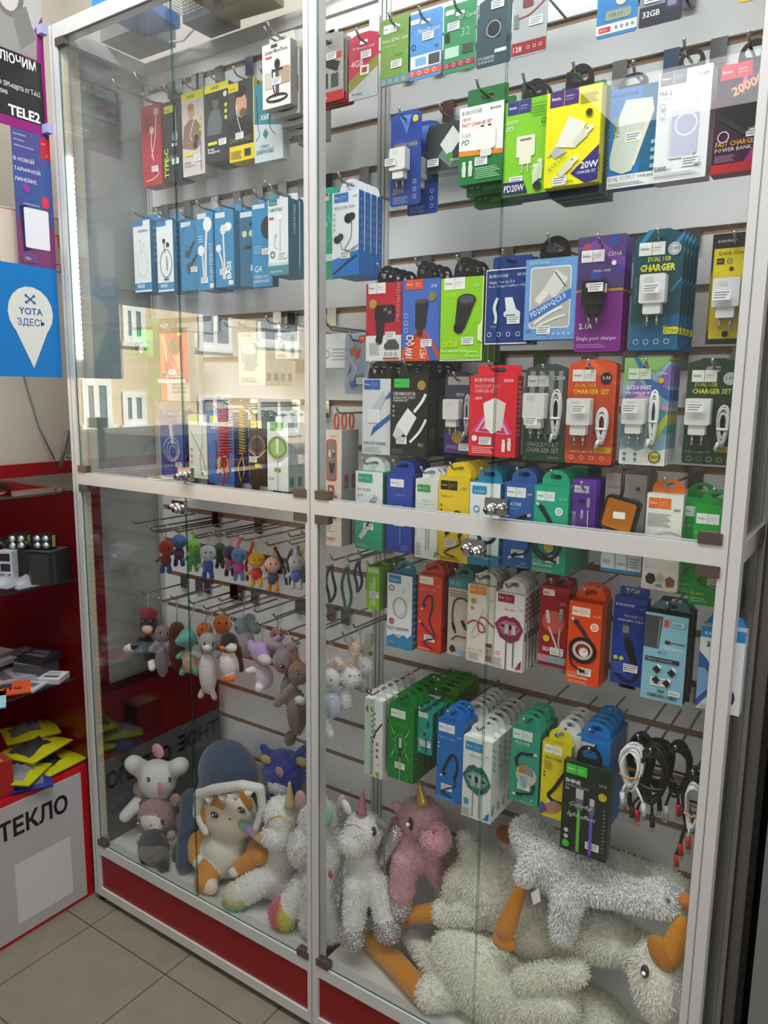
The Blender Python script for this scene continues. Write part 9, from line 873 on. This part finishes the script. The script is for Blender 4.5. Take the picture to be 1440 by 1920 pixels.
poster('poster', 'bright blue poster with grey drop-shaped pin', -.172, .0, 1.468, 1.735, '0f74bc',
 [('c', .56, .58, .34, 'd8d8d2', .36), ('p', [(.26, .5), (.86, .5), (.56, .08)], 'd8d8d2'), ('t', .56, .56, .11, 'YOTA', '1f5a9a', dict(cen=True, bold=.02, mw=.4)), ('t', .56, .45, .11, 'ЗДЕСЬ', '1f5a9a', dict(cen=True, mw=.42, bold=.01)),
  ('c', .5, .73, .02, '1f5a9a'), ('c', .62, .73, .02, '1f5a9a'), ('c', .5, .67, .02, '1f5a9a'), ('c', .62, .67, .02, '1f5a9a'), ('l', [(.5, .73), (.62, .67)], .02, '1f5a9a'), ('l', [(.62, .73), (.5, .67)], .02, '1f5a9a')])
poster('notice', 'cream notice with red letters partly behind the violet poster', -.12, .09, 1.70, 1.87, 'dccbb8', [('l', [(.02, .98), (.98, .98)], .01, 'c86a5a'), ('l', [(.35, .0), (.35, .98)], .012, 'c86a5a'), ('t', .4, .55, .18, 'ВЕЛО', 'c85a4a', dict(mw=.5)), ('t', .4, .2, .12, 'РЕМОНТ', 'c85a4a', dict(mw=.55))], x=-.06)
for z in (2.27, 2.05): tag(MB().box(-.021, -.018, z, .0005, -.0015, z+.02, M('9aa0c8', .5)).build('tape_piece'), 'piece of bluish tape holding the %s of the black poster' % ('top' if z > 2.2 else 'foot'), 'tape')
# ---- things lying on the glass roof
R_ = ZTT+.007
flat_box('carton', 'blue box with smart watch picture lying on the glass roof', 'box', .20, .10, R_, .12, .16, .03, 10, '2a62c0', '2a7ad0')
flat_box('carton', 'grey printed carton on the glass roof by the back', 'box', .09, .19, R_, .14, .12, .06, 0, '7a7c7e', '6c6e70')
flat_box('carton', 'brown yellow carton on the glass roof by the centre', 'box', .45, .17, R_, .16, .14, .06, 5, 'b8a848', '9a8a5a')
flat_box('carton', 'dark grey carton on the roof right of blue box', 'box', .32, .22, R_, .10, .09, .05, 0, '5a5c60', '54565a')
o = thing('wire_basket', 'white plastic mesh basket on the glass roof', 'basket', (.42, .10, R_)); b = MB()
for k in range(26): b.box(-.12+.01*k-.0006, -.05, .0, -.12+.01*k+.0006, .05, .0015, 'c8c8c6')
for k in range(10): b.box(-.12, -.05+.011*k, .0015, .13, -.05+.011*k+.0012, .003, 'c8c8c6')
b.build('mesh', o)
for k, P in enumerate([[(.03, .03, R_), (.15, .1, R_), (.3, .05, R_), (.5, .12, R_), (.74, .05, R_)], [(.05, .2, R_), (.2, .24, R_), (.35, .18, R_), (.55, .22, R_), (.7, .24, R_)], [(.8, .04, R_), (1.0, .12, R_), (1.2, .06, R_), (1.5, .16, R_)]]):
    tag(MB().tube([Vector(p)+Vector((0, 0, .003)) for p in P], .003, 'e0e0de', 6).build('white_wire'), 'white wire lying on the glass roof, %s' % ['along the front', 'along the back', 'over the right bay'][k], 'wire')

cable_bundle('black coiled cable behind the white one',1.4528,0.1000,0.8672,0.0541,0.1057,'141416',12,0.0025,[(-0.011, -0.1084, '141416')],1,True)
cable_bundle('white coiled cable tied with a band',1.4482,0.0600,0.8605,0.0444,0.0808,'e8e8e8',13,0.0021,[(-0.009, -0.0808, 'e8e8e8'), (0.0269, -0.0898, 'd8d8d8')],2,False)
cable_bundle('black coiled cables, big bundle with red plug',1.4813,0.0700,0.8631,0.0587,0.1051,'141416',18,0.0025,[(-0.0178, -0.1114, 'c8202c'), (0.0071, -0.114, '1d1d1f'), (-0.0267, -0.1087, '1d1d1f')],3,True)
cable_bundle('second layer of black cable in the middle bundle',1.4784,0.1100,0.8606,0.0625,0.0916,'1a1a1c',12,0.0025,[(0.011, -0.1007, '141416')],4,False)
cable_bundle('black coiled cable with silver plug by the post',1.5155,0.0900,0.8696,0.0502,0.0933,'17171a',13,0.0024,[(-0.0107, -0.1066, 'e8e8e8'), (0.0089, -0.0977, 'c8202c')],5,True)
cable_bundle('black coiled cable at right post with red plug',1.5499,0.0600,0.8503,0.0465,0.1075,'17171a',12,0.0024,[(-0.012, -0.1289, 'c8202c'), (-0.0172, -0.1504, 'c8202c')],6,True)
cable_bundle('white coiled cable beside the right post',1.5530,0.0450,0.8396,0.0300,0.0893,'e8e8e8',9,0.0021,[(-0.0017, -0.0936, 'c8202c')],7,False)
spring_lace('red coiled spring lanyard in front of blue cable box',0.4721,0.0800,1.4009,0.1845, 0.0123, 'c8141c')
spring_lace('red coiled spring lanyard, rear one of the pair',0.4654,0.1000,1.4005,0.1742, 0.0124, 'b81018')
spring_lace('yellow coiled spring lanyard beside the red ones',0.4937,0.1200,1.4009,0.1743, 0.0087, 'c8a81c')
wristband('black and orange rubber wrist strap',0.7882,0.0800,1.0737,0.0252, 0.0801, '16161a')
wristband('dark green rubber wrist strap with dots',0.8384,0.0700,1.0803,0.0246, 0.0961, '0f5a3a')
wristband('purple rubber wrist strap with dark charm',0.8469,0.1000,1.0898,0.0181, 0.0678, '3a2450')
wristband('black looped wrist strap beside jeans puppy',0.6670,0.0900,1.0914,0.0167, 0.0789, '1a1416')
wristband('yellow and blue wrist strap at the centre post',0.7081,0.0800,1.0984,0.0117, 0.0774, 'c8b030')
hook(0.4930,1.4100,0.0600,'chrome hook holding the red spring lanyards',min(g for g in GZ if g > 1.4220))
hook(0.5530,1.4064,0.0600,'chrome hook holding the yellow spring lanyard',min(g for g in GZ if g > 1.4184))
hook(0.8116,1.0918,0.0500,'chrome hook holding the black and orange strap',min(g for g in GZ if g > 1.1038))
hook(0.8570,1.0956,0.0450,'chrome hook holding the dark green strap',min(g for g in GZ if g > 1.1076))
hook(0.8757,1.1077,0.0600,'chrome hook holding the purple strap',min(g for g in GZ if g > 1.1197))
hook(0.1556,2.1466,0.0600,'empty chrome hook, first from the left in the top row',min(g for g in GZ if g > 2.1586))
hook(0.2333,2.1460,0.0600,'empty chrome hook, second from the left in the top row',min(g for g in GZ if g > 2.1580))
hook(0.6458,2.1408,0.0500,'empty chrome hook above the lavalier boxes',min(g for g in GZ if g > 2.1528))
hook(0.6406,1.8533,0.0500,'empty chrome hook above the comfortable earphone box',min(g for g in GZ if g > 1.8653))
hook(0.4829,1.5838,0.0800,'empty chrome hook over the white earbuds, first from the left',min(g for g in GZ if g > 1.5958))
hook(0.5279,1.5822,0.0800,'empty chrome hook over the white earbuds, second from the left',min(g for g in GZ if g > 1.5942))
hook(0.6126,1.5870,0.0800,'empty chrome hook over the white earbuds, third from the left',min(g for g in GZ if g > 1.5990))
hook(0.7740,1.5733,0.0800,'empty chrome hook over the white earbuds, fourth from the left',min(g for g in GZ if g > 1.5853))
hook(0.1691,1.0995,0.0500,'empty chrome hook in the figure row, first from the left',min(g for g in GZ if g > 1.1115))
hook(0.2550,1.0859,0.0500,'empty chrome hook in the figure row, second from the left',min(g for g in GZ if g > 1.0979))
hook(0.6945,1.1277,0.0500,'empty chrome hook in the figure row, third from the left',min(g for g in GZ if g > 1.1397))
hook(0.7336,1.1359,0.0500,'empty chrome hook in the figure row, fourth from the left',min(g for g in GZ if g > 1.1479))
hook(0.2655,0.9086,0.0500,'bare chrome hook among the plush fobs, first from the left',min(g for g in GZ if g > 0.9206))
hook(0.4790,0.9216,0.0500,'bare chrome hook among the plush fobs, second from the left',min(g for g in GZ if g > 0.9336))
hook(0.5896,0.9388,0.0500,'bare chrome hook among the plush fobs, third from the left',min(g for g in GZ if g > 0.9508))
hook(0.7680,0.9351,0.0500,'bare chrome hook among the plush fobs, fourth from the left',min(g for g in GZ if g > 0.9471))
hook(0.8033,1.3974,0.0800,'chrome hook carrying the tall 3M cable box',min(g for g in GZ if g > 1.4094))
gd = thing('cable_case', 'orange rounded square cable case hanging on black strap', 'cable', (1.4090, 0.0350, 1.2531))
MB().prism([(Vector((a, b_))@Matrix.Rotation(math.radians(12), 2))[:] for a, b_ in circ(0, 0, .034, 28) for a, b_ in [(max(-.0275, min(.0275, a*1.1)), max(-.0275, min(.0275, b_*1.1)))]], -.004, .012, '17181b').build('rim', gd)
b = MB(); b.prism([(Vector((a, b_))@Matrix.Rotation(math.radians(12), 2))[:] for a, b_ in circ(0, 0, .03, 28) for a, b_ in [(max(-.0235, min(.0235, a*1.1)), max(-.0235, min(.0235, b_*1.1)))]], -.0052, -.004, M('c8781c', .3, .4)); b.build('face', gd)
MB().box(-.009, -.0056, -.006, .010, -.0053, .005, 'f0f0ec').build('price_tag', gd)
MB().tube([(0, 0, .028), (.002, .002, .04), (.001, .004, .068), (-.003, .02, .072), (-.001, .008, .06), (.001, .002, .04)], .0028, '141416', 7).build('strap', gd)
lp = thing('orange_loops', 'three orange rubber loops above the 3M cable box', 'loop', (0.7803, 0.1100, 1.3962))
for k in range(3): MB().tube([(.0055*math.cos(a), 0, -.017+.017*math.sin(a)) for a in [i*.4488 for i in range(14)]], .0024, 'd8541c', 7, closed=True).build('loop', lp, (0.002*k, .024*k, 0))
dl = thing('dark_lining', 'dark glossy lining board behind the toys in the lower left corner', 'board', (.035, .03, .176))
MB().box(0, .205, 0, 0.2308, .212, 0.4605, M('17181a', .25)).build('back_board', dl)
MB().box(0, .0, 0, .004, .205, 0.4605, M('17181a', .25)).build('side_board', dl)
